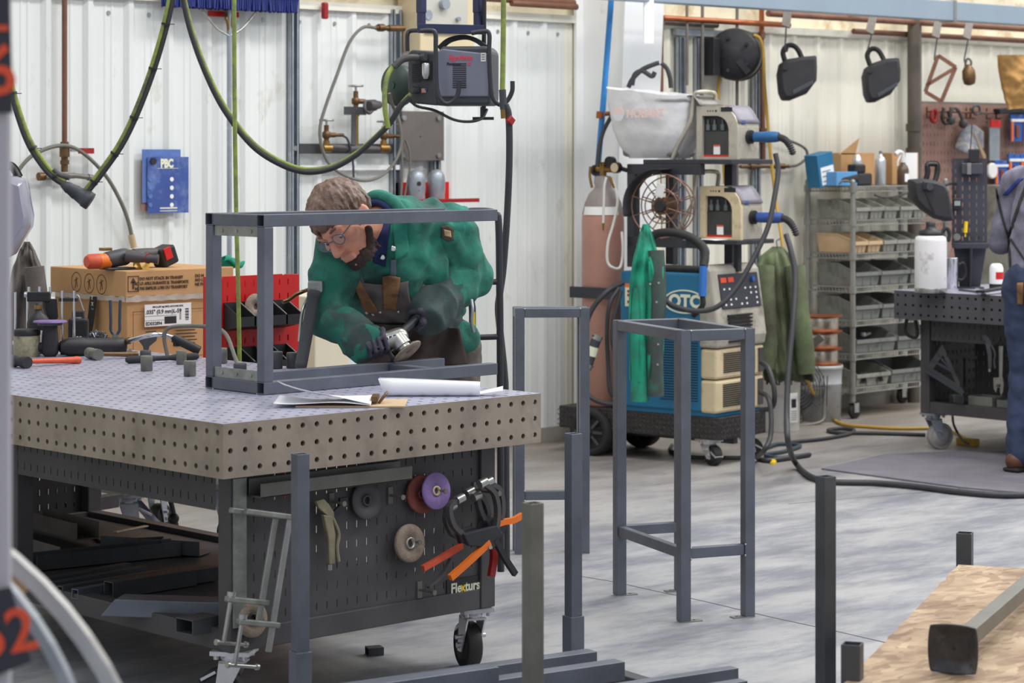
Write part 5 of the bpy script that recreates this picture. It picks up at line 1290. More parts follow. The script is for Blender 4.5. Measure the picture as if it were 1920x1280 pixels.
q.sheet(lambda u,v:V((cb0.x-.004-.003*math.sin(u*31),cb0.y+.54*u,zm+.003-.02*v-.006*noise.noise(V((u*14,v*2,9))))),30,3)
q.build('plastic_film',[mat('film',(226,222,212),.2,0,.04,9,.4,20,alpha=.55)],box)
fR=lambda px,py:PV(px,py,cb0.y-.0015)
def tx(st,px,py,size,mt='ink_brown',par=None,sx=1,bold=0,al='CENTER'):
    p=fR(px,py); return text(st,size,RM[box.name].inverted()@frame3(p,(1,0,0),(0,0,1)),mt,par or box,sx=sx,bold=bold,align=al)
tx('DO NOT STACK IN TRANSIT',303,521,.0165,par=ld,sx=.98,bold=.0004); tx('NO LO APILE DURANTE EL TRANSPORTE',303,530,.0165,par=ld,sx=.86,bold=.0004); tx('NE PAS EMPILER LORS DU TRANSPORT',303,539,.0165,par=ld,sx=.88,bold=.0004)
tx('DO NOT STACK IN TRANSIT',371,522.5,.022,par=ld,sx=1.02,bold=.0006,al='LEFT') if False else None
for st,y in(('DO N',517),('NO LO',525),('NE PAS',533)): tx(st,366,y,.0165,par=ld,al='LEFT',bold=.0004)
def outline_box(px,py,w,h,par,th=.003):
    p=fR(px,py); q=MB(RM[box.name].inverted()@frame3(p,(1,0,0),(0,0,1)))
    for a,b in(((-w/2,-h/2),(w/2,-h/2+th)),((-w/2,h/2-th),(w/2,h/2)),((-w/2,-h/2),(-w/2+th,h/2)),((w/2-th,-h/2),(w/2,h/2))): q.b2((*a,0),(*b,.0008))
    return q
q=outline_box(250,532,.052,.062,ld); q.b2((-.004,-.02,0),(.004,.008,.0008)); q.prism([(-.014,.004),(.014,.004),(0,.024)],(0,0,0),(1,0,0),(0,1,0),(0,0,.0008)); q.build('arrow_mark',['ink_brown'],ld)
q=outline_box(405,522,.045,.058,ld); q.b2((-.012,-.003,0),(.012,.003,.0008)); q.build('arrow_mark',['ink_brown'],ld)
for px,py in((143,528),(167,531),(190,533)):
    p=PU(px,py,cb0.x-.0015); q=MB(RM[box.name].inverted()@frame3(p,(0,-1,0),(0,0,1))); n=32; vs=[]
    for i in range(n):
        t=2*PI*i/n
        for k in(1,.93): vs.append((.036*k*math.cos(t),.040*k*math.sin(t),0))
    q.add(vs,[(2*i,2*((i+1)%n),2*((i+1)%n)+1,2*i+1) for i in range(n)])
    for a,b in(((-.008,-.026),(.0,.012)),((.008,-.02),(-.002,.02)),((-.014,.004),(.012,.016))): q.bar((*a,0.0004),(*b,.0004),.0022,.0008,(0,0,1))
    q.build('handling_mark',['ink_brown'],ld)
# shipping label
p=fR(315,591); fm=RM[box.name].inverted()@frame3(p,(1,0,0),(0,0,1))
q=MB(fm); q.b2((-.112,-.041,0),(.112,.047,.0012)); lab=q.build('shipping_label',['label_white'],box,label='white shipping label')
q=MB(fm); q.b2((-.112,.0,.0012),(.04,.001,.0018)); q.b2((-.112,-.017,.0012),(-.02,-.016,.0018))
for k in range(8): q.b2((.055,-.018+k*.0055,.0012),(.063,-.0155+k*.0055,.0018)); q.b2((.083,-.022+k*.006,.0012),(.1,-.0195+k*.006+.002*(k%2),.0018))
q.b2((-.018,-.033,.0012),(.04,-.004,.0016)); q.build('barcode',['ink'],lab)
def lt(st,x,y,s,b=.0004): text(st,s,fm@M.Translation((x,y,.0012)),'ink',lab,align='LEFT',bold=b)
lt('.035" (0.9 mm)L-59',-.108,.016,.022,.0006); lt('500 Lb (227 kg) (NET) ACCU-PAK BOX',-.075,.036,.0088); lt('ED032894',-.108,-.03,.0185,.0005)
q=outline_box(320,625,.36,.19,box,.002); q.build('print_frame',['ink_brown'],box)
for px,py,w_,n_ in((350,628,.10,6),(283,637,.05,4)):
    q=MB(RM[box.name].inverted()@frame3(fR(px,py),(1,0,0),(0,0,1)))
    for k in range(n_): q.b2((-w_/2,.03-k*.013,0),(w_/2-.01*(k%2),.035-k*.013,.0006))
    q.build('small_print',['ink_brown'],box)
# cordless cutter on the box
ct=thing('cordless_grinder','battery grinder with an orange nose lying on the cardboard box','power tool',(cb0.x+.2,cb0.y+.2,zt_)); zb_=zt_
def K(px,py,dy=.12): return PV(px,py,cb0.y+dy)
def onb(px,h,dy=.12): p=PV(px,500,cb0.y+dy); return V((p.x,p.y,zt_+h))
q=wl(ct); q.lathe([(.022,0),(.030,.012),(.031,.05),(.029,.085)],onb(162,.036),onb(205,.036),18); q.build('nose',['orange_red'],ct)
q=wl(ct); q.cyl(onb(184,.036),onb(203,.036),.031,n=18); q.build('nose_band',['orange'],ct)
q=wl(ct); q.capsule(onb(203,.04),onb(232,.05),.033,.035); q.capsule(onb(228,.055),onb(262,.052,.10),.028,.022); q.build('gear_case',['steel_dull'],ct)
q=wl(ct); q.lathe([(.024,0),(.022,.05),(.017,.08),(.016,.11),(.020,.125),(.020,.13)],onb(236,.055,.08),onb(278,.045,.02),16); q.build('side_handle',['base_dark'],ct)
q=wl(ct); q.cyl(onb(276,.0455,.026),onb(279,.045,.018),.0205,n=16); q.cyl(onb(279,.045,.018),onb(279.5,.045,.017),.013,n=14); q.build('handle_end',['red_dark'],ct)
q=wl(ct); q.tube([onb(250,.055,.16),onb(275,.056,.16),onb(295,.055,.16)],.024,12,5); q.build('grip',['base_dark'],ct)
q=wl(ct); a=onb(308,.046,.16); r=M.Rotation(-.35,3,'Y'); q.box(a,(.075,.085,.078),r); bt=q.build('battery',['black'],ct,bevel=.010)
q=wl(ct); q.box(a+V((-.012,-.0445,.012)),(.035,.006,.05),r); q.build('battery_flash',['red'],bt,bevel=.002)
q=wl(ct); q.box(onb(220,.006,.11),(.13,.07,.008)); q.build('guard',['steel_dull'],ct,bevel=.003)
q=wl(ct); q.box(onb(198,.082,.14),(.045,.03,.012)); q.build('spare_label',['brass'],ct,bevel=.002)
q=MB(); q.sheet(lambda u,v:onb(250+34*u,.012+.022*math.sin(u*7+v*2)+.014*noise.noise(V((u*6,v*5,1))),.06+.16*v),14,10); solo(q,'shop_cloth',['yellow'],'crumpled yellow cloth under the battery grinder','cloth',solid=.003)
q=MB(); 
c=V((cb0.x+wr-.02,cb0.y+.02,zt_-.002)); q.sheet(lambda u,v:c+V((-.02+.10*u+.02*math.sin(v*9),.05*v,.012*math.sin(u*6+v*3)+.02*(1-u)-.0+.018*math.sin(v*8))),12,10)
solo(q,'green_cloth',['green_jacket'],'scrap of green cloth on the cardboard box end nearest the red panel','cloth',solid=.004)
# black nylon strap down the left face
q=MB(); p=[PU(175,556,cb0.x-.006),PU(173,575,cb0.x-.012),PU(170,600,cb0.x-.02),PU(164,630,cb0.x-.03)]; q.strip(p,.045,.003,5,up=V((-1,0,0))); so=solo(q,'nylon_strap',['black'],'black webbing strap with pale lettering hanging on the cardboard box','strap')
for i,(st) in enumerate('XXE'): text(st,.022,M.Translation(-so.location)@frame3(PU(173.5-i*.4,582-i*12,cb0.x-.0145),(0,-1,0),(0,0,1)),'cream_ink',so)
# red slotted panel with black bins, beyond the table
rp=thing('bin_board','red slotted panel carrying black tilted bins behind the lying stand','tool panel',G(488,668,8.75))
Dr=8.95; rl_=G(416,600,Dr); rv=rl_.y
a=PV(418,520,rv); b=PV(548,530,rv); zt2=a.z; zb2=.60
q=wl(rp); P=.0381; n=int((b.x-a.x)/P); h=(zt2-zb2)/10
q.holes((a.x,rv,zb2),V((1,0,0)),UP,n,10,(b.x-a.x)/n,0,dep=.002,py=h,slot=(.006,.022)); q.build('panel',['red'],rp)
q=wl(rp); q.sq((b.x+.012,rv+.02,zb2),(b.x+.012,rv+.02,zt2),.038,.045,.003,(1,0,0)); q.b2((a.x-.02,rv,zb2),(a.x,rv+.10,zt2)); q.b2((a.x,rv+.06,zb2),(b.x,rv+.063,zt2)); q.build('frame',['red'],rp,bevel=.002)
q=wl(rp); q.b2((a.x+.15,rv+.0,0),(a.x+.20,rv+.05,zb2)); q.b2((b.x-.04,rv+.0,0),(b.x+.01,rv+.05,zb2)); q.b2((a.x+.1,rv-.12,0),(b.x+.05,rv+.15,.03)); q.build('stand',['red'],rp)
for row,(y0,y1) in enumerate(((564,604),(648,690))):
    zt3=PV(480,y0,rv).z; w_=(b.x-a.x-.03)/4
    for i in range(4):
        x0=a.x+.0+i*w_; q=wl(rp)
        hh=.105
        # open-fronted sloping bin
        prof=[(0,0),(-.10,-.05),(-.10,-.085),(0,-hh)]
        for xx in(x0+.002,x0+w_-.004): q.prism(prof,(xx,rv-.002,zt3),(0,1,0),(0,0,1),(.002,0,0))
        q.prism([(-.10,-.05),(-.10,-.085),(-.098,-.085),(-.098,-.05)],(x0+.002,rv-.002,zt3),(0,1,0),(0,0,1),(w_-.004,0,0)); q.prism([(0,-hh),(-.10,-.085),(-.10,-.087),(0,-hh-.002)],(x0+.002,rv-.002,zt3),(0,1,0),(0,0,1),(w_-.004,0,0)); q.prism([(0,0),(-.002,0),(-.002,-hh),(0,-hh)],(x0+.002,rv-.002,zt3),(0,1,0),(0,0,1),(w_-.004,0,0))
        q.build('bin',['black'],rp)
        q=wl(rp); q.bar((x0+w_-.002,rv-.004,zt3+.001),(x0+w_-.002,rv-.102,zt3-.048),.004,.003); q.build('bin_edge',['bare_plate'],rp)
q=MB(); c=PV(478,575,rv-.03); q.lathe([(.012,0),(.048,0),(.05,.004),(.048,.008),(.012,.008),(.012,0)],c,c+V((0,-1,.1)),28); solo(q,'spare_disc',['grit'],'grey disc hooked on the red bin panel, half behind the stand upright','grinding disc')
# grease gun standing aslant against the panel end
a=G(565,681,8.05); b=G(588,556,8.10); gg=thing('grease_gun','dark grey grease gun leaning upright beside the red bin panel','grease gun',V((a.x,a.y,ZT1)))
q=wl(gg); q.lathe([(.010,-.02),(.020,-.016),(.021,.0),(.021,(b-a).length),(.024,(b-a).length+.002),(.024,(b-a).length+.02)],a,b,18); q.build('barrel',['steel_dull'],gg)
q=wl(gg); q.box(b+(b-a).normalized()*.035,(.05,.035,.04),M.Rotation(-TH,3,'Z')); q.build('head',['bare_plate'],gg,bevel=.006)
q=wl(gg); q.tube([b+UP*.03,G(572,545,8.24),G(555,552,8.22),G(541,562,8.2),G(530,566,8.18)],.007,8,5); q.build('spout',['bronze'],gg)
q=wl(gg); q.tube([b+UP*.02,G(574,565,8.2),G(566,590,8.18),G(561,640,8.16)],.006,8,5); q.build('lever',['bare'],gg)
# beige cabinet behind the welder's elbow
q=MB(); a=PV(590,640,8.3); b=PV(655,640,8.3); q.b2((a.x,8.3,0),(b.x,8.75,.965)); solo(q,'beige_cabinet',['beige'],'plain beige cabinet standing behind the bowed worker','cabinet',bevel=.006)
# grey-brown jacket and clear face shield at the far left
jk=hanging_cloth('hung_jacket','grey-brown jacket hanging below the face shield behind the table tools','jacket','jacket_cloth',(50,455),[(453,45,56),(470,36,66),(500,26,78),(560,14,86),(620,10,88),(668,12,88)],9.6,.08,2,7)
q=wl(jk); q.tube([G(64,500,9.5),G(70,560,9.5),G(74,640,9.5)],1,14,6,taper=(.04,.045)); q.build('sleeve',['jacket_cloth'],jk)
mat('visor_hose',(122,124,146),.5,0,.1,9)
# ------------------------------------------------ left wall
def wp(px,py,o=.03): return W(px,py,o)
pp=thing('copper_drop_pipe','brown painted air pipe with a lever valve, running down the white ribbed wall bay','pipe',wp(121,320,.05))
q=wl(pp); q.tube([V((wp(121,0,.05).x,VW-.05,2.9)),wp(121,270,.05)],.0125,12,1); q.build('pipe',['rust_pipe'],pp)
q=wl(pp); c=wp(121,290,.05); q.cyl(c+UP*.06,c+UP*.045,.019,n=12); q.cyl(c+UP*.045,c-UP*.01,.024,n=8); q.cyl(c-UP*.01,c-UP*.08,.016,n=12); q.cyl(c-UP*.025,c-UP*.045,.021,n=8); vb_=q.build('valve',['bronze'],pp)
q=wl(pp); d=V((1,0,0)); q.bar(c+UP*.02+d*.02-V((0,.02,0)),c+UP*.02+d*.075-V((0,.02,0)),.006,.012); q.build('lever_arm',['bare'],vb_)
q=wl(pp); q.bar(c+UP*.018+d*.065-V((0,.02,0)),c+UP*.018+d*.145-V((0,.02,0)),.012,.026); q.build('lever_sleeve',['red_dark'],vb_)
q=wl(pp); e=c-UP*.10; q.bar(e-d*.12,e+d*.02,.03,.03); q.cyl(e-d*.14,e-d*.11,.02,n=10); q.build('tee',['bronze'],pp)
q=MB(); q.tube([wp(26,330,.06),wp(60,292,.07),wp(110,273,.07),wp(150,283,.07),wp(195,325,.07),wp(225,375,.06),wp(242,420,.05),wp(250,462,.05)],.0095,8,8); solo(q,'air_hose',['hose_grey'],'grey air hose arching over the valve of the brown pipe','hose')
t=thing('hose_end','hose coupling wrapped in tape at the lower end of the grey air hose','coupling',wp(250,462,.05)); q=wl(t); q.cyl(wp(246,440,.05),wp(251,464,.05),.016,n=10); q.build('wrap',['bin_tan'],t)
# air fitting row at the tee
q=MB(); q.cyl(wp(86,332,.07),wp(105,332,.07),.011,n=10); q.cyl(wp(105,331,.07),wp(140,329,.07),.014,n=10); q.cyl(wp(140,329,.07),wp(165,332,.07),.012,n=10); q.cyl(wp(165,332,.07),wp(182,336,.07),.016,n=10); solo(q,'quick_coupler',['steel_warm'],'row of grey quick couplers beneath the brown pipe valve','coupling')
# hanging swags of cable: green hose and black cable tied together
Dk=9.3
def swag(label,pts,r1,r2,off,n_ties,d=Dk,mt1='hose_green',mt2='hose_black',frac=1.0):
    P=[G(x,y,d+(k[0] if k else 0)) for x,y,*k in pts]; t=thing('cable_swag',label,'cable',P[len(P)//2])
    o=V((CT,-ST,0))*off[0]+UP*off[1]
    q=wl(t); q.tube([p+o for p in P][:max(2,int(len(P)*frac+.5))],r1,8,8); q.build('green_hose',[mt1],t,label='yellow-green hose')
    q=wl(t); q.tube(P,r2,8,8); q.build('black_cable',[mt2],t,label='black cable')
    C_=curve(P,8)
    for i in range(n_ties):
        k=int((i+.5)/n_ties*(len(C_)-2)*frac); p=C_[k]+o*.5; d_=(C_[k+1]-C_[k]).normalized(); q=wl(t); q.cyl(p-d_*.004,p+d_*.004,max(r1,r2)+off[2],n=10); q.bar(p,p+V((CT,-ST,0))*.035,.004,.003); q.build('cable_tie',['black'],t)
    return t
swag('green hose and black cable tied together, dipping to the big grey plug',[(-60,-120),(-30,20),(10,140),(30,208),(52,268),(80,312),(100,333),(118,345)],.0085,.0105,(.011,.011,.008),4)
swag('green hose and black cable rising from the big grey plug to the ceiling',[(165,360),(195,322),(232,268),(262,205),(290,130),(312,55),(326,-10),(330,-60)],.0085,.009,(-.015,.004,.009),6)
swag('long swag of black cable and green hose reaching across to the plasma cutter',[(338,-60),(342,-10),(358,60),(385,135),(420,205),(470,270),(520,305),(570,322),(620,316),(665,292),(700,262),(730,232),(750,200),(768,181)],.008,.0115,(.005,.011,.008),0)
pg=thing('cable_plug','big grey cylindrical cable plug hanging at the bottom of the left swag','plug',G(140,370,Dk)); a=G(116,344,Dk); b=G(170,378,Dk); L_=(b-a).length
q=wl(pg); q.lathe([(.012,0),(.020,.02),(.024,L_*.25),(.022,L_*.27),(.029,L_*.5),(.027,L_*.52),(.033,L_*.78),(.036,L_*.8),(.036,L_),(.02,L_+.002)],a,b,20); q.build('body',['plasma_dark'],pg)
q=wl(pg); q.tube([b-(b-a)*.12+UP*.02,G(166,360,Dk),G(180,340,Dk)],.008,8,5); q.build('lead',['hose_black'],pg)
q=wl(pg); q.tube([G(100,318,Dk),G(112,328,Dk),G(130,333,Dk)],.011,8,5); q.build('spring_guard',['base_dark'],pg)
# posters
ps=thing('poster_sheets','sheaf of worn blue printed sheets pinned to the white ribbed wall bay','poster',wp(308,400,.02))
def sheet_(l,t_,r,b_,o,mt,nm):
    a=wp(l,b_,o); c=wp(r,t_,o); q=wl(ps); q.b2((a.x,VW-o-.003,a.z),(c.x,VW-o,c.z)); return q.build(nm,[mt],ps),a,c
mat('poster_blue',(62,84,152),.35,0,.14,6,dirt=((118,140,190),.45,9)); mat('poster_light',(88,116,178),.4,0,.2,20)
sheet_(264,300,278,396,.030,'peg_brown','old_sheet'); sheet_(266,280,338,380,.036,'poster_light','back_sheet'); s1,a,c=sheet_(276,294,353,400,.044,'poster_blue','front_sheet')
mm_=lambda px,py:RM[ps.name].inverted()@frame3(wp(px,py,.0485),(1,0,0),(0,0,1))
text('PBC',.055,mm_(313,307),'cream_ink',s1,bold=.003,sx=.75); q=MB(mm_(315,316)); q.b2((-.06,0,0),(.06,.002,.001)); q.build('print_line',['cream_ink'],s1)
for r in range(4):
    for xx in(282,322):
        q=MB(mm_(xx,336+r*16)); q.cyl((0,0,0),(0,0,.001),.011,n=14); q.b2((.0,-.0,0),(.0,.0,0)) if False else None; q.build('bullet',['poster_light' if xx<300 else 'label_white'],s1)
        text('abc',.012,mm_(xx+5,330+r*16),'cream_ink',s1) if False else None
q=MB(mm_(316,391)); q.b2((-.05,0,0),(.05,.006,.001)); q.b2((-.05,-.012,0),(.05,-.009,.001)); q.build('print_line',['cream_ink'],s1)
q=MB(mm_(287,302)); q.cyl((0,0,0),(0,0,.006),.017,n=14); q.build('magnet',['black'],s1)
# broom with blue bristles hung head up
br=thing('push_broom','push broom hung head up with a blue head and silver handle','broom',wp(432,400,.06))
a=wp(310,8,.10); b=wp(552,14,.10); zc=a.z+.028
q=wl(br); q.b2((a.x,VW-.14,zc+.02),(b.x,VW-.06,zc+.06)); q.build('block',['blue_deep'],br,bevel=.004)
q=wl(br); n=70
for i in range(n):
    for j in range(5):
        x=a.x+(b.x-a.x)*(i+.5)/n; y=VW-.14+.08*(j+.5)/5; dx_=random.uniform(-.006,.006); q.bar((x,y,zc+.022),(x+dx_,y+random.uniform(-.006,.006),zc-.038+random.uniform(-.004,.004)),.010,.006)
q.build('bristles',['blue_deep'],br,kind='stuff')
q=wl(br); h0=wp(430,55,.08); q.cyl(h0+UP*.1,V((h0.x,VW-.08,.25)),.0125,n=12); q.build('handle',['galv'],br)
q=wl(br)
for px in(380,482): q.tube([wp(px,20,.085),wp((px+430)/2,52,.085),wp(430,68,.085)],.006,8,4)
q.build('brace',['bare'],br)
hk=thing('broom_holder','red wall clip with a brass clamp holding the push broom','wall clip',wp(418,25,.03))
a=wp(390,20,.03); b=wp(447,33,.03); q=wl(hk); q.b2((a.x,VW-.035,b.z),(b.x,VW-.028,a.z)); q.build('plate',['red'],hk)
q=wl(hk); q.tube([wp(423,23,.05),wp(424,32,.09),wp(427,45,.09),wp(428,58,.08)],.007,8,4); q.tube([wp(440,23,.05),wp(438,32,.09),wp(434,45,.09),wp(432,58,.08)],.007,8,4); q.build('clamp_jaws',['brass'],hk)
q=MB(); P_=[G(438,-40,8.75),G(439,0,8.75),G(440,200,8.75),G(443,400,8.75),G(447,560,8.75),G(449,676,8.75)]
q.tube([V((p.x,p.y,p.z)) for p in P_]+[G(449,720,8.75)],.0085,10,5); solo(q,'green_hose',['hose_green'],'taut yellow-green hose dropping straight down behind the lying stand','hose')
q=MB(); p=W(609,20,.06); q.box(p,(.03,.03,.085)); solo(q,'red_pull',['red_dark'],'small dark red handle hanging at the top of the wall','handle',bevel=.008)
# manifold with valves
mf=thing('gas_manifold','bronze gas manifold with three handwheel valves on a dark wall bar','gas manifold',wp(645,285,.06))
a=wp(549,269,.04); b=wp(737,288,.04)
q=wl(mf); q.b2((a.x,VW-.045,b.z),(b.x,VW-.037,a.z)); q.build('wall_bar',['steel_dull'],mf,bevel=.002)
for px in(553,728):
    q=wl(mf); c=wp(px,278,.045); q.cyl(c,c-V((0,.008,0)),.014,n=6); q.build('bolt',['bare'],mf)
h=.10
q=wl(mf); q.tube([wp(612,275,h),wp(660,278,h),wp(716,280,h)],.016,12,1); q.cyl(wp(652,279,h),wp(678,279,h),.022,n=10); q.build('cross_pipe',['base_dark'],mf)
q=wl(mf); q.cyl(wp(667,275,h),wp(667,205,h),.0145,n=12); q.cyl(wp(667,218,h),wp(667,204,h),.019,n=8); q.cyl(wp(667,204,h),wp(667,198,h),.012,n=10); q.build('riser',['brass'],mf)
for px,py in((612,278),(719,278)):
    q=wl(mf); q.cyl(wp(px-8,py,h),wp(px+8,py,h),.022,n=10); q.cyl(wp(px,py,h),wp(px,py-14,h),.017,n=10); q.cyl(wp(px,py-14,h),wp(px,py-20,h),.012,n=10); q.build('elbow',['brass'],mf)
def gvalve(px,py,dirx,sc):
    q=wl(mf); c=wp(px,py,h); q.cyl(c-UP*.045*sc,c+UP*.05*sc,.013*sc,n=10); q.lathe([(.012,-.02),(.022,-.01),(.022,.012),(.012,.022)],c,c+UP,12); q.cyl(c,c+V((1,0,0))*dirx*.055*sc,.013*sc,n=10); q.cyl(c+V((1,0,0))*dirx*.055*sc,c+V((1,0,0))*dirx*.11*sc,.009*sc,n=8); v=q.build('valve',['bronze'],mf)
    q=wl(mf); c2=c+UP*.075*sc; R_=.034*sc; q.tube([c2+V((math.cos(2*PI*i/12)*R_,math.sin(2*PI*i/12)*R_,0)) for i in range(12)],.006,6,2,closed=True); q.cyl(c+UP*.05*sc,c2+UP*.006,.006,n=8)
    for i in range(3): a_=2*PI*i/3; q.bar(c2,c2+V((math.cos(a_)*R_,math.sin(a_)*R_,0)),.008,.005)
    q.build('handwheel',['bare'],v)
gvalve(612,253,1,1.0); gvalve(667,190,1,1.05); gvalve(720,255,1,1.0)
q=wl(mf); a=wp(627,200,.04); b=wp(668,216,.04); q.b2((a.x,VW-.12,b.z),(b.x,VW-.115,a.z)); q.b2((wp(655,1,.1).x,VW-.12,wp(1,270,.1).z),(wp(663,1,.1).x,VW-.114,b.z)); q.build('bracket',['steel_dull'],mf)
# flashback arrestors / big elbow body near the panel
q=MB(); q.lathe([(.022,0),(.03,.01),(.03,.05),(.024,.06),(.02,.1)],wp(692,198,.16),wp(728,195,.10),16); q.tube([wp(684,190,.16),wp(684,205,.18),wp(692,212,.17),wp(700,205,.16)],.009,8,4); solo(q,'regulator_body',['base_dark'],'dark ring-handled regulator body left of the plasma cutter','regulator')
# loop of grey hose from wall outlet, and small lines
q=MB(); q.cyl(wp(728,53,.14),wp(757,53,.14),.017,n=12); q.cyl(wp(705,52,.14),wp(728,53,.14),.013,n=8); q.cyl(wp(709,52,.14),wp(719,52,.14),.02,n=8); solo(q,'pipe_outlet',['bronze'],'bronze pipe outlet sticking out of the cream electrical box','pipe fitting')
q=MB(); q.tube([wp(705,52,.14),wp(680,52,.14),wp(655,80,.14),wp(632,140,.14),wp(612,195,.14),wp(600,240,.14),wp(605,282,.14),wp(622,312,.14),wp(655,333,.14),wp(690,338,.14),wp(720,326,.14),wp(742,300,.14),wp(752,270,.14),wp(750,235,.14),wp(745,215,.13)],.0085,8,8); solo(q,'hose_loop',['hose_grey'],'grey-brown hose making one big loop around the gas manifold','hose')
q=MB(); q.tube([wp(643,254,.12),wp(652,262,.12),wp(660,290,.12),wp(663,330,.12),wp(663,420,.12)],.006,6,6); solo(q,'thin_hose',['plasma_dark'],'thin grey line dropping from the manifold behind the bowed head','hose')
q=MB(); q.tube([wp(745,232,.10),wp(752,255,.1),wp(754,320,.1),wp(752,372,.1),wp(750,420,.1)],.007,6,6); solo(q,'thin_hose',['hose_grey'],'thin grey hose hanging left of the dark steel plate','hose')
q=MB(); q.tube([wp(760,262,.1),wp(768,285,.1),wp(768,320,.1),wp(758,372,.1),wp(754,420,.1)],.006,6,6); solo(q,'thin_hose',['hose_grey'],'thin hose passing before the red shelf, right of its twin','hose')
q=MB(); a=wp(556,310,.02); b=wp(748,318,.02); q.b2((a.x,VW-.05,b.z),(b.x,VW-.02,a.z)); solo(q,'wall_rail',['column_white'],'white horizontal wall rail below the gas manifold','rail')
# red shelf with two steel cylinder caps
rs=thing('red_shelf','small red steel shelf on the wall holding two silver caps','shelf',wp(790,373,.08))
a=wp(734,342,.02); b=wp(841,373,.02); q=wl(rs); q.b2((a.x,VW-.024,b.z),(b.x,VW-.018,a.z)); q.build('back_plate',['red'],rs,bevel=.001)
q=wl(rs); q.b2((a.x,VW-.26,b.z-.004),(b.x,VW-.018,b.z)); q.b2((a.x,VW-.264,b.z-.012),(b.x,VW-.26,b.z+.008)); q.build('tray',['red_dark'],rs,bevel=.001)
for px,lb,mt in((781,'silver cylinder cap with a round hole, on the red shelf','galv'),(818,'silver cylinder cap without a visible hole, on the red shelf','galv')):
    c=W(px,372,.12); c.z=b.z+.001; t=thing('cylinder_bonnet',lb,'cap',c,group='steel cylinder caps on the red shelf'); q=wl(t)
    q.lathe([(.044,0),(.046,.005),(.044,.03),(.047,.045),(.047,.10),(.044,.125),(.034,.145),(.018,.156),(.001,.16)],c,c+UP,24); q.build('shell',['galv'],t)
    if px<800:
        q=wl(t); n=(nv+V((.35,0,0))).normalized(); p=c+n*.0475+UP*.085; q.cyl(p-n*.004,p+n*.0005,.012,n=16); q.cyl(c+n*.046+UP*.05,c+n*.048+UP*.05,.003,n=8); q.build('vent_hole',['rubber'],t)
# steel plate with bolts below the cutter
pt=thing('mounting_plate','bare grey steel plate bolted to the wall under the plasma cutter','plate',wp(789,300,.05))
a=wp(749,208,.05); b=wp(828,301,.05); q=wl(pt); q.b2((a.x,VW-.07,b.z),(b.x,VW-.058,a.z)); q.build('plate',['plate_grey'],pt,bevel=.002)
for px,py in((756,221),(821,221),(757,291),(821,291)):
    q=wl(pt); c=wp(px,py,.07); q.cyl(c,c-V((0,.012,0)),.015,n=6); q.build('bolt',['bare'],pt)
q=wl(pt); c=wp(788,256,.07); q.cyl(c,c-V((0,.002,0)),.004,n=8); q.build('hole',['black'],pt)
# electrical box (cream) above
eb=thing('electrical_box','tall cream electrical box with a grey door at the top of the wall','electrical box',wp(815,90,.2))
a=PV(788,96,9.29); b=PV(890,96,9.29)
q=wl(eb); q.b2((a.x,9.29,a.z),(b.x,VW-.0,a.z+.9)); q.build('housing',['ivory_panel'],eb,bevel=.006)
q=wl(eb); l=PV(797,50,9.28); r=PV(876,50,9.28); q.b2((l.x,9.275,PV(800,62,9.28).z),(r.x,9.291,a.z+.88)); dr=q.build('door',['door_grey'],eb,bevel=.005)
q=wl(eb); c=PV(830,8,9.27)
for px,py,rr,h_ in((830,8,.028,.03),(803,28,.026,.006),(857,36,.012,.02)): c=PV(px,py,9.275); q=wl(eb); q.cyl(c,c-V((0,h_,0)),rr,n=18); q.build('door_knob',['galv'],dr)
q=wl(eb); c=PV(752,40,9.1); 
for k in range(3): q.b2((a.x-.001,9.33,a.z+.17+k*.014),(a.x-.0005,9.38,a.z+.176+k*.014))
q.build('marking',['cream'],eb)
# ------------------------------------------------ plasma cutter on its hanger
Dp=9.35; HD=math.radians(24)
pa=cam_xy(math.cos(HD*0-.20),math.sin(-.20)); 
# the grey face looks at us; local axes: pa to the right along the face, pb into the depth
ang=math.radians(-9); pa=cam_xy(math.cos(ang),math.sin(ang)); pb=cam_xy(-math.sin(ang),math.cos(ang))
F0=G(816,192,Dp)                                          # lower left corner of the grey face
def C_(a,b,z): return F0+pa*a+pb*b+UP*z
px2m=Dp/FPX
pcut=thing('plasma_cutter','grey plasma cutter hanging in a dark steel cradle high on the wall','plasma cutter',C_(.1,.1,-.02))
Wf=(922-816)*px2m; Hf=(197-75)*px2m
dl=.20
q=wl(pcut); q.prism([(0,-.012),(Wf*.98,-.012),(Wf,.02),(Wf,Hf-.055),(Wf-.02,Hf-.035),(.03,Hf-.035),(0,Hf-.06)],C_(0,.006,0),pa,UP,pb*.19); q.build('housing',['plasma_dark'],pcut,bevel=.012)
q=wl(pcut); q.prism([(.008,.022),(Wf-.012,.022),(Wf-.012,Hf-.065),(.03,Hf-.045),(.008,Hf-.055)],C_(0,0,0),pa,UP,pb*.01); fc_=q.build('face_panel',['plasma_grey'],pcut,bevel=.006)
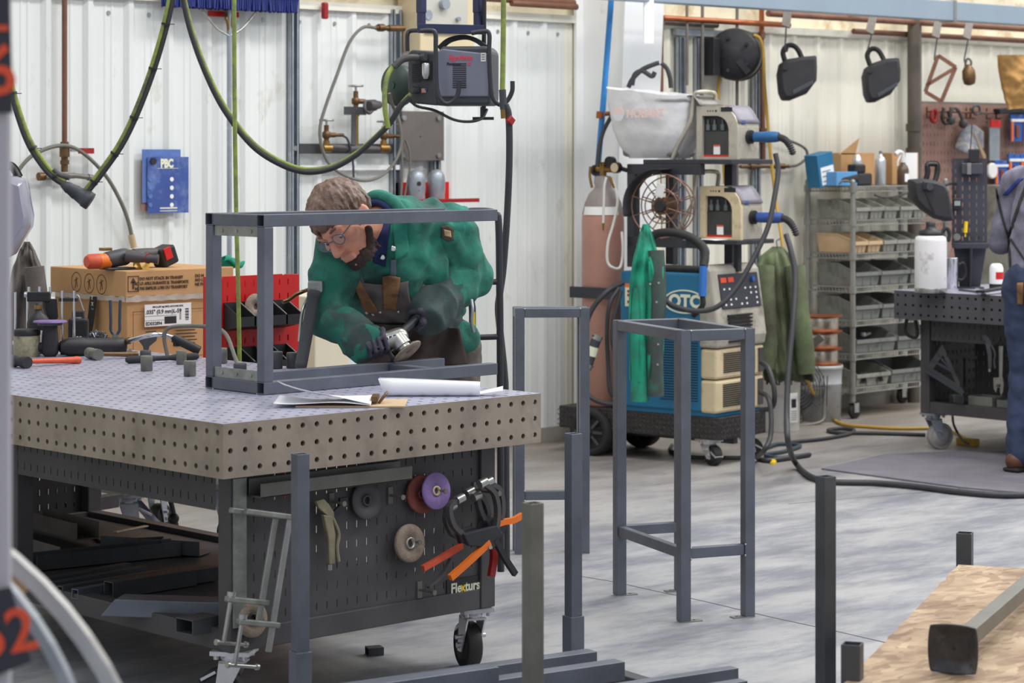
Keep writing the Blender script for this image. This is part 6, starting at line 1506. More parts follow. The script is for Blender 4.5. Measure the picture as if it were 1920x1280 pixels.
# left end with connections: leans away to the left
el=cam_xy(-math.cos(math.radians(38)),math.sin(math.radians(38)))
def E_f(a,o,z): return F0+el*a+UP*z-cam_xy(math.sin(math.radians(38)),math.cos(math.radians(38)))*o
Le=(816-762)/math.cos(math.radians(38))*px2m
q=wl(pcut); q.prism([(0,-.012),(Le,-.0),(Le,Hf-.06),(Le-.02,Hf-.045),(0,Hf-.06)],E_f(0,0,0),el,UP,cam_xy(math.sin(math.radians(38)),math.cos(math.radians(38)))*.12); en=q.build('end_panel',['plasma_dark'],pcut,bevel=.008)
q=wl(pcut)
for k in range(9): q.box(E_f(Le*.68,.002,.085+k*.0085),(Le*.28,.004,.004),M.Rotation(math.radians(-38)-TH,3,'Z'))
q.build('end_louvres',['black'],en)
q=wl(pcut); q.box(E_f(Le*.32,.001,.125),(Le*.42,.006,.075),M.Rotation(math.radians(-38)-TH,3,'Z')); q.build('filter_recess',['rubber'],en)
q=wl(pcut); c=E_f(Le*.26,.012,.105); q.lathe([(.008,-.012),(.014,.0),(.016,.01),(.016,.045),(.013,.05)],c,c+UP,14); q.build('filter_bowl',['light_steel'],en)
q=wl(pcut); q.box(E_f(Le*.40,.002,.047),(.022,.002,.016),M.Rotation(math.radians(-38)-TH,3,'Z')); q.build('sticker',['cream_ink'],en,label='small red, white and blue sticker')
q=wl(pcut)
for k in range(3): q.box(E_f(Le*.40,.0035,.042+k*.005),(.022,.001,.0022),M.Rotation(math.radians(-38)-TH,3,'Z'))
q.build('sticker_stripe',['red'],en)
q=wl(pcut); q.box(E_f(Le*.31,.004,.052),(.009,.001,.008),M.Rotation(math.radians(-38)-TH,3,'Z')); q.build('sticker_canton',['blue'],en)
q=wl(pcut); c=E_f(Le*.62,.004,.05); q.cyl(c,c-pb*.03-pa*.02,.015,n=12); q.build('connector',['steel_dull'],en); q=wl(pcut); c=E_f(Le*.30,.004,.178); q.cyl(E_f(Le*.7,.02,.178),c,.011,n=12); q.cyl(E_f(Le*.34,.02,.178),E_f(Le*.22,.02,.178),.016,n=6); q.build('connector',['steel_dull'],en)
# carrying handle
q=wl(pcut); q.strip([C_(.0,.09,Hf-.04),C_(.04,.09,Hf-.008),C_(.10,.09,Hf+.004),C_(.15,.09,Hf-.01),C_(.20,.09,Hf-.045)],.045,.018,6); q.build('handle',['black_soft'],pcut)
fm=RM[pcut.name].inverted()@frame3(C_(.1,-.0015,Hf-.085),pa,UP)
text('Hypertherm',.028,fm@M.Translation((.0,.004,0)),mat('hyper_red',(214,74,96),.45,0,0).name,fc_,sx=.66,shear=.2,bold=.0015); text('Powermax',.017,fm@M.Translation((-.026,-.02,0)),'ink',fc_,sx=.75,shear=.2,bold=.0006); text('45',.017,fm@M.Translation((.034,-.02,0)),'hyper_red',fc_,sx=.75,shear=.2,bold=.001)
q=MB(RM[pcut.name].inverted()@frame3(C_(.097,-.001,.105),pa,UP))
for k in range(12): q.b2((-.027,-.048+k*.0084,-.002),(.027,-.044+k*.0084,.0012))
q.build('face_louvres',['black'],fc_)
q=MB(RM[pcut.name].inverted()@frame3(C_(Wf-.03,-.001,Hf-.08),pa,UP)); q.k=0; q.b2((-.010,-.016,0),(.010,.018,.0008)); q.k=1
for k in range(3): q.b2((-.007,-.01+k*.009,.0008),(.006,-.005+k*.009,.0012))
q.build('code_label',['label_white','bin_grey'],fc_)
# green reel disc behind it
q=MB(); c=G(757,160,9.75); q.lathe([(.01,0),(.075,0),(.085,.01),(.085,.05),(.01,.06)],c,c-pb*.8-pa*.6,28); q.lathe([(.01,-.01),(.016,-.012),(.016,.0)],c-pb*.05-pa*.04,c-pb-pa*.8,12); solo(q,'hose_reel',[mat('reel_green',(48,66,58),.5,0,.15,9)],'dark green reel half hidden behind the left end of the plasma cutter','reel')
# cradle of bent bar with hooks
hg=thing('hanger_cradle','dark steel hanging cradle with two J-shaped hooks around the plasma cutter','hanger',C_(.1,.02,Hf+.05))
zr=EYE-(55-HZ)/FPX*Dp
q=wl(hg); q.sq(G(783,53,Dp+.05),G(907,56,Dp+.03),.036,.036,.003,UP); q.build('top_tube',[mat('cradle_blue',(58,62,92),.45,.3,.15,9)],hg,bevel=.002)
for pts,nm in(([(788,58),(805,57),(816,62),(817,90),(818,150),(822,178),(833,193),(846,192),(858,178),(861,152)],'hook'),([(884,62),(905,59),(917,63),(917,100),(920,160),(925,185),(937,196),(950,190),(960,172),(961,152)],'hook')):
    q=wl(hg); q.tube([G(x,y,Dp-.06) for x,y in pts],.0095,10,6); q.build(nm,['frame_black'],hg)
q=wl(hg); q.tube([G(764,96,Dp+.1),G(764,66,Dp+.1),G(770,58,Dp+.1),G(790,57,Dp+.05)],.009,10,5); q.build('rear_bar',['frame_black'],hg)
for px in(790,896):
    q=wl(hg); q.bar(G(px,-30,Dp+.06),G(px,24,Dp+.06),.03,.03); q.bar(G(px,22,Dp+.06),G(px,48,Dp+.06),.026,.026); q.build('drop_link',['cradle_blue'],hg,bevel=.002)
q=wl(hg); q.cyl(G(908,-30,Dp+.02),G(907,210,Dp+.14),.009,n=8); q.bar(G(886,222,Dp+.14),G(926,222,Dp+.14),.016,.012); q.bar(G(905,200,Dp+.14),G(905,222,Dp+.14),.016,.012); q.build('tee_post',['frame_black'],hg)
q=MB(); q.tube([G(762,178,Dp+.02),G(780,198,Dp+.05),G(815,207,Dp+.05),G(850,224,Dp+.02),G(880,228,Dp),G(903,222,Dp+.02),G(913,205,Dp+.05)],.006,8,6); solo(q,'loose_cord',['hose_black'],'thin black cord sagging beneath the plasma cutter','cord')
q=MB(); q.tube([G(745,215,9.5),G(735,195,9.45),G(730,175,9.42)],.007,8,5); solo(q,'short_hose',['hose_grey'],'short grey hose left of the plasma cutter','hose')
q=MB(); q.tube([G(728,240,Dp-.1),G(722,205,Dp-.1),G(722,165,Dp-.08),G(730,135,Dp-.05),G(748,116,Dp-.02),G(768,110,Dp)],.0105,10,6); solo(q,'torch_hose',['hose_green'],'yellow-green hose rising to the upper socket of the plasma cutter','hose')
q=MB(); q.tube([G(738,126,Dp-.04),G(752,113,Dp-.03),G(768,108,Dp-.02),G(782,108,Dp)],.014,10,5); solo(q,'hose_boot',['base_dark'],'black ribbed boot where the green hose meets the plasma cutter','hose boot')
# lines at the right of the cutter
q=MB(); q.tube([G(944,-20,9.2),G(944,30,9.2),G(943,120,9.2),G(942,170,9.2)],.0105,10,5); solo(q,'drop_hose',['hose_green'],'olive hose dropping straight down right of the plasma cutter','hose')
q=MB(); q.cyl(G(942,168,9.2),G(944,205,9.2),.014,n=10); solo(q,'hose_sleeve',['plasma_dark'],'dark sleeve at the lower end of the olive hose','hose sleeve')
q=MB(); q.cyl(G(944,205,9.2),G(945,222,9.2),.0125,n=10); solo(q,'brass_nozzle',['brass'],'brass nozzle at the end of the olive hose','nozzle')
q=MB(); q.tube([G(948,196,9.2),G(954,220,9.2),G(955,300,9.2),G(951,400,9.2),G(944,500,9.2),G(938,545,9.2),G(934,580,9.2),G(940,640,9.2),G(946,700,9.2),G(948,760,9.2),V((G(950,900,9.2).x,G(950,900,9.2).y,.03))],.0135,10,6); solo(q,'long_hose',['hose_black'],'long dark hose hanging beside the plain wall panel, down past the ladder frame','hose')
q=MB(); q.box(G(957,226,9.19),(.03,.02,.03),M.Rotation(.7,3,'Y')); solo(q,'red_valve',['red_dark'],'small red valve tab on the long dark hose','valve',bevel=.004)
# black tubular ladder frame behind the worker
lf=thing('hand_truck','black tubular ladder frame standing behind the worker','hand truck',G(890,800,8.9)); Dl=8.85
q=wl(lf); q.tube([V((G(885,600,Dl).x,G(885,600,Dl).y,.05)),G(886,640,Dl),G(883,560,Dl),G(868,480,Dl+.0),G(858,415,Dl),G(866,400,Dl),G(880,396,Dl),G(915,396,Dl),G(929,402,Dl),G(935,420,Dl),G(937,560,Dl),G(938,700,Dl),V((G(939,700,Dl).x,G(939,700,Dl).y,.05))],.0135,10,6); q.build('frame',['frame_black'],lf)
for y in(530,633):
    q=wl(lf); q.tube([G(880,y,Dl),G(937,y-2,Dl)],.011,8,1); q.build('rung',['frame_black'],lf)
q=wl(lf); q.bar(G(887,585,Dl-.015),G(888,632,Dl-.015),.014*1.1,.006,nv); q.build('warning_sticker',['yellow'],lf)
q=MB(); a=wp(555,14,.02); pz=a.z; q.cyl((5.2,VW-.06,2.44),(ucol,VW-.06,2.44),.02,n=10); solo(q,'wall_pipe',['rust_pipe'],'rusty pipe running along the top of the white ribbed wall bay','pipe')
q=MB(); q.cyl((W(940,10).x,VW-.08,W(940,14).z+.02),(ucol,VW-.08,W(940,14).z+.02),.018,n=10); solo(q,'wall_pipe',['rust_pipe'],'second rusty pipe just above the plain wall panel by the column','pipe')

q=MB(); q.tube([G(238,926,9.7),G(252,936,9.65),G(272,958,9.6),G(296,984,9.55),FZ(330,1002,.02),FZ(370,1006,.02)],.018,10,5); solo(q,'grey_hose',['visor_hose'],'thick lavender-grey hose slanting down to the floor behind the big table','hose')
q=MB(); q.cyl(G(318,930,9.75),FZ(334,1000,.01),.011,n=10); q.sphere(G(325,972,9.72),.024,12,8); solo(q,'prop_rod',['black'],'thin prop leg with a black ball seen under the big table','prop')
# ================================================================ cream wall bay
a=PV(1130,-2,8.75); b=PV(1925,36,8.75); zb_=(PV(1500,20.5,8.75)).z
du=thing('overhead_duct','long galvanised duct crossing the top right of the picture','duct',V((9.9,8.8,zb_)))
q=wl(du); q.b2((PV(1118,0,8.75).x,8.75,zb_),(PV(1790,36,8.75).x,8.85,zb_+.12)); q.build('duct_section',['duct_metal'],du,bevel=.004)
q=wl(du); q.b2((PV(1790,36,8.75).x+.004,8.752,zb_+.002),(16,8.848,zb_+.118)); q.build('duct_section',['duct_metal'],du,bevel=.004)
q=wl(du); x=PV(1790,36,8.75).x; q.b2((x-.012,8.742,zb_-.008),(x+.014,8.858,zb_+.128)); q.build('joint_band',['bare'],du,bevel=.003)
for x in(9.3,11,14):
    q=wl(du); q.cyl((x,8.80,zb_+.12),(x,8.80,4.3),.006,n=8); q.build('hanger_rod',['galv'],du)
def hp(px1,py1,px2,py2,o,r,mt,label,nm='wall_pipe'):
    p=W((px1+px2)/2,(py1+py2)/2,o); x1,x2=W(px1,py1,o).x,W(px2,py2,o).x; q=MB(); q.cyl((x1,VW-o,p.z),(x2,VW-o,p.z),r,n=12); return solo(q,nm,[mt],label,'pipe')
hp(1243,34,1480,47,.10,.017,'copper','bright copper pipe just under the overhead duct by the column')
hp(1440,22,1990,62,.14,.020,'rust_pipe','upper of two rusty pipes running along the top of the cream wall bay')
hp(1600,60,1990,79,.07,.018,'rust_pipe','lower of two rusty pipes at the top of the cream wall bay')
hp(1244,42,1345,48,.05,.015,'grey_pipe','brown pipe stub beside the white column')
def vp(px,y0,y1,o,r,mt,label):
    p=W(px,y0,o); z1=W(px,y1,o).z; q=MB(); q.cyl((p.x,VW-o,z1),(p.x,VW-o,p.z),r,n=10); return solo(q,'conduit',[mt],label,'pipe')
vp(1288,-20,160,.09,.009,'grey_pipe','thin grey conduit left of its twin, behind the bagged machine'); vp(1317,-20,290,.09,.010,'grey_pipe','thin grey conduit passing behind the upper wire feeder'); vp(1382,-20,470,.09,.010,'grey_pipe','thin grey conduit behind the black hose reel')
vp(1239,35,200,.10,.016,'rust_pipe','rusty pipe stub descending beside the white column')
vp(1234,120,200,.14,.020,'rust_pipe','short dark pipe behind the hoses above the bagged machine')
q=MB(); p=W(1306,62,.04); q.b2((W(1266,60,.04).x,VW-.05,p.z-.018),(W(1352,60,.04).x,VW-.02,p.z+.018)); solo(q,'strut_rail',['galv'],'short galvanised strut across the conduits','rail')
bp_=thing('blue_pipe','blue air line fixed slantwise to the white column','pipe',G(1120,320,12.9)); Dc=12.85
q=wl(bp_); q.tube([G(1150,-60,Dc),G(1146,0,Dc),G(1133,170,Dc),G(1122,300,Dc),G(1119,345,Dc)],.0165,12,3); q.build('pipe',['blue_pipe'],bp_)
q=wl(bp_); q.cyl(G(1122,215,Dc),G(1148,212,Dc),.012,n=8); q.cyl(G(1126,209,Dc),G(1125,222,Dc),.023,n=12); q.build('clamp',['copper'],bp_)
q=MB(); q.tube([G(1146,218,Dc-.02),G(1132,245,Dc-.05),G(1124,275,Dc-.08),G(1120,312,Dc-.1)],.0115,10,5); solo(q,'black_hose',['hose_black'],'black hose curving from the column clamp down to the gas regulator','hose')
q=MB(); p=G(1216,30,12.75); q.box(p+UP*.0,(.055,.02,.30),M.Rotation(-TH,3,'Z')); so=solo(q,'column_bracket',['column_white'],'white bolted bracket plate high on the column','bracket',bevel=.006)
for pts,lb in(([(1178,164),(1186,148),(1205,130),(1228,120),(1236,118)],'black hose arching over the bag, outermost'),([(1185,160),(1190,140),(1204,133),(1222,143),(1228,135)],'black hose arching over the bag, inner loop'),([(1240,118),(1250,128),(1256,145),(1258,165)],'black hose dropping right of the pipe stub above the bag')):
    q=MB(); q.tube([G(x,y,12.95) for x,y in pts],.013,10,6); solo(q,'black_hose',['hose_black'],lb,'hose')
# hose reel
rr_=thing('hose_reel','large black hose reel on a wall bracket above the wire feeders','hose reel',W(1385,150,.3))
ax=(nv*.93+V((CT,-ST,0))*-.25).normalized(); c=G(1378,102,14.05)
q=wl(rr_); q.lathe([(.01,0),(.13,.0),(.15,.02),(.155,.03),(.155,.10),(.12,.11),(.12,.15),(.155,.16),(.155,.19),(.01,.2)],c+ax*.05,c-ax,36); q.build('drum',['black'],rr_)
q=wl(rr_); q.lathe([(.01,-.02),(.04,-.018),(.06,.0),(.14,.004),(.14,.012)],c+ax*.055,c-ax,30)
for k in range(5): a_=2*PI*k/5; e1=ax.cross(UP).normalized(); r_=e1*math.cos(a_)+UP*math.sin(a_); q.cyl(c+ax*.055+r_*.10,c+ax*.068+r_*.10,.011,n=10)
q.bar(c+ax*.06,c+ax*.06-e1*.09-UP*.11,.035,.012,ax); q.build('face_plate',['black_soft'],rr_)
q=wl(rr_); p=W(1335,100,.10); q.b2((p.x-.03,VW-.14,p.z-.13),(p.x+.03,VW-.06,p.z+.09)); q.bar(p+V((.05,-.06,0)),c-ax*.1,.06,.06); q.bar(c-ax*.1,V((c.x,VW-.01,c.z)),.05,.05); q.build('bracket',['black'],rr_,bevel=.004)
q=MB(); q.tube([G(1413,66,14.0),G(1424,72,14.0),G(1431,95,14.0),G(1433,150,14.0),G(1438,215,14.0),G(1445,290,14.0),G(1454,370,14.0),G(1466,450,13.9),G(1477,530,13.8),G(1488,600,13.7),G(1500,670,13.6),G(1517,720,13.6),FZ(1540,765,.02),FZ(1575,793,.012),FZ(1630,800,.01),FZ(1690,803,.01),FZ(1760,802,.01)],.0095,8,6); solo(q,'yellow_hose',[mat('hose_yellow',(186,146,52),.5,0,.12,12)],'yellow-brown hose from the reel down past the olive jacket and along the floor','hose')
q=MB(); q.tube([G(1350,140,14.1),G(1347,165,14.1),G(1348,200,14.1),G(1354,260,14.1),G(1359,345,14.1)],.0095,8,5); solo(q,'yellow_hose',['hose_yellow'],'short yellow hose hanging from the underside of the reel','hose')
# brown drop pipe with valve and brass run
dp=thing('drop_pipe','brown drop pipe with brass couplings right of the hose reel','pipe',W(1430,305,.06))
q=wl(dp); q.cyl(W(1428,-20,.06),W(1428,70,.06),.016,n=12); q.build('copper_upper',['copper'],dp)
q=wl(dp); q.cyl(W(1428,65,.06),W(1431,305,.06),.0155,n=12); q.cyl(W(1430,240,.06),W(1430,268,.06),.026,n=10); q.cyl(W(1428,60,.06),W(1428,72,.06),.022,n=10); q.build('pipe',['rust_pipe'],dp)
q=wl(dp); p=W(1440,312,.06); q.cyl((W(1388,1,.06).x,VW-.06,p.z),(W(1480,1,.06).x,VW-.06,p.z),.012,n=10); q.cyl((W(1455,1,.06).x,VW-.06,p.z),(W(1470,1,.06).x,VW-.06,p.z),.019,n=10); q.cyl((W(1405,1,.06).x,VW-.06,p.z),(W(1415,1,.06).x,VW-.06,p.z),.018,n=10); q.build('brass_run',['bronze'],dp)
q=MB(); q.tube([W(1478,312,.07),W(1496,309,.08),W(1512,296,.09),W(1512,282,.09),W(1500,272,.09),W(1478,263,.09),W(1452,255,.09)],.0085,8,6); solo(q,'air_hose',['hose_grey'],'short yellowish hose curling back from the brass pipe run','hose')
q=MB(); q.cyl(W(1446,255,.09),W(1458,257,.09),.019,n=10); solo(q,'hose_coupling',['base_dark'],'dark coupling at the end of the curling hose','coupling')
vp_=thing('drain_pipe','thick dark cast pipe with collars right of the bin rack','pipe',W(1713,330,.12))
q=wl(vp_); p=W(1713,30,.12); q.cyl((p.x,VW-.12,.0),(p.x,VW-.12,2.9),.040,n=18); q.build('pipe',[mat('drain',(96,88,80),.6,.2,.2,8)],vp_)
for y0,y1 in((232,246),(277,292),(292,330)):
    q=wl(vp_); q.cyl((p.x,VW-.12,W(1713,y1,.12).z),(p.x,VW-.12,W(1713,y0,.12).z),.05,n=18); q.build('collar',['drain'],vp_)
# hook arms with hanging things
def arm(px,py,px2,py2,label):
    a=W(px,py,.30); b=W(px2,py2,.45); t=thing('wall_hook',label,'hook',b,group='bent hook arms above the cream wall bay'); q=wl(t); q.bar(a+UP*.06,b,.05,.008,nv); q.bar(a+UP*.06,V((a.x,VW-.1,a.z+.06)),.05,.008); q.build('flat_arm',['grey_pipe'],t)
    return t,b
def hook(px,py,px2,py2,t):
    q=wl(t); a=W(px,py,.45); b=W(px2,py2,.47); q.tube([a,a.lerp(b,.5),b,b+UP*-.02-nv*.0+V((.015,0,0)),b+V((.03,0,.01))],.005,6,4); q.build('rod_hook',['steel_dull'],t)
for a_,h_,lb in(((1480,22,1473,50),(1474,52,1472,90),'hook arm holding the welding helmet nearest the hose reel'),((1641,32,1630,62),(1634,65,1626,98),'hook arm holding the second hung welding helmet'),((1762,38,1754,70),(1757,72,1752,110),'hook arm holding the rusty square frame'),((1822,38,1812,72),(1815,74,1808,112),'hook arm holding the small lock')):
    t,b=arm(*a_,lb); hook(*h_,t)
def helmet(outline,D,label,band,lens,name='welding_helmet',th=.20,tilt=.10):
    cx_=sum(p[0] for p in outline)/len(outline); cy_=sum(p[1] for p in outline)/len(outline)
    t=thing(name,label,'welding helmet',G(cx_,max(p[1] for p in outline),D)); dv=V((ST,CT,0))
    C0=[V((x,y)) for x,y in outline]; q=wl(t); n=len(C0); rings=[]
    for dd_,k in((-.5,.80),(-.36,.95),(0,1.0),(.36,.97),(.5,.86)):
        rings.append([G(cx_+(x-cx_)*k,cy_+(y-cy_)*k,D)+dv*dd_*th for x,y in outline])
    vs=[p for r in rings for p in r]; fs=[]
    for i in range(4):
        for j in range(n): fs.append((i*n+j,i*n+(j+1)%n,(i+1)*n+(j+1)%n,(i+1)*n+j))
    q.add(vs,fs,True); q.add(rings[0],[tuple(reversed(range(n)))]); q.add(rings[4],[tuple(range(n))]); q.build('shell',['black_soft'],t,bevel=.006)
    q=wl(t); q.tube([G(x,y,D+o) for x,y,o in band],.009,8,6); q.strip([G(x,y,D+o+.02) for x,y,o in band],.03,.004,5,up=dv); q.build('headgear',['black'],t)
    if lens:
        q=wl(t); q.prism([(0,0),(1,0),(1,1),(0,1)],G(*lens[0],D-th*.5),(G(*lens[1],D-th*.5)-G(*lens[0],D-th*.5)),(G(*lens[2],D-th*.5)-G(*lens[0],D-th*.5)),-dv*.006); q.build('lens_frame',['plasma_dark'],t,bevel=.003)
    q=wl(t); k=band[0]; p=G(k[0],k[1]+10,D-th*.5); q.cyl(p,p-dv*.014,.016,n=14); q.build('pivot_knob',['black'],t)
    return t
helmet([(1457,140),(1461,120),(1475,111),(1505,106),(1530,104),(1531,128),(1530,152),(1512,176),(1480,189),(1466,189),(1460,175)],13.9,'black welding helmet hung high beside the black hose reel',[(1472,116,0),(1468,98,.02),(1476,86,.03),(1488,86,.03),(1497,95,.02),(1503,108,0)],((1486,170),(1524,150),(1487,178)))
helmet([(1617,144),(1622,128),(1634,119),(1660,110),(1684,108),(1687,132),(1686,152),(1668,178),(1640,192),(1626,193),(1620,178)],14.4,'second black welding helmet hung nearer the dark drain pipe',[(1631,122,0),(1626,104,.02),(1632,93,.03),(1642,92,.03),(1650,99,.02),(1657,112,0)],((1645,176),(1682,154),(1646,183)))
fs=helmet([(-14,334),(14,329),(34,330),(48,336),(54,378),(59,404),(57,426),(40,452),(24,480),(0,486),(-14,470)],8.5,'smooth purple-grey face shield hanging above the grey-brown jacket',[(0,336,0),(8,318,.02),(18,310,.03),(28,318,.02),(36,333,0)],None,name='face_shield',th=.17)
for c in kids(fs):
    if c.name.startswith('shell'): c.data.materials[0]=mat('visor',(150,150,164),.18,0,.04,9)
sf=thing('square_frame_tool','rusty diamond-shaped steel frame hanging by one corner','steel frame',W(1765,190,.45)); Df=14.7
for a_,b_ in(((1759,104),(1792,126)),((1792,126),(1765,190)),((1765,190),(1735,172)),((1735,172),(1759,104)),((1737,160),(1790,128))):
    q=wl(sf); q.bar(G(*a_,Df),G(*b_,Df),.022,.022); q.build('side' if a_!=(1737,160) else 'brace',['rust_pipe'],sf)
lk=thing('hung_lock','small brown lock hanging from a hook arm','lock',G(1817,160,Df)); q=wl(lk)
q.lathe([(.012,0),(.034,.01),(.042,.045),(.040,.09),(.025,.115),(.012,.13)],G(1818,160,Df),G(1815,122,Df),12); q.build('body',['bronze'],lk); q=wl(lk); q.tube([G(1810,124,Df),G(1811,114,Df),G(1816,110,Df),G(1821,116,Df),G(1820,124,Df)],.007,8,4); q.build('shackle',['steel_dull'],lk)
kb=thing('paper_bag','crumpled brown paper bag pinned above the blue packs','bag',G(1910,205,15.4))
q=wl(kb)
def kf(u,v):
    xl=1872+ (20*v**1.5); xr=1960; p=G(xl+(xr-xl)*u,103+ (102-6*u)*v,15.4); return p-V((ST,CT,0))*(.09*math.sin(PI*min(1,max(0,u)))*math.sin(PI*min(1,v*.9+.1))+.030*noise.noise(V((u*5,v*6,3)))+.02*noise.noise(V((u*11,v*12,3))))
q.sheet(kf,24,24); q.sheet(lambda u,v:kf(u,v)+V((ST,CT,0))*.05,10,10); q.build('paper',['kraft'],kb)
# brown tool board with coat hooks
bz0=W(1730,520,.1).z; a=W(1728,194,.10); x1=15.6
bd=thing('tool_board','dusty brown slotted tool board on the wall behind the second table','tool board',V(((a.x+x1)/2,VW-.1,bz0)))
n=int((x1-a.x)/.0381); q=wl(bd); rows=int((a.z-bz0)/.058); q.holes((a.x,VW-.10,a.z-rows*.058),V((1,0,0)),UP,n,rows,.0381,0,dep=.003,py=.058,slot=(.006,.026)); q.build('panel',['peg_brown'],bd)
q=wl(bd); q.b2((a.x-.02,VW-.1,bz0),(a.x,VW-.02,a.z+.6)); q.b2((a.x,VW-.1,a.z),(x1,VW-.06,a.z+.015)); q.build('frame',['grey_pipe'],bd)
hr=thing('hook_rail','thin brown rail of upright hooks along the top of the tool board','hook rail',W(1790,210,.13)); q=wl(hr); p=W(1790,210,.13); xx0,xx1=W(1738,1,.13).x,W(1925,1,.13).x; q.cyl((xx0,VW-.14,p.z),(xx1,VW-.14,p.z),.007,n=8); q.build('rail',['rust_pipe'],hr)
for px in(1738,1768,1782,1812,1820,1850,1868,1900):
    q=wl(hr); x=W(px,1,.13).x; q.bar((x,VW-.13,p.z-.045),(x,VW-.13,p.z+.03),.012,.008); q.bar((x,VW-.13,p.z-.04),(x,VW-.17,p.z-.04),.012,.008); q.build('hook',['rust_pipe'],hr)
def wq(px,py,o=.16): return W(px,py,o)
q=MB(); q.tube([wq(1782,224),wq(1784,206),wq(1792,203),wq(1800,213),wq(1806,230)],.011,8,5); q.sphere(wq(1783,226),.03,12,8); q.sphere(wq(1806,232),.03,12,8); solo(q,'ear_defenders',['base_dark'],'dusty grey ear defenders hanging from the hook rail','ear defenders')
q=MB(); q.tube([wq(1748,208),wq(1746,222),wq(1752,228),wq(1756,215),wq(1753,205)],.014,8,5); solo(q,'cable_coil',['red_dark'],'small dark red coil hung on the hook rail nearest the drain pipe','coil')
q=MB(); q.tube([wq(1770,204),wq(1766,220),wq(1772,232),wq(1780,226),wq(1778,208)],.010,8,5); solo(q,'tape_coil',['black'],'small black coil on the hook rail beside the ear defenders','coil')
q=MB(); q.tube([wq(1828,198),wq(1836,200),wq(1836,212),wq(1828,214),wq(1824,205)],.008,8,4,closed=True); q.bar(wq(1836,213),wq(1852,214),.02,.012); solo(q,'pipe_clamp',['steel_dull'],'dark ring clamp on the hook rail above the plaid cap','clamp')
q=MB(); q.bar(wq(1868,209),wq(1912,205),.055,.04); q.tube([wq(1908,205),wq(1930,212)],.02,8,1); solo(q,'cable_bundle',['black'],'thick black bundle at the right end of the hook rail','bundle',bevel=.012)
cp_=thing('plaid_cap','dull plaid cloth cap hanging on the brown tool board','cap',wq(1815,292)); m=mat('plaid',(120,124,136),.9,0,.35,22,.1,80,dirt=((190,178,152),.5,14))
q=wl(cp_); q.sheet(lambda u,v:wq(1790+ (10-18*u*0)+44*u-12*(1-u)*v,248+40*v*(1-.25*abs(u-.5)*2)-14*math.sin(PI*u)*(1-v),.16+.10*math.sin(PI*u)*(.3+.7*v)),14,10); q.build('crown',['plaid'],cp_,solid=.006)
q=wl(cp_); q.prism([(0,0),(1,0),(.55,1)],wq(1822,240,.22),wq(1848,290,.22)-wq(1822,240,.22),wq(1838,292,.2)-wq(1822,240,.22),nv*.006); q.build('brim',['bin_tan'],cp_)
def packet(px0,py0,px1,py1,label,base,bands,o=.15,grp=None):
    a=W(px0,py1,o); b=W(px1,py0,o); t=thing('blister_pack',label,'packet',V(((a.x+b.x)/2,VW-o,a.z)),group=grp); q=wl(t); q.b2((a.x,VW-o-.012,a.z),(b.x,VW-o,b.z)); q.build('card',[base],t,bevel=.003)
    for nm,mt,f0,f1,g0,g1 in bands:
        q=wl(t); w_,h_=b.x-a.x,b.z-a.z; q.b2((a.x+w_*f0,VW-o-.022,b.z-h_*g1),(a.x+w_*f1,VW-o-.012,b.z-h_*g0)); q.build(nm,[mt],t)
    q=wl(t); q.cyl((( a.x+b.x)/2,VW-.1,b.z-.01),((a.x+b.x)/2,VW-o-.05,b.z-.01),.004,n=6); q.build('peg',['bare'],t)
    return t
BB=[('white_band','label_white',0,1,.18,.28),('orange_edge','orange',0,.14,.3,1),('contents','copper',.38,.62,.42,.85)]
packet(1892,214,1915,265,'blue blister pack with an orange edge, upper left of the blue packs','blue',BB,grp=None)
packet(1916,214,1940,265,'blue blister pack cut by the right edge of the picture, upper row','blue',BB)
packet(1863,300,1886,345,'blue blister pack hanging alone just right of the tall pegboard stand','blue',BB)
packet(1889,288,1910,340,'blue blister pack with an orange edge, lower row beside the worker','blue',BB)
packet(1911,288,1935,340,'blue blister pack in the lower row at the right edge','blue',BB)
packet(1853,225,1872,301,'grey clear packet with a red header card on the brown tool board','galv',[('header','red',0,1,0,.18)])
q=MB(); a=W(1850,400,.22); b=W(1895,346,.22); q.b2((a.x,VW-.42,0),(b.x+.3,VW-.12,b.z)); solo(q,'white_drawer_unit',['bin_grey'],'pale drawer unit behind the second worker, below the blue packs','drawer unit',bevel=.006)
q=MB(); c=W(1857,320,.16); q.lathe([(.045,0),(.052,.004),(.052,.02),(.045,.024)],c,c+V((0,-1,0)),24); solo(q,'tape_roll',['label_white'],'white roll hanging at the edge of the pegboard stand','roll')
# ------------------------------------------------ bin rack
vf=9.02; vb2=9.37; xl=PV(1599,500,vf).x; Wr=.93; zs_=[1.388-.203*i for i in range(7)]
rk=thing('bin_rack','wheeled grey wire-shelf rack full of plastic bins against the cream wall bay','shelf rack',V((xl+Wr/2,(vf+vb2)/2,0)))
for x in(xl,xl+Wr):
    for y in(vf,vb2):
        q=wl(rk); q.cyl((x,y,.10),(x,y,1.43),.0165,n=14); q.sphere((x,y,1.43),.017,12,6); po=q.build('post',['rack'],rk)
        for z in zs_: q=wl(rk); q.cyl((x,y,z-.022),(x,y,z+.02),.023,n=14); q.build('collar',['rack'],po)
        q=wl(rk); q.lathe([(.012,-.014),(.043,-.014),(.047,-.008),(.047,.008),(.043,.014),(.012,.014)],(x+.015,y,.047),(x+.015,y+1,.047),20); q.build('caster_wheel',['rubber'],po)
        q=wl(rk); q.b2((x-.012,y-.024,.04),(x+.03,y-.019,.105)); q.b2((x-.012,y+.019,.04),(x+.03,y+.024,.105)); q.b2((x-.02,y-.024,.098),(x+.03,y+.024,.105)); q.build('caster_fork',['bare'],po)
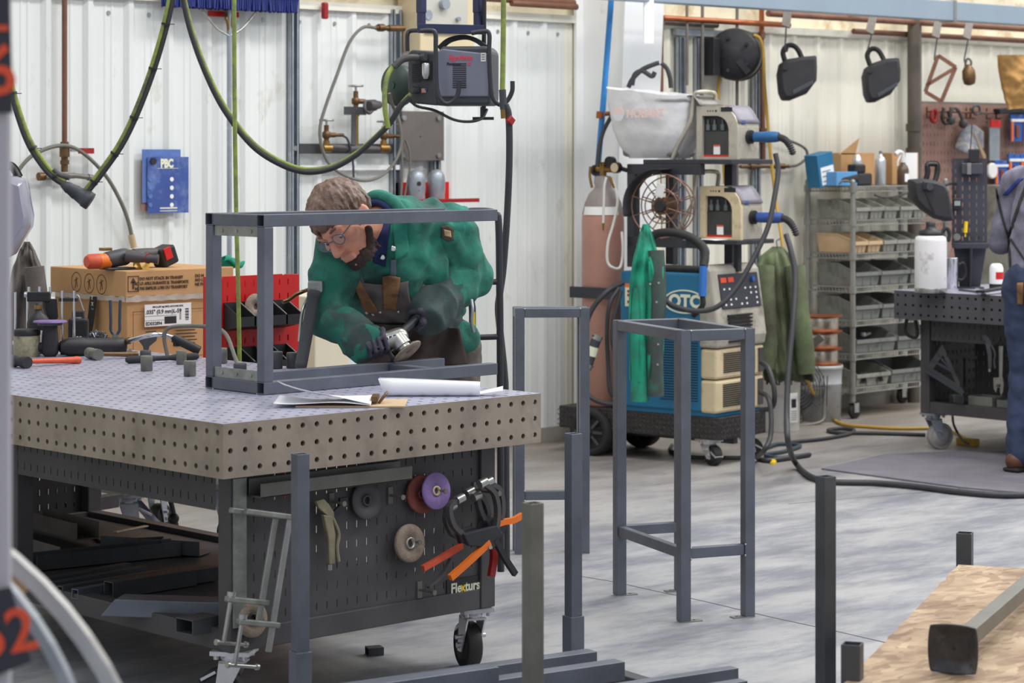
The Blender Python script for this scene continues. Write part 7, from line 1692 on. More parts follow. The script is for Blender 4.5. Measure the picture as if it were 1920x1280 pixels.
for z in zs_:
    q=wl(rk)
    for y in(vf,vb2):
        for dz in(-.018,0.012): q.cyl((xl,y,z+dz),(xl+Wr,y,z+dz),.0035,n=6)
        for i in range(40): q.cyl((xl+Wr*(i+.0)/40,y,z-.018),(xl+Wr*(i+.5)/40,y,z+.012),.002,n=4)
    for x in(xl,xl+Wr):
        for dz in(-.018,.012): q.cyl((x,vf,z+dz),(x,vb2,z+dz),.0035,n=6)
        for i in range(14): q.cyl((x,vf+(vb2-vf)*i/14,z-.018),(x,vf+(vb2-vf)*(i+.5)/14,z+.012),.002,n=4)
    for i in range(1,36): q.cyl((xl+Wr*i/36,vf,z+.014),(xl+Wr*i/36,vb2,z+.014),.0022,n=4)
    q.build('wire_shelf',['rack'],rk)
def bin_(px0,px1,row,h,label,mt='bin_grey',dep=.30,tilt=0,lat=False,lip=.62):
    z=zs_[row]+.0175; x0=PV(px0,400,vf+.012).x; x1=PV(px1,400,vf+.012).x; w_=x1-x0; y0=vf+.012
    t=thing('plastic_bin',label,'bin',V((x0,y0,z)),rot=tilt); tp=.012; q=MB()
    f,bk_=h*lip,h
    def ring(z_,o,i): return [(o+i,o+i,z_),(w_-o-i,o+i,z_),(w_-o-i,dep-o-i,z_),(o+i,dep-o-i,z_)]
    b0=ring(0,tp,0); t0=[(0,0,f),(w_,0,f),(w_,dep*.45,bk_),(w_,dep,bk_),(0,dep,bk_),(0,dep*.45,bk_)]
    B=[b0[0],b0[1],(w_-tp,dep*.45,0),b0[2],b0[3],(tp,dep*.45,0)]
    def inn(p,k=.004): return (min(max(p[0],k),w_-k) if True else 0,min(max(p[1],k),dep-k),p[2])
    Ti=[inn(p) for p in t0]; Bi=[(min(max(p[0],tp+.004),w_-tp-.004),min(max(p[1],tp+.004),dep-tp-.004),.004) for p in B]
    vs=B+t0+Ti+Bi; fs=[tuple(reversed(range(6))),tuple(range(18,24))]
    for i in range(6):
        j=(i+1)%6; fs += [(i,j,6+j,6+i),(6+i,6+j,12+j,12+i),(12+i,12+j,18+j,18+i)]
    q.add(vs,fs); 
    q.b2((-.003,-.008,f-.022),(w_+.003,.0,f)); q.build('shell',[mt],t)
    for x in(.0,w_): q=MB(); q.strip([(x,.0,f),(x,dep*.45,bk_),(x,dep,bk_)],.008,.006,1,up=(1,0,0)); q.build('rim',[mt],t)
    for i in range(1,3): q=MB(); q.b2((w_*i/3-.002,tp*.3,.004),(w_*i/3+.002,tp,f-.022)); q.build('front_rib',[mt],t)
    if lat:
        q=MB(); 
        for x in(w_*.22,w_*.72):
            for k in range(3):
                q.bar((x-.03+k*.015,.004,.02),(x+.0+k*.015,.004,.085),.004,.01); q.bar((x+.0+k*.015,.004,.02),(x-.03+k*.015,.004,.085),.004,.01)
        q.build('lattice',['black'],t)
    return t
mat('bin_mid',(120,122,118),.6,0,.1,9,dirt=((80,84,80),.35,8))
rowsB=[(1,[(1605,1631,.115,'small grey bin next to the front post on the second shelf',0),(1633,1657,.115,'small grey bin between two others on the second shelf of the rack',0),(1659,1684,.115,'third small grey bin on the second shelf of the rack',0),(1688,1709,.115,'tilted small bin on the second shelf, right of three straight ones',-.18),(1714,1735,.115,'tilted small bin on the second shelf, half hidden by the big helmet',-.18)]),
(2,[(1603,1626,.11,'tan bin next to the front post on the third shelf','t'),(1628,1653,.11,'tan bin touching the grey ones on the third shelf','t'),(1657,1680,.11,'small grey bin right of the tan ones on the third shelf',0),(1682,1705,.11,'small grey bin on the third shelf, second from the tan ones',0),(1707,1730,.11,'small grey bin on the third shelf, hidden partly by the white jug',0)]),
(3,[(1604,1650,.135,'wide grey bin beside the front post on the fourth shelf',0),(1653,1705,.135,'wide grey bin in the middle of the fourth shelf',0),(1708,1755,.135,'wide grey bin on the fourth shelf behind the white jug',0)]),
(4,[(1604,1652,.135,'wide grey bin beside the front post on the fifth shelf',0),(1655,1705,.135,'wide grey bin on the fifth shelf, cut by the corner of the second table',0)]),
(5,[(1606,1680,.13,'long grey bin with a bright part in it on the sixth shelf',0),(1684,1755,.13,'long grey bin on the sixth shelf behind the second table leg',0)]),
(6,[(1606,1668,.12,'pale bin with lattice windows on the bottom shelf','l'),(1672,1745,.13,'grey bin with raised rim on the bottom shelf',0)])]
for r,L_ in rowsB:
    for px0,px1,h,lb,k in L_:
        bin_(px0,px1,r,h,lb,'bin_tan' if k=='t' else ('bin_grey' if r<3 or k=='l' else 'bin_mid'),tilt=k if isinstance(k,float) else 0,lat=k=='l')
q=MB(); p=PV(1630,645,vf+.1); z=zs_[5]+.11; q.bar((p.x-.06,vf+.1,z),(p.x+.03,vf+.12,z+.012),.018,.01); q.cyl((p.x-.06,vf+.1,z+.0),(p.x-.06,vf+.1,z+.02),.016,n=10); solo(q,'metal_part',['light_steel'],'bright metal part lying in the long bin on the sixth shelf','metal part')
# on top of the rack
zt_=zs_[0]+.0175
def top(px,o): return V((PV(px,400,vf+o).x,vf+o,zt_))
t=thing('blue_box','blue carton with a white label, tipped against the wall on the rack','carton',top(1542,.2)); 
q=MB(M.Rotation(-.18,4,'Y')); q.b2((-.08,-.05,.0),(.07,.05,.20)); q.build('carton',[mat('box_blue',(34,110,150),.6,0,.06,6)],t,bevel=.002); q=MB(M.Rotation(-.18,4,'Y')); q.b2((-.06,-.0515,.012),(.062,-.05,.12)); lb_=q.build('label',['label_white'],t); q=MB(M.Rotation(-.18,4,'Y'))
for k in range(3): q.b2((-.05,-.0522,.03+k*.03),(.03,-.0515,.036+k*.03))
q.build('print',['bin_dark'],lb_)
q=MB(); p=top(1576,.12); q.b2((p.x-.1,p.y-.05,zt_),(p.x+.10,p.y+.08,zt_+.085)); so=solo(q,'light_blue_box',[mat('box_lblue',(92,150,200),.6,0,.1,9)],'light blue carton on the rack top beside the dark blue one','carton',bevel=.003)
t=thing('open_carton','open tan carton with a raised flap on the rack top','carton',top(1590,.28)); q=MB(); q.b2((-.13,-.05,0),(.20,.05,.20)); q.build('carton',['card'],t,bevel=.003); q=MB(); q.prism([(0,0),(.16,0),(.20,.10),(.12,.06)],(-.15,-.05,.19),(1,0,0),(0,0,1),(0,.004,0)); q.build('flap',['card'],t)
t=thing('cardboard_carton','small tan carton behind the trigger bottle on the rack top','carton',top(1690,.26)); q=MB(); q.b2((-.16,-.05,0),(.11,.05,.20)); q.build('carton',['card'],t,bevel=.003)
q=MB(); p=top(1702,.17); q.b2((p.x-.02,p.y,zt_),(p.x+.10,p.y+.004,zt_+.20)); solo(q,'white_card',['label_white'],'white card standing at the right of the rack top','card')
t=thing('black_tool_case','black and grey power tool lying on the rack top by the front post','power tool',top(1600,.10)); q=MB(); q.capsule((-.14,0,.035),(.0,0,.045),.033,.04); q.b2((0,-.04,.0),(.14,.05,.075)); q.build('body',['black_soft'],t,bevel=.012); q=MB(); q.b2((.0,-.02,.075),(.10,.05,.13)); q.build('battery',['black'],t,bevel=.01); q=MB(); q.lathe([(.02,0),(.035,.02),(.03,.06),(.014,.09)],(.10,.05,.10),(.10,.05,1),14); q.build('cap',['light_steel'],t)
t=thing('spray_can','silver-white spray can on the rack top','spray can',top(1651,.06)); q=MB(); q.lathe([(.030,0),(.033,.004),(.033,.15),(.026,.172),(.012,.178),(.011,.195)],n=20); q.build('can',['light_steel'],t); q=MB(); q.lathe([(.010,.195),(.010,.21),(.004,.212)],n=12); q.build('nozzle',['bin_dark'],t)
t=thing('trigger_bottle','brown trigger spray bottle with a clear head on the rack top','bottle',top(1693,.08)); q=MB(); q.lathe([(.034,0),(.037,.004),(.037,.09),(.03,.115),(.016,.13),(.015,.14)],n=20); q.build('bottle',[mat('amber',(92,74,62),.2,0,.1,9)],t); q=MB(); q.cyl((0,0,.14),(0,0,.17),.018,n=12); q.tube([(0,0,.17),(-.01,0,.20),(-.05,0,.205),(-.075,0,.19)],.014,8,5); q.tube([(-.02,0,.19),(-.05,0,.15),(-.055,0,.12)],.006,6,4); q.build('trigger_head',[mat('clear_white',(226,228,226),.3,0,.03,9)],t); q=MB(); q.sheet(lambda u,v:V((.0376*math.sin(-.6+1.4*u),-.0376*math.cos(-.6+1.4*u),.02+.05*v)),8,3); q.build('label',['label_white'],t)
q=MB(); q.tube([top(1573,.05)+UP*.01,top(1580,.03)+UP*.03,top(1592,.02)+UP*.028,top(1600,.03)+UP*.008],.006,6,5); solo(q,'hose_bit',['hose_grey'],'short grey hose bit on the rack top','hose')
q=MB(); q.tube([PV(1640,365,vf-.03),PV(1655,370,vf-.04),PV(1680,368,vf-.04),PV(1700,362,vf-.03),PV(1720,356,vf-.02)],.006,6,5); solo(q,'hung_cable',['hose_black'],'black cable drooping under the top shelf of the rack','cable')
# ------------------------------------------------ on and around the second table
def T2(x,y): return FZ(x,y,.8615)
c=T2(1745,548); t=thing('white_jug','big scuffed white insulated jug on the second table','jug',c); q=wl(t); q.lathe([(.083,0),(.085,.02),(.085,.275),(.080,.295),(.060,.305)],c,c+UP,32); q.build('body',[mat('jug_white',(224,222,222),.45,0,.03,9,dirt=((128,122,124),.28,10))],t)
q=wl(t); q.lathe([(.0855,0),(.0865,.002),(.0865,.024),(.0855,.026)],c,c+UP,32); q.build('base_ring',['bare'],t)
q=wl(t); q.lathe([(.064,.298),(.066,.31),(.06,.33),(.03,.338),(.025,.355),(.027,.37),(.02,.376)],c,c+UP,24); q.build('lid',['black'],t)
q=wl(t); q.tube([c+UP*.32+ax_*.06 for ax_ in(V((CT,-ST,0)),)]+[c+UP*.345+V((CT,-ST,0))*.085,c+UP*.31+V((CT,-ST,0))*.10,c+UP*.27+V((CT,-ST,0))*.092],.011,8,5); q.build('handle',['black'],t)
c=T2(1785,541); t=thing('steel_tumbler','steel tumbler with a black handle beside the white jug','tumbler',c); q=wl(t); q.lathe([(.030,0),(.033,.004),(.038,.165),(.039,.17),(.036,.17)],c,c+UP,24); q.build('cup',['chrome'],t); q=wl(t); e=V((CT,-ST,0)); q.tube([c+UP*.13+e*.036,c+UP*.14+e*.065,c+UP*.09+e*.078,c+UP*.05+e*.06,c+UP*.05+e*.034],.009,8,5); q.build('handle',['black'],t)
# pegboard stand
Ds=13.1; st=thing('pegboard_stand','dark blue-grey pegboard on a tapered stand at the second table','tool stand',T2(1817,541)); e=V((CT,-ST,0)); dn=V((ST,CT,0))
P0=G(1785,455,Ds); w_=(G(1851,455,Ds)-P0).dot(e); ztop=G(1785,297,Ds).z; zlow=G(1785,455,Ds).z
q=wl(st); q.holes(P0,e,UP,5,10,w_/5,0,dep=.003,py=(ztop-zlow)/10,slot=(.007,.024)); q.build('pegboard',['dark_blue_peg'],st)
q=wl(st); q.prism([(0,0),(w_,0),(w_-.005,-.03),(.005,-.03)],P0-dn*.06,e,UP,dn*.09); q.build('tray',['dark_blue_peg'],st,bevel=.003)
q=wl(st); q.prism([(.01,-.03),(w_-.005,-.03),(w_*.80,-(zlow-.868)),(w_*.22,-(zlow-.868))],P0+dn*.002,e,UP,dn*.004); q.prism([(.0,-.03),(.10,-.03),(.06,-(zlow-.868)),(.0,-(zlow-.868))],P0+e*w_*.45,-dn,UP,e*.006); q.b2((0,0,0),(0,0,0)) if False else q.box(P0+e*w_*.5-UP*(zlow-.866)-dn*.02,(.13,.12,.007),M.Rotation(-TH,3,'Z')); q.build('tapered_post',['dark_blue_peg'],st)
for px in(1821,1835):
    q=wl(st); p=G(px,444,Ds-.065); q.cyl(p+UP*-.004,p-dn*.003-UP*.004,.008,n=8); q.build('tray_hole',['black'],st)
r_=thing('two_way_radio','black handheld radio with a long aerial in a pouch on the pegboard stand','radio',G(1822,325,Ds-.03)); q=wl(r_); q.box(G(1822,316,Ds-.03),(.115,.035,.06),M.Rotation(-TH,3,'Z')); q.build('pouch',['plasma_dark'],r_,bevel=.005); q=wl(r_); q.box(G(1826,292,Ds-.03),(.058,.03,.075),M.Rotation(-TH,3,'Z')); q.build('body',['black'],r_,bevel=.005); q=wl(r_); q.tube([G(1819,285,Ds-.03),G(1821,260,Ds-.03),G(1822,232,Ds-.03)],.003,6,3); q.build('aerial',['black'],r_); q=wl(r_); q.box(G(1817,316,Ds-.052),(.022,.006,.062),M.Rotation(-TH,3,'Z')); q.build('strap',['bare'],r_)
tm=thing('timer','black round-cornered timer hanging from the pegboard stand','timer',G(1795,395,Ds-.04)); q=wl(tm); q.box(G(1795,382,Ds-.03),(.05,.022,.066),M.Rotation(-TH,3,'Z')); q.build('case',['black'],tm,bevel=.010,seg=3); q=wl(tm); q.box(G(1795,381,Ds-.0425),(.032,.003,.026),M.Rotation(-TH,3,'Z')); q.build('display',['lcd'],tm); q=wl(tm); q.tube([G(1795,370,Ds-.03),G(1793,358,Ds-.02),G(1794,350,Ds-.01)],.004,6,3); q.build('cord',['black'],tm)
q=MB(); q.cyl(G(1810,436,Ds-.03),G(1810,444,Ds-.03),.004,n=8); q.cyl(G(1811.5,415,Ds-.03),G(1810,436,Ds-.03),.0095,.011,n=10); solo(q,'screwdriver',['yellow'],'yellow-handled screwdriver standing in the tray of the pegboard stand','screwdriver')
q=MB(); c=G(1794,444,Ds-.065); q.cyl(c,c-dn*.008,.019,n=16); solo(q,'round_gauge',['bare_plate'],'small round silver gauge at the left of the stand tray','gauge')
hm=helmet([(1704,336),(1728,334),(1752,338),(1768,344),(1776,358),(1781,385),(1785,414),(1772,415),(1752,410),(1726,392),(1709,374),(1705,355)],12.95,'big black welding helmet hanging from the pegboard stand, facing left',[(1735,340,-.0),(1739,325,.0),(1739,309,.0),(1748,307,.02),(1757,309,.03),(1757,325,.03),(1752,342,.02)],None)
q=wl(hm); p=G(1743,350,12.84); q.cyl(p,p-dn*.012,.019,n=18); q.build('side_knob',['plasma_dark'],hm); q=wl(hm); q.strip([G(1731,340,12.85),G(1741,372,12.845),G(1754,404,12.85)],.006,.004,4,up=dn); q.build('seam',['black'],hm)
q=MB(); q.tube([G(1765,352,13.0),G(1775,346,13.0),G(1785,344,13.05),G(1793,345,13.08)],.008,8,4); solo(q,'stand_peg',['black'],'black peg arm reaching from the stand to the big helmet','peg')
c=T2(1868,542); t=thing('aerosol_can','can with a white and red label beside the second worker','can',c); q=wl(t); q.lathe([(.036,0),(.038,.003),(.038,.03)],c,c+UP,24); q.build('can_base',['black'],t); q=wl(t); q.lathe([(.038,.03),(.038,.115),(.03,.135),(.02,.14)],c,c+UP,24); q.build('can_body',['label_white'],t); q=wl(t); q.sheet(lambda u,v:c+V((.0385*math.cos(-2.6+1.9*u-TH*0),.0385*math.sin(-2.6+1.9*u),.055+.04*v)),10,3); q.build('red_label',['red'],t)
q=MB(); q.b2((0,0,0),(.001,.001,.001)); q=MB(); q.bar(T2(1838,554)+UP*.02,T2(1892,548)+UP*.028,.05,.012); q.bar(T2(1840,556)+UP*.008,T2(1848,556)+UP*.008,.03,.016); solo(q,'flat_holder',['black'],'black flat bar holder lying at the edge of the second table','bar')
q=MB(); q.strip([T2(1832,548)+UP*.022,T2(1838,552)+UP*.010,T2(1848,553)+UP*.006],.02,.003,4); solo(q,'bright_strip',['light_steel'],'short bright curled strip on the second table','strip')
q=MB(); q.bar(T2(1800,545)+UP*.005,T2(1838,549)+UP*.005,.02,.009); solo(q,'hand_file',['steel_dull'],'dark file lying before the pegboard stand','file')
# hanging under the second table
US=u2+.085
def U2(x,y): return PU(x,y,US)
sq=thing('speed_square','big dark triangular speed square hanging on the second table','speed square',U2(1775,735)); A_,B_,C2=U2(1768,645),U2(1736,692),U2(1810,738)
def tri_frame(A,B,C_,w_,nm,mt='base_dark'):
    cen=(A+B+C_)/3; q=wl(sq); In=[p+(cen-p)*w_ for p in(A,B,C_)]; d=V((-.006,0,0)); vs=[A,B,C_]+In; vs=vs+[p+d for p in vs]; fs=[]
    for i in range(3):
        j=(i+1)%3; fs += [(i,j,3+j,3+i),(6+i,9+i,9+j,6+j),(i,6+i,6+j,j),(3+i,3+j,9+j,9+i)]
    q.add(vs,fs); q.build(nm,[mt],sq)
tri_frame(A_,B_,C2,.42,'plate'); 
q=wl(sq); q.bar(B_+V((-.012,0,0)),C2+V((-.012,0,0)),.02,.018); q.build('fence',['plasma_dark'],sq)
q=wl(sq); q.bar(A_.lerp(B_,.62)+V((-.004,0,0)),A_.lerp(C2,.58)+V((-.004,0,0)),.012,.012); q.bar(A_.lerp(B_,.35)+V((-.004,0,0)),A_.lerp(C2,.62)+V((-.004,0,0)),.010,.01); q.build('inner_bar',['plasma_dark'],sq)
wr_=thing('adjustable_wrench','silver adjustable wrench hanging jaw down on the second table','wrench',U2(1876,740)); a,b=U2(1880,648),U2(1876,715)
q=wl(wr_); q.prism([(-.014,0),(.014,0),(.010,-.16),(.016,-.215),(-.018,-.215),(-.011,-.16)],a+V((-.01,0,0)),V((0,-1,0)),UP,V((-.010,0,0))); q.build('handle',['bare'],wr_,bevel=.004)
q=wl(wr_); o=b+V((-.01,0,0)); q.prism([(-.03,.02),(.028,.025),(.034,-.01),(.03,-.05),(.018,-.075),(.012,-.05),(.012,-.03),(-.006,-.03),(-.012,-.06),(-.028,-.04)],o,V((0,-1,0)),UP,V((-.014,0,0))); q.build('jaws',['bare'],wr_,bevel=.003); q=wl(wr_); q.cyl(o+V((-.016,.004,-.018)),o+V((-.016,-.014,-.018)),.008,n=10); q.build('worm',['steel_dull'],wr_)
lp=lock_pliers('dark locking pliers hanging open on the second table',U2(1862,628)+V((-.02,0,0)),V((0,-1,0)),UP,.19,'steel_dull',n=V((-1,0,0)))
q=MB(); p=U2(1805,668); q.bar(p+V((0,.1,0)),p+V((0,-.1,0)),.014,.014); q.bar(p,p-UP*.16,.02,.02); solo(q,'tee_bar',['black'],'black T-shaped bar under the second table','bar')
q=MB(); p=U2(1714,610); q.tube([p+V((0,.05,.03)),p+V((0,.06,-.03)),p+V((0,.03,-.06)),p+V((0,-.02,-.055)),p+V((0,-.01,.03))],.010,8,5); solo(q,'black_strap',['black'],'black looped strap hanging at the far end of the second table','strap')
zs2=.2415
def S2(x,y): return FZ(x,y,zs2)
for x,y,w_,h_,lb,mt in((1783,757,.06,.05,'white square block on the shelf of the second table','light_steel'),(1840,764,.16,.06,'grey open parts tray on the shelf of the second table','bin_grey'),(1888,768,.12,.05,'second grey parts tray beside the worker leg','bin_grey')):
    c=S2(x,y)+V((.05,0,0)); t=thing('parts_tray' if w_>.1 else 'square_block',lb,'tray' if w_>.1 else 'block',c); q=MB(M.Rotation(-.5 if w_<.1 else 0,4,'Z')); 
    if w_>.1: q.k=0; q.b2((-.06,-w_/2,0),(.06,w_/2,.008)); [q.b2(*z) for z in(((-.06,-w_/2,0),(-.055,w_/2,h_)),((.055,-w_/2,0),(.06,w_/2,h_)),((-.06,-w_/2,0),(.06,-w_/2+.005,h_)),((-.06,w_/2-.005,0),(.06,w_/2,h_)))]
    else: q.b2((-.03,-.03,0),(.03,.03,h_))
    q.build('shell',[mt],t,bevel=.002)
    if w_>.1:
        q=MB(); q.sq((.0,-.02,.03),(.0,.04,.03),.04,.04,.004,UP); q.build('loose_part',['bare'],t)
# floor bits
mt_=thing('rubber_mat','dark grey anti-fatigue mat on the floor before the second table','mat',FZ(1800,885)); q=wl(mt_)
P_=[FZ(x,y,.001) for x,y in((1540,880),(1660,853),(1780,848),(2080,846),(2400,900),(2080,940),(1800,915))]; q.add([p for p in P_]+[p+UP*.007 for p in P_],[tuple(range(6,-1,-1)),tuple(range(7,14))]+[(i,(i+1)%7,7+(i+1)%7,7+i) for i in range(7)]); q.build('sheet',['mat_black'],mt_)
ps_=thing('power_strip','yellow power strip with a black plug on the floor under the second table','power strip',FZ(1815,828)); q=wl(ps_); a,b=FZ(1797,826,.02),FZ(1832,830,.02); q.bar(a,b,.05,.04); q.build('body',[mat('strip_yellow',(190,150,40),.5,0,.1,9)],ps_,bevel=.005); q=wl(ps_); q.tube([FZ(1816,832,.045),FZ(1806,826,.045),FZ(1796,812,.06),FZ(1788,795,.12),FZ(1786,780,.2)],.007,8,5); q.build('lead',['black'],ps_)
q=MB(); q.tube([FZ(x,y,.011) for x,y in((1480,829),(1540,823),(1590,814),(1601,806),(1575,803),(1553,806),(1570,811),(1640,812),(1735,815))],.011,8,6); solo(q,'floor_cable',['hose_black'],'black cable with one flat loop on the floor before the bin rack','cable')
q=MB(); q.tube([FZ(x,y,.010) for x,y in((1740,803),(1775,805),(1800,815),(1812,822))],.007,8,5); solo(q,'floor_cable',['hose_yellow'],'yellowish cable reaching the power strip','cable')
# ================================================================ people
from mathutils.bvhtree import BVHTree
CAMP=V((0,0,EYE))
def bvh_of(me,mtx): return BVHTree.FromPolygons([mtx@v.co for v in me.vertices],[tuple(p.vertices) for p in me.polygons])
def hit(bvh,x,y,fall):
    d=(G(x,y,1.0)-CAMP).normalized(); best=None
    for b_ in(bvh if isinstance(bvh,list) else [bvh]):
        h=b_.ray_cast(CAMP,d)
        if h[0] is not None and (best is None or h[3]<best[1]): best=(h[0],h[3])
    return best[0] if best else G(x,y,fall)
def drape(bvh,fn,nu,nv_,off,fall,thick,parent,name,mt,label=None):
    """a piece of cloth laid on the body: fn(u, v) gives where it lies"""
    def f(u,v):
        p=hit(bvh,*fn(u,v),fall); return p+(CAMP-p).normalized()*off
    q=wl(parent); q.sheet(f,nu,nv_); return q.build(name,[mt],parent,solid=thick,label=label)
def quad(P):
    (a,b),(c,d)=P[:2],P[2:]
    def f(u,v):
        x=(a[0]*(1-u)+b[0]*u)*(1-v)+(d[0]*(1-u)+c[0]*u)*v; y=(a[1]*(1-u)+b[1]*u)*(1-v)+(d[1]*(1-u)+c[1]*u)*v; return x,y
    return f
def head_parts(q,hm,s=1.0):
    """skull, face, nose, lips, ears as closed shapes in the head frame (x right, y forward, z up)"""
    keep=q.m.copy(); q.m=keep@hm
    S=lambda c,r:q.sphere(c,1,16,12,r)
    S((0,-.012,.025),(.076,.096,.088)); S((0,.03,-.03),(.064,.060,.078)); S((0,.032,-.085),(.050,.048,.036)); S((0,.070,-.108),(.022,.018,.016))
    q.capsule((0,.088,.0),(0,.110,-.040),.009,.0135); S((-.013,.097,-.043),(.009,.011,.008)); S((.013,.097,-.043),(.009,.011,.008))
    q.capsule((-.042,.072,.016),(.042,.072,.016),.013); q.capsule((-.012,.082,.014),(.012,.082,.014),.012)
    for k in(-1,1):
        S((k*.044,.055,-.030),(.024,.024,.022)); S((k*.031,.074,.001),(.016,.012,.009)); S((k*.079,-.006,-.018),(.010,.018,.031)); S((k*.086,-.014,-.008),(.008,.012,.020))
    q.capsule((-.021,.086,-.070),(.021,.086,-.070),.0075); q.capsule((-.018,.085,-.081),(.018,.085,-.081),.0085)
    q.m=keep
def grip_hand(q,c,ax,wrist,rg,thumb=1,ln=1.0):
    """palm, four curled fingers of different lengths and a thumb closed around a bar through c along ax"""
    ax=ax.normalized(); w=(wrist-c); w=(w-ax*w.dot(ax)).normalized(); n=ax.cross(w)*thumb
    def P(t,r,along): a=math.radians(t); return c+ax*along+(w*math.cos(a)+n*math.sin(a))*r
    kn=[]
    for i,(al,end) in enumerate(((.033,225),(.011,245),(-.011,238),(-.032,212))):
        r0=.0098-.0007*abs(i-1.3); pts=[P(48,rg+.024,al*.95),P(48+(end-48)*.36,rg+.013,al),P(48+(end-48)*.7,rg+.011,al),P(end,rg+.009,al*.97)]
        for a,b,k in zip(pts,pts[1:],(1,.94,.86)): q.capsule(a,b,r0*k,r0*k*.95)
        kn.append(pts[0]); q.capsule(wrist+(P(10,rg+.03,al*.6)-wrist)*.25,pts[0],.016,.0125)
    q.capsule(wrist,P(20,rg+.026,0),.027,.026); q.capsule(wrist,P(30,rg+.022,.02),.024,.018); q.capsule(wrist,P(30,rg+.022,-.02),.024,.018)
    tp=[wrist+(c-wrist)*.25+ax*.022,P(-12,rg+.020,.042),P(-70,rg+.014,.040),P(-118,rg+.010,.030)]
    for a,b,r in zip(tp,tp[1:],(.0155,.0122,.0108)): q.capsule(a,b,r,r*.92)
def hair_cap(hm,line,n,seed,len_=.05,r=.006,cl=None):
    """hair as many short locks combed over the skull"""
    rnd=random.Random(seed); q=MB(hm)
    q.sphere((0,-.020,.036),1,18,12,(.079,.094,.086))
    for i in range(n):
        a=rnd.uniform(0,2*PI); z=rnd.uniform(-.45,1); el=math.asin(max(-1,min(1,z)))
        d=V((math.cos(el)*math.sin(a),math.cos(el)*math.cos(a),math.sin(el)))
        if not line(d): continue
        p=V((d.x*.079,-.014+d.y*.098,.028+d.z*.090)); crown=V((0,-.5,.86)); t=(d-crown); t=t-d*t.dot(d)
        if t.length<1e-3: t=V((1,0,0))
        t.normalize(); t=(t+V((rnd.uniform(-.3,.3),rnd.uniform(-.3,.3),rnd.uniform(-.1,.1)))*.6).normalized(); L_=len_*rnd.uniform(.6,1.1)
        p2=p+t*L_*.5+d*.002; p3=p+t*L_-d*(L_*.33)
        for A_,B_,k in((p,p2,1),(p2,p3,.8)): q.capsule(A_,B_,r*k,r*k*.7,6)
    return q
def lmb(q,pts,rad):
    for (a,b),(r1,r2) in zip(zip(pts,pts[1:]),zip(rad,rad[1:])): q.capsule(a,b,r1,r2,18)
def folds(scale,amp,seed,axis=None):
    def f(co):
        p=co*scale; p=V((p.x,p.y,p.z)) if axis is None else p+axis*(co.dot(axis)*scale*1.2)
        n1=noise.noise(p+V((seed,0,0))); n2=noise.noise(p*2.3+V((0,seed,0))); r=1-abs(n1)*2.2
        return amp*(r*.6+n2*.5-.25)
    return f
# ---------------------------------------------------------------- the worker grinding at the big table
P=lambda x,y,D:G(x,y,D+.13)
pel=P(796,652,8.46); belly=P(775,590,8.36); chest=P(750,500,8.22); upc=P(742,445,8.17); neckb=P(722,412,8.12)
shR,shL=P(640,462,8.06),P(838,428,8.26); elR,wrR=P(614,588,8.06),P(676,634,7.94); elL,wrL=P(876,514,8.34),P(808,582,8.13)
hup=(cam_xy(-.66,-.28,.70)).normalized(); hf=cam_xy(-.30,-.66,-.62); hf=(hf-hup*hf.dot(hup)).normalized(); hr_=hf.cross(hup)
hc=P(643,413,7.98); HM=M.Identity(4)
for i in range(3): HM[i][0],HM[i][1],HM[i][2],HM[i][3]=hr_[i]*1.17,hf[i]*1.17,hup[i]*1.17,hc[i]
wk=thing('person','person in a green jacket and bib apron bending over the steel frame with a grinder','person',V((pel.x,pel.y,0)))
perp=cam_xy(math.cos(math.radians(12)),math.sin(math.radians(12)))       # across the hips
hipR,hipL=pel-perp*.09,pel+perp*.09
def leg_pts(h,s_): k=h+V((0,0,-.42))-cam_xy(0,1,0)*.05+perp*s_*.03; a_=V((k.x,k.y,.09))+cam_xy(0,1,0)*.07; return [h,k,a_]
q=MB(); head_parts(q,HM); q.capsule(hc-hup*.07*1.17-hf*.03,neckb+V((0,0,-.02)),.058,.062)
lmb(q,[neckb,upc,chest,belly,pel],[.07,.12,.125,.125,.13]); lmb(q,[upc,shR],[.09,.055]); lmb(q,[upc,shL],[.09,.055]); lmb(q,[shR,elR,wrR],[.055,.045,.032]); lmb(q,[shL,elL,wrL],[.055,.045,.032])
for h,s_ in((hipR,-1),(hipL,1)): lmb(q,leg_pts(h,s_),[.09,.06,.045]); a_=leg_pts(h,s_)[2]; q.capsule(a_-V((0,0,.03)),a_+cam_xy(-.16,-.06,-.035),.04,.04)
q.capsule(wrR,P(694,640,7.93),.03,.03); q.capsule(wrL,P(790,592,8.13),.03,.03)
body=remesh(q,.0048,3,'body',('skin',)); body.transform(RM[wk.name].inverted()); bo=put(body,'body',wk); bo.data.polygons.foreach_set('use_smooth',[True]*len(bo.data.polygons))
# jacket
mat('jacket_green',(44,134,114),.85,0,.25,5,.25,55,dirt=((50,70,66),.7,3.6))
nt=MATS['jacket_green'].node_tree
mat('sleeve_sooty',(66,80,78),.85,0,.3,6,.25,55,dirt=((44,112,98),.35,5))
q=MB(); lmb(q,[neckb+V((0,0,-.045)),upc,chest,belly],[.085,.146,.156,.150]); lmb(q,[belly,pel.lerp(belly,.35)],[.150,.160])
lmb(q,[upc,shR],[.13,.080]); lmb(q,[upc,shL],[.13,.090]); lmb(q,[neckb+hup*-.03,shL],[.07,.085]); lmb(q,[neckb-V((0,0,.03)),shR],[.06,.08])
q.capsule(shR+cam_xy(.06,.08,-.06),belly+cam_xy(-.10,.04,.0),.09,.11); q.capsule(chest+cam_xy(.12,.02,-.02),belly+cam_xy(.11,.03,.02),.07,.07); q.capsule(belly+cam_xy(.10,.0,-.02),P(868,632,8.36),.065,.045)
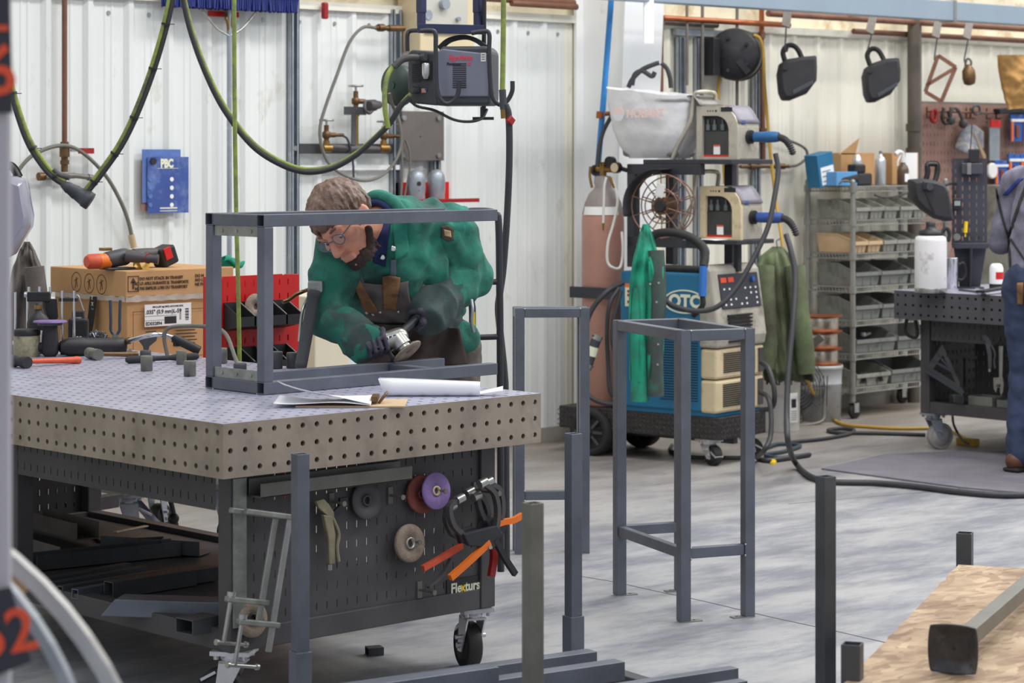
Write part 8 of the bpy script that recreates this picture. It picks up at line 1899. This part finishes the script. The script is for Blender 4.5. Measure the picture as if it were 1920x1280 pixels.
def cloth_part(q,vox,nm,mts,fo,soot=None):
    me=remesh(q,vox,3,nm,mts,fo)
    if soot is not None:
        for p in me.polygons:
            c=p.center; k=(c-soot[0]).length+.06*noise.noise(c*14)+.04*noise.noise(c*31)
            if k<soot[1]: p.material_index=1
    b_=bvh_of(me,M.Identity(4)); me.transform(RM[wk.name].inverted()); put(me,nm,wk); return b_
bv=cloth_part(q,.0075,'jacket',('jacket_green','sleeve_sooty'),folds(8.5,.034,3),(belly,.17))
for s_,e_,w_,rr in((shR,elR,wrR,(.084,.080,.060)),(shL,elL,wrL,(.094,.086,.066))):
    q=MB(); lmb(q,[s_,e_,w_],rr); ax_=(w_-e_).normalized(); q.capsule(w_-ax_*.02,w_+ax_*.012,rr[2]+.008,rr[2]+.010)
    bs_=cloth_part(q,.0065,'sleeve',('jacket_green','sleeve_sooty'),folds(7.5,.030,3+rr[0]*100),(w_,.15 if s_ is shL else .09))
    if s_ is shL: bvL=bs_
# trousers
q=MB(); lmb(q,[pel.lerp(belly,.45),pel],[.15,.165])
for h,s_ in((hipR,-1),(hipL,1)): L3=leg_pts(h,s_); L3[2]=V((L3[2].x,L3[2].y,.07)); lmb(q,L3,[.118,.088,.078])
pm=remesh(q,.009,3,'trousers',('pants',),folds(9,.014,8)); bvp=bvh_of(pm,M.Identity(4)); pm.transform(RM[wk.name].inverted()); put(pm,'trousers',wk)
q=MB()
for h,s_ in((hipR,-1),(hipL,1)):
    a_=leg_pts(h,s_)[2]; q=MB(RM[wk.name].inverted()); b_=a_+cam_xy(-.17,-.07,-.04); q.capsule(V((a_.x,a_.y,.05)),V((b_.x,b_.y,.045)),.05,.044); q.capsule(V((a_.x,a_.y,.05)),V((a_.x,a_.y,.14)),.05,.052); q.build('boot',['boot'],wk)
# collar, undershirt and front closing
drape(bv,quad([(702,402),(735,398),(722,500),(700,492)]),10,16,.004,8.05,.004,wk,'undershirt','navy')
na=((hc-hup*.07*1.17-hf*.03)-neckb).normalized(); n1=na.cross(V((0,0,1))).normalized(); n2=na.cross(n1)
for nm,mt,r_,h_,th_ in(('shirt_collar','navy',.073,.030,.013),('jacket_collar','jacket_green',.090,.008,.022)):
    q=MB(RM[wk.name].inverted()); q.tube([neckb+na*h_+n1*math.cos(t)*r_+n2*math.sin(t)*r_ for t in[2*PI*i/16 for i in range(16)]],th_,10,3,closed=True); q.build(nm,[mt],wk)
drape(bv,lambda u,v:(735+u*26+ (6*v),396+ (92-20*u)*v+u*6),8,12,.010,8.1,.005,wk,'collar_flap','jacket_green')
drape(bv,lambda u,v:(664+u*26,432+u*10+(62-14*u)*v+10*v*u),8,10,.010,8.0,.005,wk,'collar_flap','jacket_green')
for x,y in((737,466),(670,497),(717,482)):
    p=hit(bv,x,y,8.1); n_=(CAMP-p).normalized(); q=MB(RM[wk.name].inverted()); q.lathe([(.004,.014),(.0095,.016),(.0095,.02),(.004,.02)],p,p+n_,14); q.build('snap',['chrome'],wk)
# bib apron with suede patches
mat('apron_bib',(104,96,96),.8,0,.2,8,.15,45,dirt=((112,88,70),.2,9))
drape(bv,lambda u,v:(668+24*v*v+(98-6*v)*u,527+6*math.sin(PI*u)+(72)*v),22,20,.013,8.1,.006,wk,'bib','apron_bib')
drape(bv,lambda u,v:(652+ 13*u+ 22*v,474+4*u+62*v),5,14,.011,8.1,.003,wk,'strap','tape_dark')
drape(bv,lambda u,v:(732+11*u- 1*v,487+45*v),5,10,.011,8.1,.003,wk,'strap','tape_dark')
drape(bv,lambda u,v:(659+16*u+ (28+ 6*u)*v,528-2*u+58*v),8,14,.020,8.1,.005,wk,'suede_patch','leather',label='tan suede patch')
drape(bv,lambda u,v:(717+(34-10*v)*u+2*v,517+6*abs(u-.4)+62*v),8,14,.020,8.1,.005,wk,'suede_patch','leather',label='tan suede patch')
for x,y in((688,586),(713,585),(700,589),(747,584)):
    p=hit(bv,x,y,8.1); n_=(CAMP-p).normalized(); q=MB(RM[wk.name].inverted()); q.sphere(p+n_*.020,.006,10,6); q.build('rivet',['chrome'],wk)
mat('apron_skirt',(66,54,50),.6,0,.25,7,.2,35,dirt=((96,74,62),.25,8))
U_=BVHTree.FromPolygons([v.co for v in MB().v] or [V((0,0,0)),V((0,0,.001)),V((.001,0,0))],[(0,1,2)])
def both(x,y):
    d=(G(x,y,1.0)-CAMP).normalized(); b_=None
    for t_ in(bv,bvp):
        h=t_.ray_cast(CAMP,d)
        if h[0] is not None and (b_ is None or h[3]<b_[1]): b_=(h[0],h[3])
    return b_[0] if b_ else None
def skirt(u,v):
    x,y=690+(172+ 10*v)*u+6*v,606+(78)*v+10*u*(1-v); p=both(x,y); D_=8.12+.06*v-.10*math.sin(PI*u)*.6+.16*u
    p0=G(x,y,D_); 
    if p is not None:
        pd=depth(p)-.02; D_=min(pd,8.36); p0=G(x,y,D_)
    return p0+cam_xy(0,1,0)*(.012*math.sin(u*16+v*4))
q=MB(RM[wk.name].inverted()); q.sheet(skirt,30,16); so_=q.build('apron_skirt',['apron_skirt'],wk,solid=.005)
# arm patch
mat('patch_dark',(84,74,56),.7,0,.1,20)
drape([bv,bvL],lambda u,v:(826+26*u+ (4 if 0<v<1 else 0)*(0.5-u),425+ (5-10*abs(u-.5))*(-1)*(1-v)+20*v+u*5+ (5-10*abs(u-.5))*v),8,8,.006,8.2,.003,wk,'arm_patch','patch_dark')
drape([bv,bvL],lambda u,v:(832+13*u+1.5*v,430+12*v+u*3),5,5,.011,8.2,.002,wk,'patch_emblem','bin_tan')
drape(bv,lambda u,v:(734+9*u,377+24*v),4,8,.007,8.2,.002,wk,'back_strap','tape_dark')
# gloves and grinder
gA=P(706,640,7.93); gB=P(752,622,7.97); hL=P(778,598,8.08)
for nm,c_,ax_,w_,rg,th in(('glove',P(702,646,7.905),P(735,634,7.93)-P(690,650,7.90),wrR,.027,-1),('glove',P(784,594,8.09),P(770,606,8.03)-P(800,580,8.15),wrL,.017,1)):
    q=MB(); grip_hand(q,c_,ax_,w_,rg,th); q.capsule(w_+(w_-c_).normalized()*.05,w_,.040,.031); gm=remesh(q,.0034,2,nm,('glove',)); gm.transform(RM[wk.name].inverted()); put(gm,nm,wk)
gr=thing('angle_grinder','silver-headed angle grinder held in the worker gloves, its worn disc tilted','angle grinder',P(745,660,7.95))
hd=P(742,634,7.945); tl=P(684,652,7.88); dnrm=cam_xy(.62,-.30,-.72).normalized()
q=wl(gr); q.lathe([(.020,0),(.026,.01),(.027,.06),(.025,.09),(.030,.11)],tl,hd,18); q.build('body',['plasma_dark'],gr)
q=wl(gr); d_=(hd-tl).normalized(); q.capsule(hd-d_*.035,hd+d_*.012,.033,.034,20); q.cyl(hd,hd+dnrm*.04,.036,.034,n=22); q.cyl(hd+dnrm*.04,hd+dnrm*.05,.026,n=18); q.build('gear_head',['bare'],gr)
q=wl(gr)
for k in range(3):
    for j in range(2): c=hd-d_*(.005+.016*k)+(CAMP-hd).normalized()*.032+V((0,0,.008-.016*j)); q.bar(c-d_*.005,c+d_*.005,.010,.004,(CAMP-hd).normalized())
q.build('vent',['black'],gr)
q=wl(gr); c=hd+dnrm*.058; q.lathe([(.008,0),(.056,.002),(.058,.005),(.056,.009),(.03,.006),(.008,.006),(.008,0)],c,c+dnrm,32); q.build('disc',['grit'],gr)
q=wl(gr); n=18; vs=[]; a_=dnrm.cross(V((0,0,1))).normalized(); b_=dnrm.cross(a_)
for i in range(n+1):
    t=math.radians(20+i*10); r_=a_*math.cos(t)+b_*math.sin(t)
    for o,rr in((.036,.036),(.036,.060),(.062,.060)): vs.append(hd+dnrm*o+r_*rr)
q.add(vs,[(3*i+k,3*i+3+k,3*i+4+k,3*i+1+k) for i in range(n) for k in(0,1)],True); q.build('guard',['steel_dull'],gr,solid=.002)
q=wl(gr); q.lathe([(.012,0),(.015,.02),(.014,.10),(.018,.11)],hd+d_*.02+V((0,0,.012)),P(792,586,8.11),14); q.build('side_handle',['black'],gr)
q=MB(); q.tube([P(884,562,8.2),P(886,580,8.18),P(884,604,8.18),P(888,622,8.2)],.006,8,4); so_=solo(q,'hip_keys',['galv'],'small steel tool clipped at the worker hip','tool')
# hair, beard, glasses, eyes
hl=lambda d: (d.z>.34 and d.y<.93) or (d.y<.28 and d.z>-.30) or (d.y<-.25 and d.z>-.55)
q=hair_cap(HM,hl,700,5,.055,.0048); hm_=remesh(q,.0038,1,'hair',('hair',)); hm_.transform(RM[wk.name].inverted()); put(hm_,'hair',wk)
mat('beard',(58,42,36),.8,0,.3,60,.4,160)
q=MB(HM); q.sphere((0,.026,-.100),1,18,12,(.053,.048,.031)); q.sphere((0,.068,-.114),1,14,10,(.027,.020,.017)); rnd=random.Random(3)
for k in(-1,1): q.capsule((k*.060,.010,-.06),(k*.043,.040,-.10),.013,.015)
for i in range(120):
    a=rnd.uniform(-1.9,1.9); p=V((.05*math.sin(a),.03+.048*math.cos(a),-.098+rnd.uniform(-.016,.016))); q.capsule(p,p+V((math.sin(a)*.008,math.cos(a)*.008,-.012)),.005,.003,6)
b_=remesh(q,.004,1,'beard',('beard',)); b_.transform(RM[wk.name].inverted()); put(b_,'beard',wk)
for k in(-1,1):
    q=MB(RM[wk.name].inverted()@HM); q.sphere((k*.031,.073,-.006),1,12,8,(.0115,.0105,.0095)); e_=q.build('eye',['label_white'],wk); q=MB(RM[wk.name].inverted()@HM); q.sphere((k*.031,.080,-.010),.0055,10,6); q.build('iris',['ink'],e_)
mat('clear_lens',(225,230,235),.1,0,0,alpha=.12)
q=MB(RM[wk.name].inverted()@HM)
for k in(-1,1):
    q.tube([(k*.033+.022*math.cos(t),.098-.004*abs(math.cos(t)),-.008+.017*math.sin(t)) for t in[2*PI*i/14 for i in range(14)]],.0016,6,2,closed=True); q.tube([(k*.056,.094,-.002),(k*.072,.06,.0),(k*.082,.0,.002),(k*.082,-.03,-.012)],.0019,6,4)
q.tube([(-.012,.098,-.004),(0,.104,-.0),(.012,.098,-.004)],.0016,6,3); gl=q.build('spectacles',['tape_dark'],wk)
for k in(-1,1):
    q=MB(RM[wk.name].inverted()@HM); q.sheet(lambda u,v:V((k*.033+.021*(u*2-1),.0985,-.008+.016*(v*2-1)*math.sqrt(max(0,1-(u*2-1)**2)))),10,4); q.build('lens',['clear_lens'],gl)
for k in(-1,1):
    q=MB(RM[wk.name].inverted()@HM); q.tube([(k*.016,.087,.017),(k*.032,.086,.022),(k*.048,.074,.017)],.0042,6,4); q.build('eyebrow',['hair'],wk)
# ---------------------------------------------------------------- the second worker at the right edge
fwd=cam_xy(math.cos(math.radians(43)),math.sin(math.radians(43))); lf_=V((-fwd.y,fwd.x,0))   # faces the second table
c0=FZ(1951,889); c0.z=.0085
def B(f,l,z): return c0+fwd*f+lf_*l+V((0,0,z))
w2=thing('person','person in a grey shirt, jeans and suspenders seen from behind at the second table','person',c0)
pel2,bel2,ch2,up2,nk2=B(-.02,0,.97),B(.0,0,1.10),B(.03,0,1.28),B(.06,0,1.42),B(.11,0,1.52)
sL,sR=B(.08,.19,1.45),B(.08,-.19,1.45); eL,wL2=B(.06,.27,1.15),B(.30,.16,1.04); eR,wR2=B(.10,-.25,1.16),B(.36,-.14,1.06)
h2=B(.23,0,1.63); H2=M.Identity(4); f2=(fwd*.85+V((0,0,-.5))).normalized(); r2=f2.cross(V((0,0,1))).normalized(); u2_=r2.cross(f2)
for i in range(3): H2[i][0],H2[i][1],H2[i][2],H2[i][3]=r2[i],f2[i],u2_[i],h2[i]
q=MB(); head_parts(q,H2); q.capsule(h2-u2_*.07-f2*.02,nk2,.056,.062); lmb(q,[nk2,up2,ch2,bel2,pel2],[.065,.12,.125,.125,.13]); lmb(q,[up2,sL],[.09,.055]); lmb(q,[up2,sR],[.09,.055]); lmb(q,[sL,eL,wL2],[.052,.050,.034]); lmb(q,[sR,eR,wR2],[.052,.044,.031])
LG=[]
for s_ in(1,-1):
    hp_,kn,an=B(-.02,s_*.09,.93),B(.02,s_*.105,.50),B(-.03,s_*.11,.09); LG.append((hp_,kn,an)); lmb(q,[hp_,kn,an],[.09,.058,.042]); q.capsule(B(-.04,s_*.11,.04),B(.13,s_*.12,.035),.038,.034)
for w_,e_,s_ in((wL2,eL,1),(wR2,eR,-1)): grip_hand(q,w_+(w_-e_).normalized()*.085,lf_*1.0,w_,.012,s_)
me=remesh(q,.0055,3,'body',('skin',)); me.transform(RM[w2.name].inverted()); put(me,'body',w2)
q=MB(); lmb(q,[nk2+V((0,0,-.03)),up2,ch2,bel2,B(0,0,1.02)],[.078,.145,.158,.150,.152]); lmb(q,[up2,sL],[.12,.082]); lmb(q,[up2,sR],[.12,.082]); lmb(q,[sL,eL,eL.lerp(wL2,.04)],[.085,.070,.066]); lmb(q,[sR,eR,eR.lerp(wR2,.22)],[.085,.072,.062]); q.capsule(nk2+V((0,0,-.02)),nk2+V((0,0,.02)),.068,.066)
me=remesh(q,.009,3,'shirt',('shirt_grey',),folds(8,.016,5)); bs=bvh_of(me,M.Identity(4)); me.transform(RM[w2.name].inverted()); put(me,'shirt',w2)
q=MB(); lmb(q,[B(-.0,0,1.03),pel2],[.142,.150]); 
for hp_,kn,an in LG: lmb(q,[hp_,kn,V((an.x,an.y,.085))],[.110,.080,.068])
me=remesh(q,.009,3,'jeans',('denim',),folds(10,.012,2)); bj=bvh_of(me,M.Identity(4)); me.transform(RM[w2.name].inverted()); put(me,'jeans',w2)
for hp_,kn,an in LG:
    q=MB(RM[w2.name].inverted()); q.capsule(V((an.x,an.y,.062))-fwd*.03,V((an.x,an.y,.058))+fwd*.15,.05,.045); q.capsule(V((an.x,an.y,.062)),V((an.x,an.y,.15)),.05,.056); bt_=q.build('boot',['boot'],w2)
    q=MB(RM[w2.name].inverted()); q.strip([V((an.x,an.y,.0205))-fwd*.075,V((an.x,an.y,.0205))+fwd*.19],.095,.02,1); q.build('sole',['rubber'],bt_,bevel=.01)
for nm,fn in(('suspender',lambda u,v:(1888+5*u+ (34-34*v),346+8*u*0+ 100*v-0*u+ 18*(v-1)*v)),('suspender',lambda u,v:(1866+4*u+ 24*v**1.4, 352+96*v)),('suspender',lambda u,v:(1889+4*u-3*v*(1-v)+6*v,446+92*v)),('suspender',lambda u,v:(1891+4*u+34*v,446+50*v))):
    drape(bs,fn,3,22,.008,12,.003,w2,nm,'rubber')
drape(bs,lambda u,v:(1880+9*u-1*v+ 30*(1-v),334+ 32*v),5,12,.006,12,.003,w2,'harness_strap','blue_deep')
drape(bj,lambda u,v:(1908+10*u,530+40*v),5,8,.010,12,.010,w2,'belt_pouch','leather')
hl2=lambda d:(d.z>.3 and d.y<.9) or (d.y<.2 and d.z>-.4)
q=hair_cap(H2,hl2,260,9,.04); me=remesh(q,.006,1,'hair',('hair',)); me.transform(RM[w2.name].inverted()); put(me,'hair',w2)
